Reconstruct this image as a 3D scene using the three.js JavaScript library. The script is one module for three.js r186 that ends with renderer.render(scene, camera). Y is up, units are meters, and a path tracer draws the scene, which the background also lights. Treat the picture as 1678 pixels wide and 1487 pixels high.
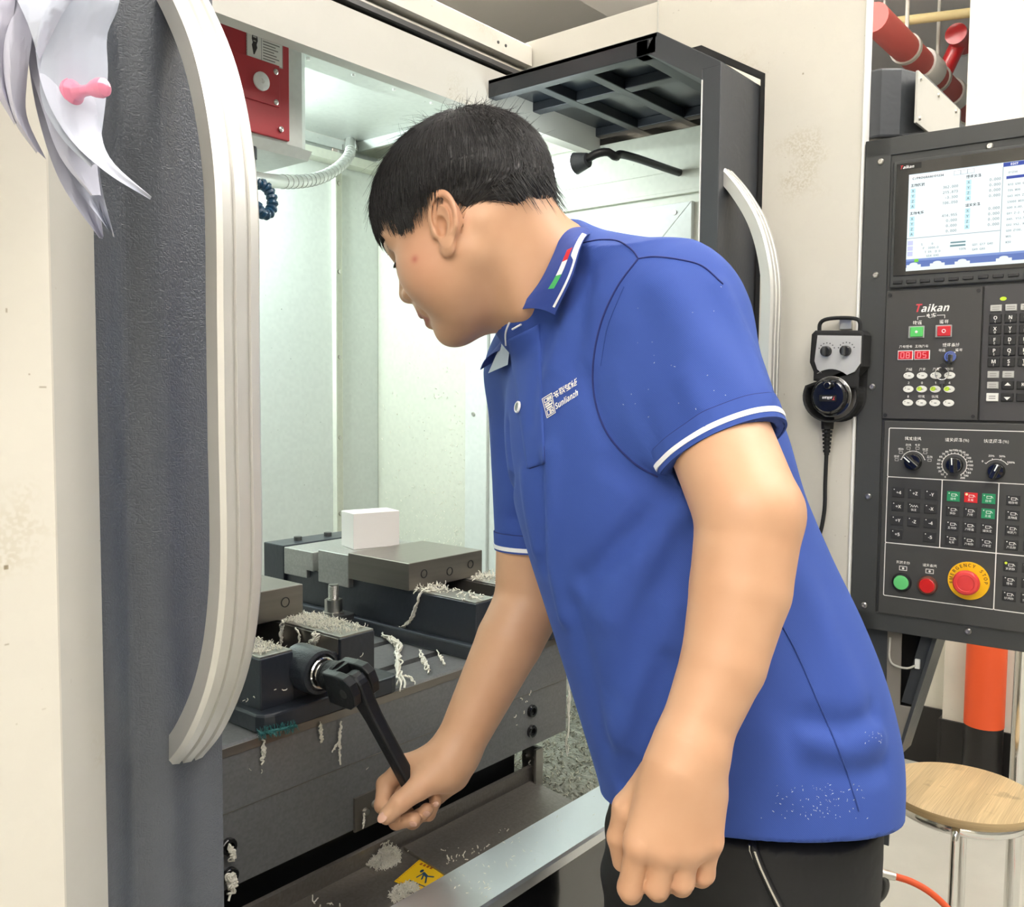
import * as THREE from 'three';
import { RoundedBoxGeometry } from 'three/addons/geometries/RoundedBoxGeometry.js';
import { mergeGeometries, mergeVertices, toCreasedNormals } from 'three/addons/utils/BufferGeometryUtils.js';
import { RectAreaLightUniformsLib } from 'three/addons/lights/RectAreaLightUniformsLib.js';

// ---------------------------------------------------------------- camera, renderer, light
const W = 1678, H = 1487, FOCAL = 1480;
const scene = new THREE.Scene();
const camera = new THREE.PerspectiveCamera(2 * Math.atan(H / 2 / FOCAL) * 180 / Math.PI, W / H, 0.02, 60);
camera.rotation.order = 'YXZ';
camera.rotation.set(-3.7 * Math.PI / 180, -50.25 * Math.PI / 180, 0.45 * Math.PI / 180);
camera.position.set(0, 1.35, 0);
camera.updateMatrixWorld(true);
scene.add(camera);
const renderer = new THREE.WebGLRenderer();
renderer.toneMapping = THREE.LinearToneMapping;
renderer.toneMappingExposure = 1.17;
renderer.shadowMap.enabled = true;
RectAreaLightUniformsLib.init();
scene.background = new THREE.Color(0x000000);
const CEILING_LIGHT = 6.6, UP_LIGHT = 17, WORK_LIGHT = 13, LEFT_WORK_LIGHT = 265;

// ---------------------------------------------------------------- helpers
function rng(seed) { let s = seed >>> 0; return () => { s = (s + 0x6D2B79F5) | 0; let t = Math.imul(s ^ (s >>> 15), 1 | s); t = (t + Math.imul(t ^ (t >>> 7), 61 | t)) ^ t; return ((t ^ (t >>> 14)) >>> 0) / 4294967296; }; }
const V = (x, y, z) => new THREE.Vector3(x, y, z);
const clamp = (x, a, b) => Math.min(b, Math.max(a, x));
const lerp = (a, b, t) => a + (b - a) * t;
const smooth = (a, b, x) => { const t = clamp((x - a) / (b - a), 0, 1); return t * t * (3 - 2 * t); };
const CR = camera.matrixWorld.elements;
function ray(px, py) { const x = (px - W / 2) / FOCAL, y = -(py - H / 2) / FOCAL; return [CR[0] * x + CR[4] * y - CR[8], CR[1] * x + CR[5] * y - CR[9], CR[2] * x + CR[6] * y - CR[10]]; }
function at(px, py, d) { const r = ray(px, py); return [r[0] * d, 1.35 + r[1] * d, r[2] * d]; }    // the place that lies d metres deep behind a point of the photograph
const names = new Map();
function numbered(name) { const n = names.get(name) || 0; names.set(name, n + 1); return n ? name + '_' + String(n).padStart(3, '0') : name; }
function tag(o, label, category, group, kind) { o.userData.label = label; o.userData.category = category; if (group) o.userData.group = group; if (kind) o.userData.kind = kind; return o; }
function thing(name, label, category, base, group) { const g = new THREE.Group(); g.name = numbered(name); g.position.set(...base); scene.add(g); return tag(g, label, category, group); }
function shadows(m) { m.castShadow = m.receiveShadow = true; return m; }
function put(parent, name, geo, mat, label) {          // geometry in world metres becomes a child of a thing or of a part
  for (let p = parent; p && p !== scene; p = p.parent) geo.translate(-p.position.x, -p.position.y, -p.position.z);
  const m = shadows(new THREE.Mesh(geo, mat)); m.name = name; parent.add(m); if (label) m.userData.label = label; return m;
}
function part(parent, name, geo, mat, pos, label) {    // shared geometry placed in the parent's own axes
  const m = shadows(new THREE.Mesh(geo, mat)); m.name = name; if (pos) m.position.set(...pos); parent.add(m); if (label) m.userData.label = label; return m;
}
function solo(name, label, category, geo, mat, group, kind) {   // a thing that is one mesh, its origin at the base of its box
  geo.computeBoundingBox(); const b = geo.boundingBox, o = [(b.min.x + b.max.x) / 2, b.min.y, (b.min.z + b.max.z) / 2];
  geo.translate(-o[0], -o[1], -o[2]); const m = shadows(new THREE.Mesh(geo, mat)); m.name = numbered(name); m.position.set(...o); scene.add(m);
  return tag(m, label, category, group, kind);
}
function structure(name, geo, mat, label) { const m = shadows(new THREE.Mesh(geo, mat)); m.name = name; m.userData.kind = 'structure'; if (label) m.userData.label = label; scene.add(m); return m; }
function uvBox(g, s = 1) {                               // uv in metres from the dominant axis of each face
  if (g.index) g = g.toNonIndexed();
  const p = g.attributes.position, n = g.attributes.normal, uv = new Float32Array(p.count * 2);
  for (let i = 0; i < p.count; i += 3) {
    let a = 0, b = 0, c = 0; for (let k = 0; k < 3; k++) { a += Math.abs(n.getX(i + k)); b += Math.abs(n.getY(i + k)); c += Math.abs(n.getZ(i + k)); }
    for (let k = 0; k < 3; k++) { const x = p.getX(i + k), y = p.getY(i + k), z = p.getZ(i + k); const [u, v] = a >= b && a >= c ? [z, y] : b >= c ? [x, z] : [x, y]; uv[(i + k) * 2] = u * s; uv[(i + k) * 2 + 1] = v * s; }
  }
  g.setAttribute('uv', new THREE.BufferAttribute(uv, 2)); return g;
}
function box(x0, x1, y0, y1, z0, z1, r = 0.002, seg = 1) {
  const g = new RoundedBoxGeometry(Math.abs(x1 - x0), Math.abs(y1 - y0), Math.abs(z1 - z0), seg, Math.min(r, Math.abs(x1 - x0) / 2.05, Math.abs(y1 - y0) / 2.05, Math.abs(z1 - z0) / 2.05));
  g.translate((x0 + x1) / 2, (y0 + y1) / 2, (z0 + z1) / 2); return uvBox(g);
}
const merge = (list) => mergeGeometries(list.map((g) => { const h = g.index ? g.toNonIndexed() : g; for (const k of Object.keys(h.attributes)) if (!['position', 'normal', 'uv'].includes(k)) h.deleteAttribute(k); if (!h.attributes.uv) h.setAttribute('uv', new THREE.BufferAttribute(new Float32Array(h.attributes.position.count * 2), 2)); return h; }));
function prism(points, length, bevel = 0) {              // outline in x, y swept along +z
  const s = new THREE.Shape(points.map((p) => new THREE.Vector2(p[0], p[1])));
  const g = new THREE.ExtrudeGeometry(s, { depth: length - 2 * bevel, bevelEnabled: bevel > 0, bevelThickness: bevel, bevelSize: bevel, bevelOffset: -bevel, bevelSegments: 2, curveSegments: 10 });
  if (bevel) g.translate(0, 0, bevel); return g;
}
const alongX = (pts, x0, x1, bevel = 0) => { const g = prism(pts.map(([z, y]) => [-z, y]), x1 - x0, bevel); g.rotateY(Math.PI / 2); g.translate(x0, 0, 0); return uvBox(g); };     // outline in z, y
const alongY = (pts, y0, y1, bevel = 0) => { const g = prism(pts.map(([x, z]) => [x, -z]), y1 - y0, bevel); g.rotateX(-Math.PI / 2); g.translate(0, y0, 0); return uvBox(g); };   // outline in x, z
const alongZ = (pts, z0, z1, bevel = 0) => { const g = prism(pts, z1 - z0, bevel); g.translate(0, 0, z0); return uvBox(g); };
function cyl(a, b, ra, rb = ra, seg = 20, open = false) { // between two places
  const A = V(...a), B = V(...b), g = new THREE.CylinderGeometry(rb, ra, A.distanceTo(B), seg, 1, open);
  g.applyQuaternion(new THREE.Quaternion().setFromUnitVectors(V(0, 1, 0), B.clone().sub(A).normalize())); g.translate((a[0] + b[0]) / 2, (a[1] + b[1]) / 2, (a[2] + b[2]) / 2); return g;
}
function lathe(profile, a, b, seg = 28) {                // profile of [radius, distance along a to b]
  const A = V(...a), B = V(...b), g = new THREE.LatheGeometry(profile.map(([r, t]) => new THREE.Vector2(r, t)), seg);
  g.applyQuaternion(new THREE.Quaternion().setFromUnitVectors(V(0, 1, 0), B.clone().sub(A).normalize())); g.translate(...a); return toCreasedNormals(g, 0.6);
}
function tube(pts, r, seg = 24, rad = 8, closed = false) { return new THREE.TubeGeometry(new THREE.CatmullRomCurve3(pts.map((p) => V(...p)), closed, 'centripetal'), seg, r, rad, closed); }
function sweep(path, section, side) {                    // a section in (side, out) moved along a path, with flat ends
  const n = path.length, m = section.length, S = V(...side).normalize(), pos = [], uv = [], idx = []; let run = 0;
  for (let i = 0; i < n; i++) {
    const t = V(...path[Math.min(n - 1, i + 1)]).sub(V(...path[Math.max(0, i - 1)])).normalize(), o = new THREE.Vector3().crossVectors(t, S).normalize();
    if (i) run += V(...path[i]).distanceTo(V(...path[i - 1]));
    for (let k = 0; k <= m; k++) { const q = section[k % m]; pos.push(path[i][0] + S.x * q[0] + o.x * q[1], path[i][1] + S.y * q[0] + o.y * q[1], path[i][2] + S.z * q[0] + o.z * q[1]); uv.push(k / m * 0.12, run); }
  }
  for (let i = 0; i < n - 1; i++) for (let k = 0; k < m; k++) { const a = i * (m + 1) + k, b = a + m + 1; idx.push(a, b, a + 1, a + 1, b, b + 1); }
  const c0 = pos.length / 3; for (const i of [0, n - 1]) { const c = pos.length / 3; pos.push(...path[i]); uv.push(0, 0); for (let k = 0; k < m; k++) { const a = i * (m + 1) + k; idx.push(...(i ? [a, c, a + 1] : [a, a + 1, c])); } }
  const g = new THREE.BufferGeometry(); g.setAttribute('position', new THREE.Float32BufferAttribute(pos, 3)); g.setAttribute('uv', new THREE.Float32BufferAttribute(uv, 2)); g.setIndex(idx); g.computeVertexNormals();
  return toCreasedNormals(g, 0.7);
}
const spline = (pts, n) => new THREE.CatmullRomCurve3(pts.map((p) => V(...p)), false, 'centripetal').getSpacedPoints(n).map((p) => [p.x, p.y, p.z]);

// ---------------------------------------------------------------- textures
function tex(w, h, fn, { srgb = false, repeat = 1 } = {}) {
  const d = new Uint8Array(w * h * 4);
  for (let y = 0; y < h; y++) for (let x = 0; x < w; x++) { const c = fn(x / w, y / h, x, y), i = (y * w + x) * 4; if (typeof c === 'number') d[i] = d[i + 1] = d[i + 2] = clamp(c, 0, 1) * 255; else { d[i] = clamp(c[0], 0, 1) * 255; d[i + 1] = clamp(c[1], 0, 1) * 255; d[i + 2] = clamp(c[2], 0, 1) * 255; } d[i + 3] = 255; }
  const t = new THREE.DataTexture(d, w, h); t.wrapS = t.wrapT = THREE.RepeatWrapping; t.magFilter = THREE.LinearFilter; t.minFilter = THREE.LinearMipmapLinearFilter; t.generateMipmaps = true; t.repeat.set(repeat, repeat);
  if (srgb) t.colorSpace = THREE.SRGBColorSpace; t.needsUpdate = true; return t;
}
function noiseGrid(n, seed) { const r = rng(seed), a = new Float32Array(n * n); for (let i = 0; i < n * n; i++) a[i] = r(); return (u, v) => { const x = ((u % 1) + 1) % 1 * n, y = ((v % 1) + 1) % 1 * n, i = Math.floor(x), j = Math.floor(y), fx = x - i, fy = y - j, sx = fx * fx * (3 - 2 * fx), sy = fy * fy * (3 - 2 * fy), g = (p, q) => a[(q % n) * n + (p % n)]; return lerp(lerp(g(i, j), g(i + 1, j), sx), lerp(g(i, j + 1), g(i + 1, j + 1), sx), sy); }; }
function fbm(seed, base, oct) { const f = []; for (let o = 0; o < oct; o++) f.push(noiseGrid(base << o, seed + o)); return (u, v) => { let s = 0, a = 0.5, t = 0; for (const q of f) { s += a * q(u, v); t += a; a *= 0.55; } return s / t; }; }
const N1 = fbm(11, 4, 6), N2 = fbm(29, 8, 6), N3 = fbm(53, 32, 4), Nfine = noiseGrid(256, 77), Nfine2 = noiseGrid(128, 91);
const speckle = (seed, count, size, r0, r1) => { const a = new Float32Array(size * size), r = rng(seed); for (let k = 0; k < count; k++) { const cx = r() * size, cy = r() * size, q = r0 + r() * r() * (r1 - r0), st = 0.4 + 0.6 * r(), el = 0.5 + r(); for (let y = -Math.ceil(q * 2); y <= q * 2; y++) for (let x = -Math.ceil(q * 2); x <= q * 2; x++) { const d = Math.hypot(x * el, y / el); if (d < q) { const i = ((Math.floor(cy + y) + size) % size) * size + (Math.floor(cx + x) + size) % size; a[i] = Math.max(a[i], st); } } } return (x, y) => a[(y % size) * size + (x % size)]; };
const dirt = speckle(5, 300, 1024, 0.5, 1.9), chipSpots = speckle(6, 420, 1024, 0.8, 3.4);
// cream enamel with worn patches and specks of dirt, 1 m to a tile
const creamMap = tex(1024, 1024, (u, v, x, y) => { let worn = smooth(0.56, 0.72, N1(u, v)) * smooth(0.42, 0.6, N2(u + 0.3, v)), d = dirt(x, y) * smooth(0.45, 0.6, N1(u + 0.5, v + 0.2)); worn *= smooth(0.35, 0.6, Nfine(u * 2, v * 2)); const g = 0.985 - 0.012 * N3(u, v); return [g - 0.07 * worn - 0.32 * d, g - 0.085 * worn - 0.36 * d, g - 0.12 * worn - 0.42 * d]; }, { srgb: true });
const innerMap = tex(1024, 1024, (u, v, x, y) => { const d = dirt(y, x) * smooth(0.4, 0.62, N2(u, v)); const s = 0.97 - 0.03 * Nfine2(u, v); const y2 = 0; return [s - 0.3 * d, s - 0.3 * d, s - y2 - 0.33 * d]; }, { srgb: true });
const orangePeel = tex(512, 512, (u, v) => 0.5 * Nfine(u, v) + 0.5 * Nfine2(u, v));
const leather = tex(1024, 1024, (u, v) => { const w = 0.01 * N3(u, v), a = Math.abs(2 * Nfine2(u + w, v - w) - 1), b = Nfine(u, v); return 0.2 + 0.55 * smooth(0.04, 0.5, a) + 0.25 * b; }, { repeat: 4.5 });
const grain = tex(512, 512, (u, v) => { const a = noiseGridGrain(u, v); return a; });
function noiseGridGrain(u, v) { const w = 0.06 * N3(u, v); return smooth(0.25, 0.75, Nfine2(u + w, v) * 0.65 + Nfine(u, v + w) * 0.35); }
const brushedMap = tex(1024, 512, (u, v) => 0.84 + 0.14 * noiseStreak(u, v));
function noiseStreak(u, v) { return Nfine(u * 0.02 + 0.1, v) * 0.55 + Nfine2(u * 0.05, v * 3.1) * 0.3 + N1(u, v) * 0.25; }
const brushedBump = tex(1024, 512, (u, v) => noiseStreak(u, v));
const scratchMap = (() => { const S = 1024, a = new Float32Array(S * S), r = rng(41); for (let k = 0; k < 700; k++) { let x = r() * S, y = r() * S; const th = r() * 6.28, L = 10 + r() * r() * 90, s = 0.2 + 0.8 * r(); for (let t = 0; t < L; t++) { x += Math.cos(th); y += Math.sin(th); const i = ((Math.floor(y) + S) % S) * S + (Math.floor(x) + S) % S; a[i] = Math.max(a[i], s); } } return tex(S, S, (u, v, x, y) => 0.30 + 0.25 * N2(u, v) + 0.25 * a[y * S + x] - 0.06 * Nfine(u, v)); })();
const oilMap = tex(1024, 1024, (u, v, x, y) => { const a = smooth(0.35, 0.75, N1(u, v)), b = N2(u, v); const s = chipSpots(x, y) * smooth(0.5, 0.7, N2(u + 0.4, v)); const g = 0.84 + 0.025 * (Nfine(u * 0.04 + 0.3, v * 1.5) - 0.5) + 0.07 * (Nfine2(u * 3, v * 3) - 0.5) + 0 * (a + b); return [g + 0.3 * s, g - 0.008 + 0.3 * s, g - 0.02 + 0.3 * s]; }, { srgb: true });
const woodMap = tex(1024, 1024, (u, v) => { const strip = Math.floor(v * 12), off = ((strip * 37) % 11) / 11, q = Nfine(u * 0.03 + off, v * 2.2) * 0.6 + Nfine2(u * 0.06 + off, v * 4) * 0.4, tone = 0.9 + 0.1 * (((strip * 53) % 7) / 7), st = smooth(0.62, 0.74, N2(u, v)) * 0.12; const k = tone - 0.2 * q - st; return [k, k * 0.99, k * 0.97]; }, { srgb: true });
const floorMap = tex(1024, 1024, (u, v, x, y) => { const k = 0.93 + 0.08 * (N2(u, v) - 0.5) - 0.4 * dirt(x, y) * smooth(0.5, 0.65, N1(u, v)); return [k, k, k * 0.985]; }, { srgb: true });
const pique = tex(256, 256, (u, v) => { const a = Math.sin(u * 201) * Math.sin(v * 201), b = Math.sin((u + v) * 100.5); return 0.5 + 0.35 * a + 0.15 * b; });
const skinBump = tex(512, 512, (u, v) => 0.6 * Nfine(u, v) + 0.4 * Nfine2(u, v));

// ---------------------------------------------------------------- materials
const std = (o) => new THREE.MeshStandardMaterial(o), phy = (o) => new THREE.MeshPhysicalMaterial(o);
const C = (r, g, b) => new THREE.Color().setRGB(r, g, b);
const M = {
  cream: std({ color: C(0.71, 0.675, 0.59), map: creamMap, roughness: 0.42, bumpMap: orangePeel, bumpScale: 0.00012 }),
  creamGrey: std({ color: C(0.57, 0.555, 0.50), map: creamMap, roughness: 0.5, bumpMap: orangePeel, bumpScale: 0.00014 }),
  inner: std({ color: C(0.74, 0.77, 0.72), map: innerMap, roughness: 0.3, bumpMap: orangePeel, bumpScale: 0.0001 }),
  innerCream: std({ color: C(0.72, 0.73, 0.62), map: innerMap, roughness: 0.38 }),
  charcoal: phy({ color: C(0.080, 0.089, 0.106), roughness: 0.42, bumpMap: leather, bumpScale: 0.0004, clearcoat: 0.25, clearcoatRoughness: 0.35 }),
  charcoalFlat: std({ color: C(0.046, 0.050, 0.056), roughness: 0.4, bumpMap: grain, bumpScale: 0.00015 }),
  roofDark: std({ color: C(0.020, 0.023, 0.028), roughness: 0.38 }),
  charcoalGloss: phy({ color: C(0.008, 0.011, 0.015), roughness: 0.28, clearcoat: 0.5, clearcoatRoughness: 0.2 }),
  panelGrey: std({ color: C(0.045, 0.047, 0.046), roughness: 0.5, bumpMap: grain, bumpScale: 0.0001 }),
  panelFace: std({ color: C(0.040, 0.040, 0.037), roughness: 0.55 }),
  panelFaceBrown: std({ color: C(0.055, 0.050, 0.048), roughness: 0.5 }),
  black: std({ color: C(0.012, 0.012, 0.013), roughness: 0.45 }),
  rubber: std({ color: C(0.010, 0.010, 0.010), roughness: 0.75 }),
  gloss: phy({ color: C(0.006, 0.006, 0.007), roughness: 0.12, clearcoat: 0.8, clearcoatRoughness: 0.05 }),
  handle: std({ color: C(0.66, 0.65, 0.62), metalness: 0.8, roughness: 0.45, roughnessMap: null, bumpMap: brushedBump, bumpScale: 0.00006 }),
  stainless: std({ color: C(0.60, 0.585, 0.56), metalness: 1, roughness: 0.36, map: brushedMap, bumpMap: brushedBump, bumpScale: 0.00008 }),
  stainlessOily: std({ color: C(0.42, 0.39, 0.36), metalness: 0.7, roughness: 0.33, map: oilMap, bumpMap: brushedBump, bumpScale: 0.0001 }),
  sill: std({ color: C(0.74, 0.77, 0.79), metalness: 0.9, roughness: 1, roughnessMap: scratchMap, bumpMap: scratchMap, bumpScale: 0.0001 }),
  tableSteel: std({ color: C(0.34, 0.35, 0.365), metalness: 0.35, roughness: 0.33, map: oilMap, bumpMap: brushedBump, bumpScale: 0.00003 }),
  jawSteel: std({ color: C(0.27, 0.245, 0.215), metalness: 0.7, roughness: 0.3, map: brushedMap, bumpMap: brushedBump, bumpScale: 0.00008 }),
  softJaw: std({ color: C(0.66, 0.67, 0.66), metalness: 0.75, roughness: 0.45, map: oilMap, bumpMap: brushedBump, bumpScale: 0.00005 }),
  viseBody: phy({ color: C(0.024, 0.029, 0.040), roughness: 0.36, clearcoat: 0.3, clearcoatRoughness: 0.3, bumpMap: grain, bumpScale: 0.0002 }),
  groundTop: std({ color: C(0.62, 0.61, 0.58), metalness: 0.85, roughness: 0.35, map: oilMap }),
  steelDark: std({ color: C(0.10, 0.10, 0.10), metalness: 0.7, roughness: 0.4 }),
  tool: std({ color: C(0.018, 0.019, 0.021), metalness: 0.3, roughness: 0.38, bumpMap: grain, bumpScale: 0.0003 }),
  chrome: std({ color: C(0.78, 0.77, 0.75), metalness: 1, roughness: 0.14 }),
  bolt: std({ color: C(0.62, 0.60, 0.56), metalness: 1, roughness: 0.3 }),
  white: std({ color: C(0.85, 0.84, 0.81), roughness: 0.5 }),
  plastic: phy({ color: C(0.90, 0.86, 0.82), roughness: 0.5, sheen: 0.2 }),
  chip: std({ color: C(0.92, 0.88, 0.77), roughness: 0.6, side: THREE.DoubleSide }),
  paper: std({ color: C(0.72, 0.73, 0.78), roughness: 0.75, side: THREE.DoubleSide }),
  pink: phy({ color: C(0.80, 0.25, 0.38), roughness: 0.3, clearcoat: 0.5 }),
  red: std({ color: C(0.44, 0.035, 0.045), roughness: 0.38, bumpMap: orangePeel, bumpScale: 0.0001 }),
  teal: phy({ color: C(0.004, 0.045, 0.10), roughness: 0.3, clearcoat: 0.3 }),
  orange: std({ color: C(0.78, 0.095, 0.02), roughness: 0.5 }),
  pipeRed: std({ color: C(0.55, 0.10, 0.085), roughness: 0.5 }),
  yellow: std({ color: C(0.80, 0.66, 0.34), roughness: 0.5 }),
  wall: std({ color: C(0.80, 0.765, 0.68), roughness: 0.8, map: floorMap }),
  wallFar: std({ color: C(0.27, 0.265, 0.25), roughness: 0.8, map: floorMap }),
  wallBlue: std({ color: C(0.70, 0.72, 0.74), roughness: 0.8 }),
  ceiling: std({ color: C(0.86, 0.84, 0.82), roughness: 0.85 }),
  floor: std({ color: C(0.55, 0.545, 0.50), roughness: 0.45, map: floorMap }),
  skirting: std({ color: C(0.012, 0.010, 0.010), roughness: 0.35, map: floorMap }),
  wood: std({ color: C(0.74, 0.55, 0.30), roughness: 0.45, map: woodMap }),
  keyBlack: std({ color: C(0.020, 0.020, 0.021), roughness: 0.4 }),
  keyGrey: std({ color: C(0.36, 0.36, 0.35), roughness: 0.5 }),
  keyWhite: std({ color: C(0.78, 0.77, 0.74), roughness: 0.45 }),
  green: phy({ color: C(0.10, 0.55, 0.12), roughness: 0.3, clearcoat: 0.4 }),
  greenKey: std({ color: C(0.02, 0.27, 0.13), roughness: 0.4 }),
  redKey: phy({ color: C(0.62, 0.02, 0.025), roughness: 0.3, clearcoat: 0.4 }),
  estop: phy({ color: C(0.72, 0.055, 0.05), roughness: 0.36, clearcoat: 0.2 }),
  estopYellow: std({ color: C(0.85, 0.60, 0.02), roughness: 0.5 }),
};
for (const m of Object.values(M)) if (m.roughnessMap === null) delete m.roughnessMap;
// ---------------------------------------------------------------- the room
const ROOM = { x0: -2.6, x1: 6.0, z0: -4.6, z1: 3.0, top: 3.4 };
structure('floor', box(ROOM.x0 - 0.2, ROOM.x1 + 0.2, -0.2, 0, ROOM.z0 - 0.2, ROOM.z1 + 0.2, 0.001), M.floor, 'pale grey workshop floor');
structure('ceiling', box(ROOM.x0 - 0.2, ROOM.x1 + 0.2, ROOM.top, ROOM.top + 0.2, ROOM.z0 - 0.2, ROOM.z1 + 0.2, 0.001), M.ceiling);
structure('wall_back', box(ROOM.x0 - 0.2, ROOM.x1 + 0.2, 0, ROOM.top, ROOM.z0 - 0.2, ROOM.z0, 0.001), M.wall);
structure('wall_front', box(ROOM.x0 - 0.2, ROOM.x1 + 0.2, 0, ROOM.top, ROOM.z1, ROOM.z1 + 0.2, 0.001), M.wallFar);
structure('wall_left', box(ROOM.x0 - 0.2, ROOM.x0, 0, ROOM.top, ROOM.z0, ROOM.z1, 0.001), M.wall);
structure('wall_right', box(ROOM.x1, ROOM.x1 + 0.2, 0, ROOM.top, ROOM.z0, ROOM.z1, 0.001), M.wallBlue);
structure('wall_low', box(3.5, 3.7, 0, 2.3, ROOM.z0, -0.83, 0.002), M.wall, 'low cream partition wall');
structure('wall_pillar', box(3.4, 4.1, 0, ROOM.top, -0.83, 1.2, 0.004), M.wall, 'square cream pillar');
structure('baseboard_right', merge([box(3.49, 3.5, 0, 0.215, ROOM.z0, -0.84, 0.001), box(3.39, 3.4, 0, 0.215, -0.83, 1.2, 0.001), box(3.39, 3.5, 0, 0.215, -0.84, -0.83, 0.001)]), M.skirting, 'glossy black painted skirting');
for (const [z, h] of [[-2.3, 0.28], [0.4, 0.28]]) structure('trim_' + (z < 0 ? 1 : 2), box(2.0, ROOM.x1, ROOM.top - h, ROOM.top, z - 0.15, z + 0.15, 0.004), M.ceiling, 'concrete ceiling beam');

// ceiling lights: glowing panels with an area light of the same size just below each
function ceilingLight(x, z, w, d, power, label) {
  const y = ROOM.top - 0.45, g = thing('ceiling_light', label, 'light', [x, y, z], 'hanging light panels');
  part(g, 'frame', new RoundedBoxGeometry(w + 0.06, 0.06, d + 0.06, 1, 0.006), M.white, [0, 0.03, 0]);
  const glow = std({ color: 0xffffff, emissive: C(1, 0.98, 0.95), emissiveIntensity: 2.2 });
  part(g, 'diffuser', new THREE.BoxGeometry(w, 0.004, d), glow, [0, -0.002, 0]); part(g, 'diffuser', new THREE.BoxGeometry(w, 0.004, d), glow, [0, 0.062, 0]);
  for (const s of [-1, 1]) part(g, 'hanger_rod', new THREE.CylinderGeometry(0.006, 0.006, 0.39, 8), M.bolt, [s * (w / 2 + 0.015), 0.255, 0]);
  for (const up of [0, 1]) { const l = new THREE.RectAreaLight(new THREE.Color(1.0, 0.975, 0.94), up ? UP_LIGHT * power / CEILING_LIGHT : power, w, d); l.position.set(x, y + (up ? 0.075 : -0.012), z); l.lookAt(x, up ? 9 : 0, z); l.castShadow = true; scene.add(l); }
}
for (const [x, z, k, words] of [[-1.8, 0.1, 1.65, 'to the left of the aisle'], [-1.8, 1.5, 0.7, 'at the left wall of the aisle'], [0.5, 1.6, 0.3, 'behind the photographer'], [1.3, 0.4, 1, 'above the aisle beside the photographer'], [3.0, 1.6, 1, 'at the right of the aisle'], [2.5, -1.5, 1.15, 'over the right end of the machine'], [0.4, -3.4, 1, 'behind the machine']]) ceilingLight(x, z, 1.5, 0.5, CEILING_LIGHT * k, 'hanging two sided light panel ' + words);

// overhead services behind the machine
{
  const a = [3.55, 2.78, -1.2], b = [5.95, 2.78, -1.2];
  const p = thing('fire_pipe', 'red overhead pipe with white couplings running away under the ceiling', 'pipe', [4.7, 2.72, -1.2]);
  put(p, 'pipe_run', cyl(a, b, 0.055), M.pipeRed);
  for (const [x, w] of [[4.15, 0.16], [4.62, 0.1], [5.15, 0.08]]) put(p, 'coupling', lathe([[0, 0], [0.064, 0], [0.068, 0.01], [0.068, w - 0.01], [0.064, w], [0, w]], [x, 2.78, -1.2], [x + 1, 2.78, -1.2]), M.white, 'white pipe coupling');
  put(p, 'valve', merge([cyl([4.45, 2.78, -1.2], [4.45, 2.95, -1.12], 0.035), cyl([4.37, 2.95, -1.12], [4.53, 2.95, -1.12], 0.045)]), M.redKey, 'bright red valve');
  for (const x of [3.95, 4.4, 5.0]) put(p, 'hanger_rod', merge([cyl([x, 2.83, -1.2], [x, ROOM.top, -1.2], 0.008), cyl([x - 0.012, 2.78, -1.2], [x + 0.012, 2.78, -1.2], 0.062)]), M.creamGrey);
  const q = thing('overhead_conduit', 'thin yellow conduit crossing just under the ceiling', 'conduit', [4.28, 2.98, -1.1]);
  put(q, 'conduit_run', cyl([4.14, 3.0, -1.5], [4.62, 3.0, -0.2], 0.02), M.yellow);
  for (const t of [0.1, 0.8]) put(q, 'hanger_rod', cyl([4.14 + 0.48 * t, 3.0, -1.5 + 1.3 * t], [4.14 + 0.48 * t, ROOM.top, -1.5 + 1.3 * t], 0.006), M.creamGrey);
  const o = thing('orange_post', 'orange painted pipe with a black foot standing by the pillar', 'pipe', [3.325, 0, -0.68]);
  put(o, 'post_tube', cyl([3.325, 0.25, -0.68], [3.325, 2.2, -0.68], 0.062, 0.062, 28), M.orange);
  put(o, 'post_foot', cyl([3.325, 0, -0.68], [3.325, 0.25, -0.68], 0.0605, 0.0605, 28), M.skirting, 'black foot of the pipe');
  put(o, 'pipe_clip', merge([box(3.33, 3.4, 1.9, 1.93, -0.7, -0.66, 0.002)]), M.bolt);
}

// ---------------------------------------------------------------- the machining centre
const mc = thing('machining_centre', 'large cream and charcoal machining centre with its doors open and a lit working chamber', 'machine', [0.9, 0, -1.4]);
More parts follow.
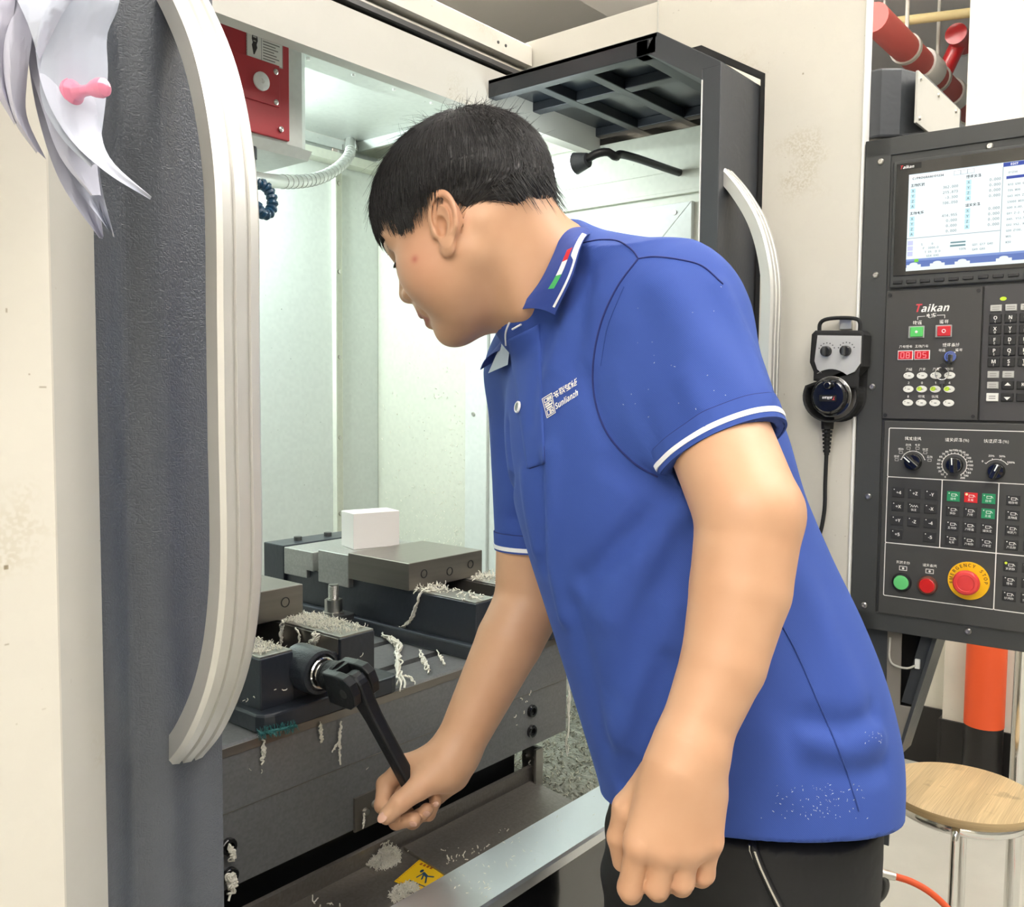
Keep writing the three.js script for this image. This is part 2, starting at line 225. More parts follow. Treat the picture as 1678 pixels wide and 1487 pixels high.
// outer covers
put(mc, 'front_cover', alongY([[-0.75, -0.66], [0.284, -0.66], [0.286, -0.6615], [0.28, -0.69], [-0.75, -0.69]].reverse(), 0.05, 2.35), M.cream, 'cream front cover left of the door');
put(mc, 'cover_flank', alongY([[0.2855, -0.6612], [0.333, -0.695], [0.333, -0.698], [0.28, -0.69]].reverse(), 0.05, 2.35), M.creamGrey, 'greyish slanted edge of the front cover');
{
  const shape = [[-0.52, 0.03], [-0.52, 2.42], [-0.903, 2.42], [-0.903, 2.085], [-1.243, 2.085], [-1.243, 1.982], [-0.812, 1.982], [-0.690, 1.906], [-0.690, 0.03]];
  put(mc, 'side_cover', alongX(shape, 1.503, 1.523, 0.0015), M.cream, 'cream side cover beside the control panel');
  const seal = [[-1.243, 1.983], [-0.812, 1.983], [-0.689, 1.907], [-0.689, 0.78], [-0.6965, 0.78], [-0.6965, 1.9], [-0.815, 1.973], [-1.243, 1.973]];
  put(mc, 'door_seal', alongX(seal, 1.5015, 1.53), M.rubber, 'black rubber seal round the sliding door');
  put(mc, 'cover_edge', box(1.5005, 1.526, 0.03, 2.42, -0.52, -0.5165, 0.001), M.white, 'white edge strip');
  put(mc, 'front_box', box(1.80, 2.25, 0.03, 2.1, -0.95, -0.90, 0.004), M.cream);
  put(mc, 'cover_joint', box(1.5, 1.504, 1.985, 2.42, -0.9045, -0.9025, 0.0004), M.creamGrey);
}
put(mc, 'lower_front', box(-0.75, 1.5, 0.05, 0.735, -0.70, -0.664, 0.003), M.black, 'black lower front cover');
put(mc, 'left_side_wall', box(-0.75, -0.72, 0.05, 2.35, -2.4, -0.69, 0.002), M.cream);
put(mc, 'back_wall', box(-0.75, 2.25, 0.05, 2.35, -2.43, -2.4, 0.002), M.cream);
put(mc, 'right_side_wall', box(2.25, 2.28, 0.03, 2.1, -2.43, -0.90, 0.002), M.cream);
// top beam, rail and its cover
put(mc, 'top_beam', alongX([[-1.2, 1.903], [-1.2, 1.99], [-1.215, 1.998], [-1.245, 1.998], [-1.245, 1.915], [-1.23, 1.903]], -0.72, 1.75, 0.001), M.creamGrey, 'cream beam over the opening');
put(mc, 'lip_web', box(1.043, 1.75, 1.985, 2.03, -1.383, -1.379, 0.001), M.inner);
put(mc, 'beam_lip', box(1.043, 1.75, 1.985, 1.991, -1.47, -1.38, 0.001), M.inner, 'folded lip behind the beam');
{ const g = []; for (let i = 0; i < 6; i++) g.push(cyl([1.10 + i * 0.11, 1.986, -1.425], [1.10 + i * 0.11, 1.981, -1.425], 0.0045, 0.0035, 8)); for (const h of g) put(mc, 'rivet', h, M.white); }
put(mc, 'door_rail', merge([alongX([[-1.195, 1.998], [-1.195, 2.007], [-1.24, 2.007], [-1.24, 1.998]], -0.7, 1.5), alongX([[-1.23, 2.007], [-1.23, 2.032], [-1.24, 2.032], [-1.24, 2.007]], -0.7, 1.5)]), M.steelDark, 'dark sliding door rail');
put(mc, 'rail_rod', cyl([-0.7, 2.016, -1.214], [1.5, 2.016, -1.214], 0.006), M.bolt, 'steel rail');
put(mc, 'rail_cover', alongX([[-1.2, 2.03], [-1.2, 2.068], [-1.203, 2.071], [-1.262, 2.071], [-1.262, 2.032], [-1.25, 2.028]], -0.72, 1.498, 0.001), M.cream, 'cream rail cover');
for (const x of [1.39, 1.413]) put(mc, 'cover_screw', cyl([x, 2.047, -1.2], [x, 2.047, -1.1985], 0.0032, 0.0028, 10), M.steelDark);
// chamber lining
const lining = [];
put(mc, 'lining_panel', box(0.17, 1.587, 0.45, 2.03, -1.985, -1.955, 0.002), M.inner, 'white back panel of the chamber');
put(mc, 'corner_strip', merge([box(1.587, 1.612, 0.45, 1.945, -1.955, -1.945, 0.002), box(1.583, 1.588, 0.45, 1.945, -1.955, -1.938, 0.001)]), M.innerCream, 'folded corner strip with screws');
for (const y of [1.02, 1.23, 1.45, 1.68, 1.915]) put(mc, 'strip_screw', cyl([1.6, y, -1.945], [1.6, y, -1.9415], 0.006, 0.005, 10), M.bolt);
put(mc, 'lining_panel', box(1.612, 1.752, 0.45, 2.03, -1.985, -1.958, 0.002), M.inner);
put(mc, 'lining_panel', box(1.752, 1.78, 0.45, 1.924, -1.985, -0.712, 0.002), M.innerCream, 'cream side panel of the chamber');
put(mc, 'lining_panel', box(1.752, 1.78, 1.924, 2.03, -1.985, -1.25, 0.002), M.innerCream);
put(mc, 'lining_panel', box(0.15, 0.17, 0.45, 2.03, -1.985, -0.76, 0.002), M.inner);
put(mc, 'roof_panel', box(0.17, 1.650, 2.03, 2.045, -1.94, -1.22, 0.002), M.inner, 'pale roof panel of the chamber');
put(mc, 'roof_fold', merge([box(0.17, 1.65, 2.004, 2.03, -1.946, -1.938, 0.001), box(1.644, 1.652, 2.004, 2.03, -1.94, -1.25, 0.001)]), M.inner);
put(mc, 'roof_back', box(0.15, 1.78, 2.06, 2.075, -1.985, -1.25, 0.002), M.steelDark);
put(mc, 'side_ledge', merge([box(1.66, 1.752, 2.012, 2.03, -1.955, -1.25, 0.002), box(1.69, 1.752, 1.975, 1.985, -1.955, -1.25, 0.002)]), M.innerCream, 'folded ledge along the side panel');
put(mc, 'back_ledge', merge([box(0.17, 1.752, 1.962, 1.972, -1.955, -1.87, 0.002), box(0.17, 1.752, 1.948, 1.972, -1.874, -1.868, 0.001)]), M.innerCream, 'folded ledge along the back panel');
for (const [y, z] of [[1.985, -1.925], [1.978, -1.905], [1.935, -1.9]]) put(mc, 'panel_hole', cyl([1.752, y, z], [1.7505, y, z], 0.005, 0.005, 10), M.rubber);
// framed hatch in the side panel
{
  const [z0, z1, y0, y1] = [-1.606, -0.955, 0.72, 1.765], t = 0.075;
  put(mc, 'hatch_surround', merge([box(1.744, 1.752, 1.79, 1.835, -1.65, -0.72, 0.002), box(1.740, 1.752, 1.783, 1.791, -1.65, -0.72, 0.001)]), M.innerCream, 'raised rail above the side hatch');
  const f = [];
  const mitre = (pts) => { const g = prism(pts.map(([z, y]) => [-z, y]), 0.014, 0.002); g.rotateY(Math.PI / 2); g.translate(1.738, 0, 0); return uvBox(g); };
  for (const pts of [[[z0, y1], [z1, y1], [z1 - t, y1 - t], [z0 + t, y1 - t]], [[z0, y0], [z0 + t, y0 + t], [z1 - t, y0 + t], [z1, y0]], [[z0, y0], [z0, y1], [z0 + t, y1 - t], [z0 + t, y0 + t]], [[z1, y0], [z1 - t, y0 + t], [z1 - t, y1 - t], [z1, y1]]]) put(mc, 'hatch_frame', mitre(pts), M.inner, 'white mitred frame of the side hatch');
  put(mc, 'hatch_panel', box(1.747, 1.7525, y0 + t - 0.01, y1 - t + 0.01, z0 + t - 0.01, z1 - t + 0.01, 0.001), M.inner);
  for (const [z, y] of [[z1 - 0.04, y1 - 0.02], [z1 - 0.02, y1 - 0.11], [z0 + 0.03, y1 - 0.03], [z0 + 0.03, 1.3]]) put(mc, 'frame_screw', cyl([1.738, y, z], [1.734, y, z], 0.006, 0.005, 10), M.bolt);
}
// front sill, chip guard and tray
put(mc, 'front_sill', alongX([[-0.656, 0.754], [-0.655, 0.767], [-0.658, 0.77], [-0.735, 0.77], [-0.738, 0.767], [-0.738, 0.60], [-0.73, 0.60], [-0.73, 0.754]], -0.72, 1.5, 0.0006), M.sill, 'bright scratched steel sill');
put(mc, 'sill_front', box(-0.72, 1.5, 0.60, 0.7535, -0.668, -0.658, 0.002), M.gloss);
put(mc, 'chip_guard', alongX([[-0.966, 0.70], [-0.962, 0.703], [-0.958, 0.70], [-0.958, 0.675], [-0.739, 0.648], [-0.739, 0.642], [-0.966, 0.668]], 0.175, 1.215, 0.0005), M.stainlessOily, 'oily steel chip guard below the table');
put(mc, 'guard_fold', alongX([[-0.952, 0.674], [-0.952, 0.6795], [-0.86, 0.6665], [-0.86, 0.661]], 0.90, 1.2, 0.0005), M.stainlessOily);
put(mc, 'guard_post', merge([box(1.218, 1.226, 0.55, 0.735, -0.985, -0.945, 0.001), box(1.206, 1.226, 0.55, 0.735, -0.948, -0.943, 0.001)]), M.stainless, 'upright steel bracket');
for (const [y, z] of [[0.713, -0.975], [0.713, -0.957]]) put(mc, 'bracket_screw', cyl([1.218, y, z], [1.213, y, z], 0.005, 0.004, 12), M.bolt);
put(mc, 'tray_floor', box(0.17, 1.752, 0.44, 0.455, -1.985, -0.739, 0.002), M.stainlessOily, 'steel floor of the chip tray');
// saddle below the table
put(mc, 'saddle', merge([box(0.45, 1.2, 0.455, 0.752, -1.40, -0.985, 0.004)]), M.black, 'dark saddle below the table');

// ---- sliding doors
const doorL = put(mc, 'sliding_door', (() => {
  const pts = [], n = 90, x0 = 0.15, x1 = 0.441;
  const z = (x) => -0.7005 + 0.0055 * Math.exp(-(((x - 0.388) / 0.016) ** 2)) - 0.005 * Math.exp(-(((x - 0.362) / 0.010) ** 2)) + 0.002 * smooth(0.355, 0.335, x);
  for (let i = 0; i <= n; i++) { const x = lerp(x0, x1, i / n); pts.push([x, z(x)]); }
  pts.push([x1, -0.735], [x0, -0.735]);
  return alongY(pts.reverse(), 0.785, 1.97);
})(), M.charcoal, 'dark textured left sliding door');
function doorHandle(door, xc, top, bottom, reach) {
  const z0 = -0.7, path = spline([[xc, top + 0.012, z0 - 0.012], [xc, top - 0.028, z0 + 0.022], [xc, top - 0.085, z0 + reach * 0.72], [xc, top - 0.165, z0 + reach], [xc, top - 0.28, z0 + reach + 0.002], [xc, (top + bottom) / 2, z0 + reach + 0.002], [xc, bottom + 0.28, z0 + reach + 0.002], [xc, bottom + 0.15, z0 + reach], [xc, bottom + 0.08, z0 + reach * 0.76], [xc, bottom + 0.026, z0 + reach * 0.32], [xc, bottom - 0.006, z0 - 0.008]], 70);
  const w = 0.0185, t = 0.010, s = [[-w, -t], [w, -t], [w + 0.0005, t - 0.004], [w - 0.003, t - 0.0005], [0.0085, t], [0.0075, t - 0.0022], [0.0055, t - 0.0022], [0.0045, t], [-0.0045, t], [-0.0055, t - 0.0022], [-0.0075, t - 0.0022], [-0.0085, t], [-w + 0.003, t - 0.0005], [-w - 0.0005, t - 0.004]];
  return put(door, 'door_handle', sweep(path, s, [1, 0, 0]), M.handle, 'long bowed grooved aluminium handle');
}
doorHandle(doorL, 0.406, 1.685, 1.043, 0.078);
{
  const X0 = 1.362, X1 = 1.94, T = 0.035;
  const door = put(mc, 'sliding_door', box(X0, X1 - 0.25, 0.785, 1.885, -0.733, -0.70, 0.0015), M.charcoalFlat, 'dark right sliding door with a roof section');
  put(door, 'door_chamfer', alongX([[-0.70, 1.884], [-0.70, 1.89], [-0.82, 1.966], [-0.826, 1.966], [-0.846, 1.933], [-0.836, 1.932], [-0.733, 1.868], [-0.733, 1.884]], X0, X1 - 0.25, 0.0015), M.charcoalFlat);
  put(door, 'roof_sheet', box(X0, X1, 1.958, 1.966, -1.232, -0.82, 0.001), M.charcoalGloss, 'glossy dark roof sheet of the door');
  put(door, 'roof_frame', merge([box(X0, X0 + 0.024, 1.932, 1.966, -1.232, -0.822, 0.0015), box(X0, X1, 1.932, 1.966, -1.232, -1.218, 0.0015), box(X0, X1, 1.932, 1.9595, -0.862, -0.838, 0.0015)]), M.roofDark, 'edge frame of the door roof');
  for (const z of [-1.1, -0.985]) put(door, 'roof_rib', box(X0 + 0.02, X1, 1.938, 1.9585, z - 0.011, z + 0.011, 0.002), M.roofDark, 'stiffening rib under the door roof');
  for (const x of [1.515, 1.745]) put(door, 'roof_rib', box(x - 0.013, x + 0.013, 1.939, 1.9585, -1.22, -0.85, 0.002), M.roofDark);
  put(door, 'door_edge_trim', box(X0 - 0.0015, X0 + 0.004, 0.785, 1.868, -0.7345, -0.7325, 0.0005), M.white, 'bare bright inner edge');
  doorHandle(door, 1.397, 1.712, 1.07, 0.078);
}

// ---- table
{
  const table = put(mc, 'machine_table', (() => {
    const z0 = -0.93, z1 = -1.45, top = 0.93, pts = [[z0, 0.755], [z0, top - 0.006], [z0 - 0.005, top]];
    for (const zc of [-1.015, -1.125, -1.235, -1.345]) pts.push([zc + 0.009, top], [zc + 0.009, top - 0.018], [zc + 0.016, top - 0.018], [zc + 0.016, top - 0.03], [zc - 0.016, top - 0.03], [zc - 0.016, top - 0.018], [zc - 0.009, top - 0.018], [zc - 0.009, top]);
    pts.push([z1 + 0.006, top], [z1, top - 0.006], [z1, 0.755]);
    return alongX(pts, 0.2, 1.275, 0.0015);
  })(), M.tableSteel, 'grey steel table with slots');
  put(table, 'table_edge', box(0.2, 1.275, 0.917, 0.9285, -0.9303, -0.9285, 0.0006), M.jawSteel, 'bright worn top edge');
  for (const [x, y] of [[0.591, 0.808], [0.593, 0.771], [1.174, 0.817], [1.174, 0.782]]) { const b = put(table, 'hex_plug', lathe([[0, 0], [0.0105, 0], [0.0105, 0.006], [0.0095, 0.007], [0.006, 0.007], [0.0055, 0.003], [0, 0.003]], [x, y, -0.931], [x, y, 0], 18), M.gloss, 'black plug bolt'); }
  const plate = put(table, 'stop_plate', alongZ([[0.785, 0.752], [0.785, 0.80], [0.835, 0.80], [0.835, 0.752]], -0.93, -0.926, 0.0005), M.jawSteel, 'small steel plate on the table front');
  for (const [x, y] of [[0.803, 0.776], [0.82, 0.781]]) put(plate, 'plate_screw', cyl([x, y, -0.926], [x, y, -0.921], 0.0055, 0.0045, 12), M.bolt);
  put(table, 'table_crease', box(0.2, 1.275, 0.848, 0.8488, -0.9303, -0.929, 0.0003), M.jawSteel);
}

// ---- spindle head
{
  const fz = -1.34, hx0 = 0.80, hx1 = 1.0, hr = 1.02;
  const head = put(mc, 'spindle_head', alongY([[hx0, fz], [hr, fz], [hr + 0.022, fz - 0.02], [hr + 0.022, fz - 0.36], [hx0, fz - 0.36]].reverse(), 1.785, 2.3, 0.002), M.inner, 'spindle head with a red front plate');
  put(head, 'head_plate', box(hx0 + 0.004, hx1 - 0.012, 1.79, 2.3, fz, fz + 0.007, 0.0015), M.red, 'red front plate');
  put(head, 'cover_plate', box(hx0 + 0.01, hx1 - 0.034, 1.842, 1.912, fz + 0.007, fz + 0.010, 0.001), M.red);
  for (const [x, y] of [[0.958, 1.900], [0.958, 1.849], [0.968, 1.806]]) put(head, 'plate_screw', lathe([[0, 0], [0.0048, 0], [0.0048, 0.003], [0.0025, 0.0045], [0, 0.0035]], [x, y, fz + 0.008], [x, y, 1], 14), M.bolt);
  put(head, 'round_plug', lathe([[0, 0], [0.0155, 0], [0.0155, 0.003], [0.013, 0.0045], [0.004, 0.0045], [0.003, 0.002], [0, 0.002]], [0.928, 1.876, fz + 0.010], [0.928, 1.876, 1], 30), M.white, 'white round plug');
  const cv = document.createElement('canvas'); cv.width = 320; cv.height = 200; const c = cv.getContext('2d');
  c.fillStyle = '#e6e2da'; c.fillRect(0, 0, 320, 200); c.strokeStyle = '#8a8580'; c.lineWidth = 4; c.strokeRect(3, 3, 314, 194); c.beginPath(); c.moveTo(128, 0); c.lineTo(128, 200); c.stroke();
  c.fillStyle = '#3a3633'; c.beginPath(); c.moveTo(48, 20); c.lineTo(92, 20); c.lineTo(96, 60); c.lineTo(86, 90); c.lineTo(92, 110); c.lineTo(66, 165); c.lineTo(58, 165); c.lineTo(44, 100); c.lineTo(52, 80); c.lineTo(44, 55); c.closePath(); c.fill(); c.fillStyle = '#bdb8b0'; c.fillRect(55, 30, 30, 12); c.fillRect(58, 62, 22, 8);
  c.fillStyle = '#a23038'; c.fillRect(136, 12, 176, 16); c.fillStyle = '#6d6762'; for (let i = 0; i < 7; i++) c.fillRect(142, 42 + i * 21, 150 - (i * 37 % 60), 7);
  const t = new THREE.CanvasTexture(cv); t.colorSpace = THREE.SRGBColorSpace;
  const g = new THREE.BoxGeometry(0.072, 0.045, 0.001); g.translate(0.938, 1.9325, fz + 0.0076); put(head, 'notice_plate', g, std({ map: t, roughness: 0.4 }), 'white notice plate with a tool drawing');
  put(head, 'spindle_nose', lathe([[0, 0.22], [0.075, 0.22], [0.075, 0.06], [0.06, 0.05], [0.06, 0.0], [0.03, 0.0], [0, 0.02]], [0.86, 1.565, fz - 0.2], [0.86, 2, fz - 0.2], 32), M.stainless, 'steel spindle nose');
  put(head, 'lower_fold', alongX([[fz, 1.785], [fz - 0.012, 1.770], [fz - 0.2, 1.770], [fz - 0.2, 1.785]], hx0, hr + 0.022), M.inner);
  // coolant nozzle below the head
  put(mc, 'nozzle_fitting', merge([cyl([0.926, 1.772, fz - 0.02], [0.926, 1.752, fz - 0.02], 0.011), cyl([0.926, 1.754, fz - 0.02], [0.926, 1.742, fz - 0.02], 0.009, 0.009, 6)]), M.black, 'black nozzle fitting');
  put(mc, 'nozzle_nut', cyl([0.926, 1.744, fz - 0.02], [0.926, 1.724, fz - 0.02], 0.009, 0.009, 6), M.chrome);
  const nx = 0.944, ny = 1.686;
  const noz = thing('coolant_nozzle', 'dark blue jointed coolant nozzle curled below the red spindle plate', 'nozzle', [0.935, 1.66, fz - 0.02]);
  const loop = []; for (let i = 0; i <= 13; i++) { const a = 2.35 - i * 0.39; loop.push([nx + 0.021 * Math.cos(a), ny + 0.027 * Math.sin(a), fz - 0.02 + i * 0.0012]); }
  loop[0] = [nx - 0.018, ny + 0.036, fz - 0.02];
  for (let i = 0; i < loop.length - 1; i++) { const a = loop[i], b = loop[i + 1], m = [0, 1, 2].map((k) => a[k] + (b[k] - a[k]) * 1.15); put(noz, 'nozzle_link', lathe([[0.0070, 0], [0.0098, 0.0015], [0.0105, 0.0055], [0.0075, 0.0095], [0.0055, 0.0115]], a, m, 16), M.teal); }
  const e = loop[loop.length - 1], d = [-0.014, 0.004, 0.003]; put(noz, 'nozzle_tip', cyl(e, [e[0] + d[0], e[1] + d[1], e[2] + d[2]], 0.006, 0.004, 14), M.orange, 'orange nozzle tip');
  // conduit from the head to the roof corner
  const hose = thing('cable_conduit', 'grey braided conduit bending from the spindle head up to the chamber roof', 'conduit', [1.35, 1.8, -1.75]);
  const P = [at(404, 291, 1.54), at(440, 296, 1.62), at(470, 298, 1.72), at(505, 296, 1.86), at(535, 287, 2.0), at(560, 270, 2.14), at(573, 252, 2.27), at(574, 240, 2.36), at(574, 229, 2.42)];
  const curve = spline(P, 60); const hoseMat = std({ color: C(0.66, 0.66, 0.64), metalness: 0.7, roughness: 0.38 }); put(hose, 'hose', tube(P, 0.0125, 80, 14), hoseMat);
  for (let i = 10; i < 54; i += 2) { const g2 = new THREE.TorusGeometry(0.0126, 0.0012, 6, 18); g2.lookAt(V(...curve[i + 1]).sub(V(...curve[i]))); g2.translate(...curve[i]); put(hose, 'hose_rib', g2, hoseMat); }
  const tip = P[P.length - 1]; put(hose, 'gland', merge([cyl([tip[0], tip[1] - 0.03, tip[2]], [tip[0], tip[1] - 0.015, tip[2]], 0.022, 0.022, 6), cyl([tip[0], tip[1] - 0.018, tip[2]], [tip[0], 2.03, tip[2]], 0.017, 0.017, 20), cyl([tip[0], tip[1] + 0.004, tip[2]], [tip[0], tip[1] + 0.014, tip[2]], 0.023, 0.023, 6)]), M.chrome, 'nickel cable gland');
}

// ---- work lamps in the chamber
for (const [x, y, z0, z1, words] of [[1.45, 1.80, -1.30, -1.05, 'glowing white tube lamp under the door roof inside the chamber'], [0.97, 1.94, -1.945, -1.715, 'glowing tube lamp behind the spindle head under the chamber roof']]) {
  const right = x > 1, wx = right ? 1.752 : 0.17, sg = right ? 1 : -1;
  const lamp = thing('work_lamp', words, 'lamp', [x, y, (z0 + z1) / 2]);
  put(lamp, 'lamp_tube', cyl([x, y, z0], [x, y, z1], 0.019, 0.019, 24), std({ color: 0xffffff, emissive: C(0.9, 0.97, 1), emissiveIntensity: 6 }), 'glowing tube');
  put(lamp, 'end_cap', cyl([x, y, z1], [x, y + 0.002, z1 + 0.028], 0.021, 0.014, 20), M.charcoalFlat);
  put(lamp, 'end_cap', cyl([x, y, z0], [x, y, z0 - 0.02], 0.021, 0.017, 20), M.charcoalFlat);
  put(lamp, 'lamp_arm', tube(!right ? [[x, y + 0.002, z0 - 0.005], [x - 0.03, y + 0.02, z0], [x - 0.04, y + 0.05, z0], [x - 0.04, 2.03, z0]] : [[x, y + 0.002, z1 + 0.02], [x + 0.004 * sg, y + 0.012, z1 + 0.045], [x + 0.02 * sg, y + 0.016, z1 + 0.06], [x + 0.04 * sg, y + 0.010, z1 + 0.065], [x + 0.06 * sg, y + 0.02, z1 + 0.06], [wx, y + 0.03, z1 + 0.06]], 0.008, 40, 10), M.black, 'black jointed lamp arm');
  for (const [nx, ny] of [[-1, 0], [1, 0], [0, 1], [0, -1]]) {
    const l = new THREE.RectAreaLight(new THREE.Color(0.86, 0.99, 1.0), right ? WORK_LIGHT : LEFT_WORK_LIGHT, z1 - z0, 0.03); l.position.set(x + nx * 0.024, y + ny * 0.024, (z0 + z1) / 2);
    l.lookAt(x + nx, y + ny, (z0 + z1) / 2); if (ny) l.rotateZ(Math.PI / 2); l.castShadow = true; scene.add(l);
  }
}
// ---------------------------------------------------------------- vises on the table
function hit(px, py, axis, value) { const r = ray(px, py), o = [0, 1.35, 0], t = (value - o[axis]) / r[axis]; return [r[0] * t, o[1] + r[1] * t, r[2] * t]; }
const roundRect = (x0, x1, y0, y1, r, n = 5) => { const p = []; for (const [cx, cy, a] of [[x1 - r, y1 - r, 0], [x0 + r, y1 - r, 1], [x0 + r, y0 + r, 2], [x1 - r, y0 + r, 3]]) for (let i = 0; i <= n; i++) { const t = (a + i / n) * Math.PI / 2; p.push([cx + r * Math.cos(t), cy + r * Math.sin(t)]); } return p; };
function makeVise(label) {
  const v = thing('machine_vise', label, 'vise', [0.744, 0.93, -1.2], 'machine vises');
  const flange = [[0.637, -1.49], [0.866, -1.49], [0.866, -0.935], [0.860, -0.926], [0.850, -0.923], [0.820, -0.923], [0.812, -0.932], [0.800, -0.932], [0.79, -0.923], [0.655, -0.923], [0.643, -0.927], [0.637, -0.938]];
  put(v, 'vise_base', alongY(flange.slice().reverse(), 0.93, 0.954, 0.003), M.viseBody, 'dark blue cast base flange');
  put(v, 'vise_body', merge([box(0.650, 0.700, 0.953, 1.019, -1.44, -0.945, 0.002), box(0.777, 0.838, 0.953, 1.019, -1.44, -0.945, 0.002), box(0.69, 0.79, 0.953, 0.975, -1.44, -0.955, 0.002), box(0.69, 0.782, 0.953, 1.0, -0.985, -0.95, 0.003)]), M.viseBody, 'dark blue vise body with two guide ways');
  put(v, 'guide_way', box(0.651, 0.6995, 1.0185, 1.0215, -1.36, -0.947, 0.0008), M.groundTop, 'ground steel guide way');
  put(v, 'guide_way', box(0.778, 0.8375, 1.0185, 1.0215, -1.36, -0.947, 0.0008), M.groundTop);
  put(v, 'way_side', box(0.7755, 0.778, 0.983, 1.0185, -1.36, -0.950, 0.0006), M.jawSteel, 'ground inner side of the guide way');
  put(v, 'screw_boss', lathe([[0, 0], [0.0295, 0], [0.0295, 0.045], [0.028, 0.049], [0.024, 0.0505], [0.0235, 0.047], [0, 0.047]], [0.722, 0.992, -0.965], [0.722, 0.992, 0], 32), M.viseBody);
  put(v, 'screw', lathe([[0, 0], [0.0205, 0], [0.0205, 0.006], [0.019, 0.0075], [0.0135, 0.0075], [0.0135, 0.016], [0, 0.016]], [0.722, 0.992, -0.9185], [0.722, 0.992, 0], 28), M.chrome, 'bright screw end with rings');
  const jaw = put(v, 'movable_jaw', box(0.637, 0.821, 1.0215, 1.068, -1.24, -1.084, 0.0015), M.jawSteel, 'brown grey ground steel movable jaw');
  for (const [x, y] of [[0.672, 1.046], [0.735, 1.041], [0.789, 1.046]]) put(jaw, 'jaw_hole', lathe([[0.0075, 0], [0.0075, 0.0012], [0.0062, 0.0012], [0.006, -0.001], [0, -0.001]], [x, y, -1.0845], [x, y, 0], 18), M.black, 'dark bolt hole');
  put(v, 'jaw_face', box(0.638, 0.82, 1.004, 1.0635, -1.326, -1.241, 0.002), M.softJaw, 'pale milled jaw block');
  put(v, 'jaw_face', merge([box(0.642, 0.824, 1.019, 1.0555, -1.435, -1.345, 0.002), box(0.642, 0.824, 1.004, 1.021, -1.435, -1.365, 0.002)]), M.softJaw);
  put(v, 'fixed_jaw', merge([box(0.642, 0.838, 0.975, 1.058, -1.50, -1.436, 0.002), box(0.66, 0.83, 0.953, 0.985, -1.50, -1.40, 0.002)]), M.viseBody, 'dark fixed jaw');
  for (const x of [0.70, 0.775]) put(v, 'jaw_bolt', cyl([x, 1.0575, -1.468], [x, 1.0655, -1.468], 0.008, 0.008, 16), M.steelDark);
  return v;
}
const viseB = makeVise('dark blue machine vise nearest the left door, with the wrench on its screw');
const viseA = viseB.clone(); viseA.name = numbered('machine_vise'); viseA.position.x += 0.40; scene.add(viseA);
viseA.userData = { label: 'dark blue machine vise carrying the white plastic block', category: 'vise', group: 'machine vises' };
{
  const a = -16.7 * Math.PI / 180, g = new RoundedBoxGeometry(0.094, 0.067, 0.056, 2, 0.0015); g.rotateY(a); g.translate(1.133, 1.0635 + 0.0335, -1.289);
  const b = solo('plastic_block', 'square white plastic block standing on the vise jaws', 'block', uvBox(g), M.plastic);
  const c = thing('clamp', 'steel clamp plate with stud and nut between the two vises', 'clamp', [0.985, 0.93, -1.235]);
  put(c, 'clamp_plate', alongY(roundRect(0.885, 1.03, -1.262, -1.208, 0.012).map((p) => p), 0.9545, 0.966, 0.0015), M.steelDark, 'dark clamp plate');
  put(c, 'clamp_foot', box(0.90, 0.93, 0.93, 0.9555, -1.258, -1.212, 0.002), M.steelDark);
  put(c, 'stud', merge([cyl([1.0, 0.93, -1.235], [1.0, 1.018, -1.235], 0.0085, 0.0085, 18), ...Array.from({ length: 12 }, (_, i) => { const t = new THREE.TorusGeometry(0.0085, 0.0008, 5, 18); t.rotateX(Math.PI / 2); t.translate(1.0, 0.993 + i * 0.002, -1.235); return t; })]), M.bolt, 'threaded stud');
  put(c, 'hex_nut', cyl([1.0, 0.970, -1.235], [1.0, 0.992, -1.235], 0.0155, 0.0155, 6), M.bolt, 'hexagon nut');
  put(c, 'washer', cyl([1.0, 0.966, -1.235], [1.0, 0.9702, -1.235], 0.0185, 0.0185, 24), M.bolt);
  solo('table_brush', 'small teal brush lying against the base of the left vise', 'brush', (() => {
    const A = at(425, 1203, 1.096), B = at(486, 1190, 1.135), list = [cyl(A, B, 0.002, 0.002, 8)], r = rng(8);
    for (let i = 0; i < 130; i++) { const t = r(), p = [0, 1, 2].map((k) => lerp(A[k], B[k], t)), th = r() * 6.28, L = 0.008; list.push(cyl(p, [p[0] + (r() - 0.5) * 0.003, p[1] + Math.sin(th) * L, p[2] + Math.cos(th) * L], 0.0005, 0.0004, 4)); }
    return merge(list);
  })(), std({ color: C(0.03, 0.16, 0.16), roughness: 0.6 }));
}

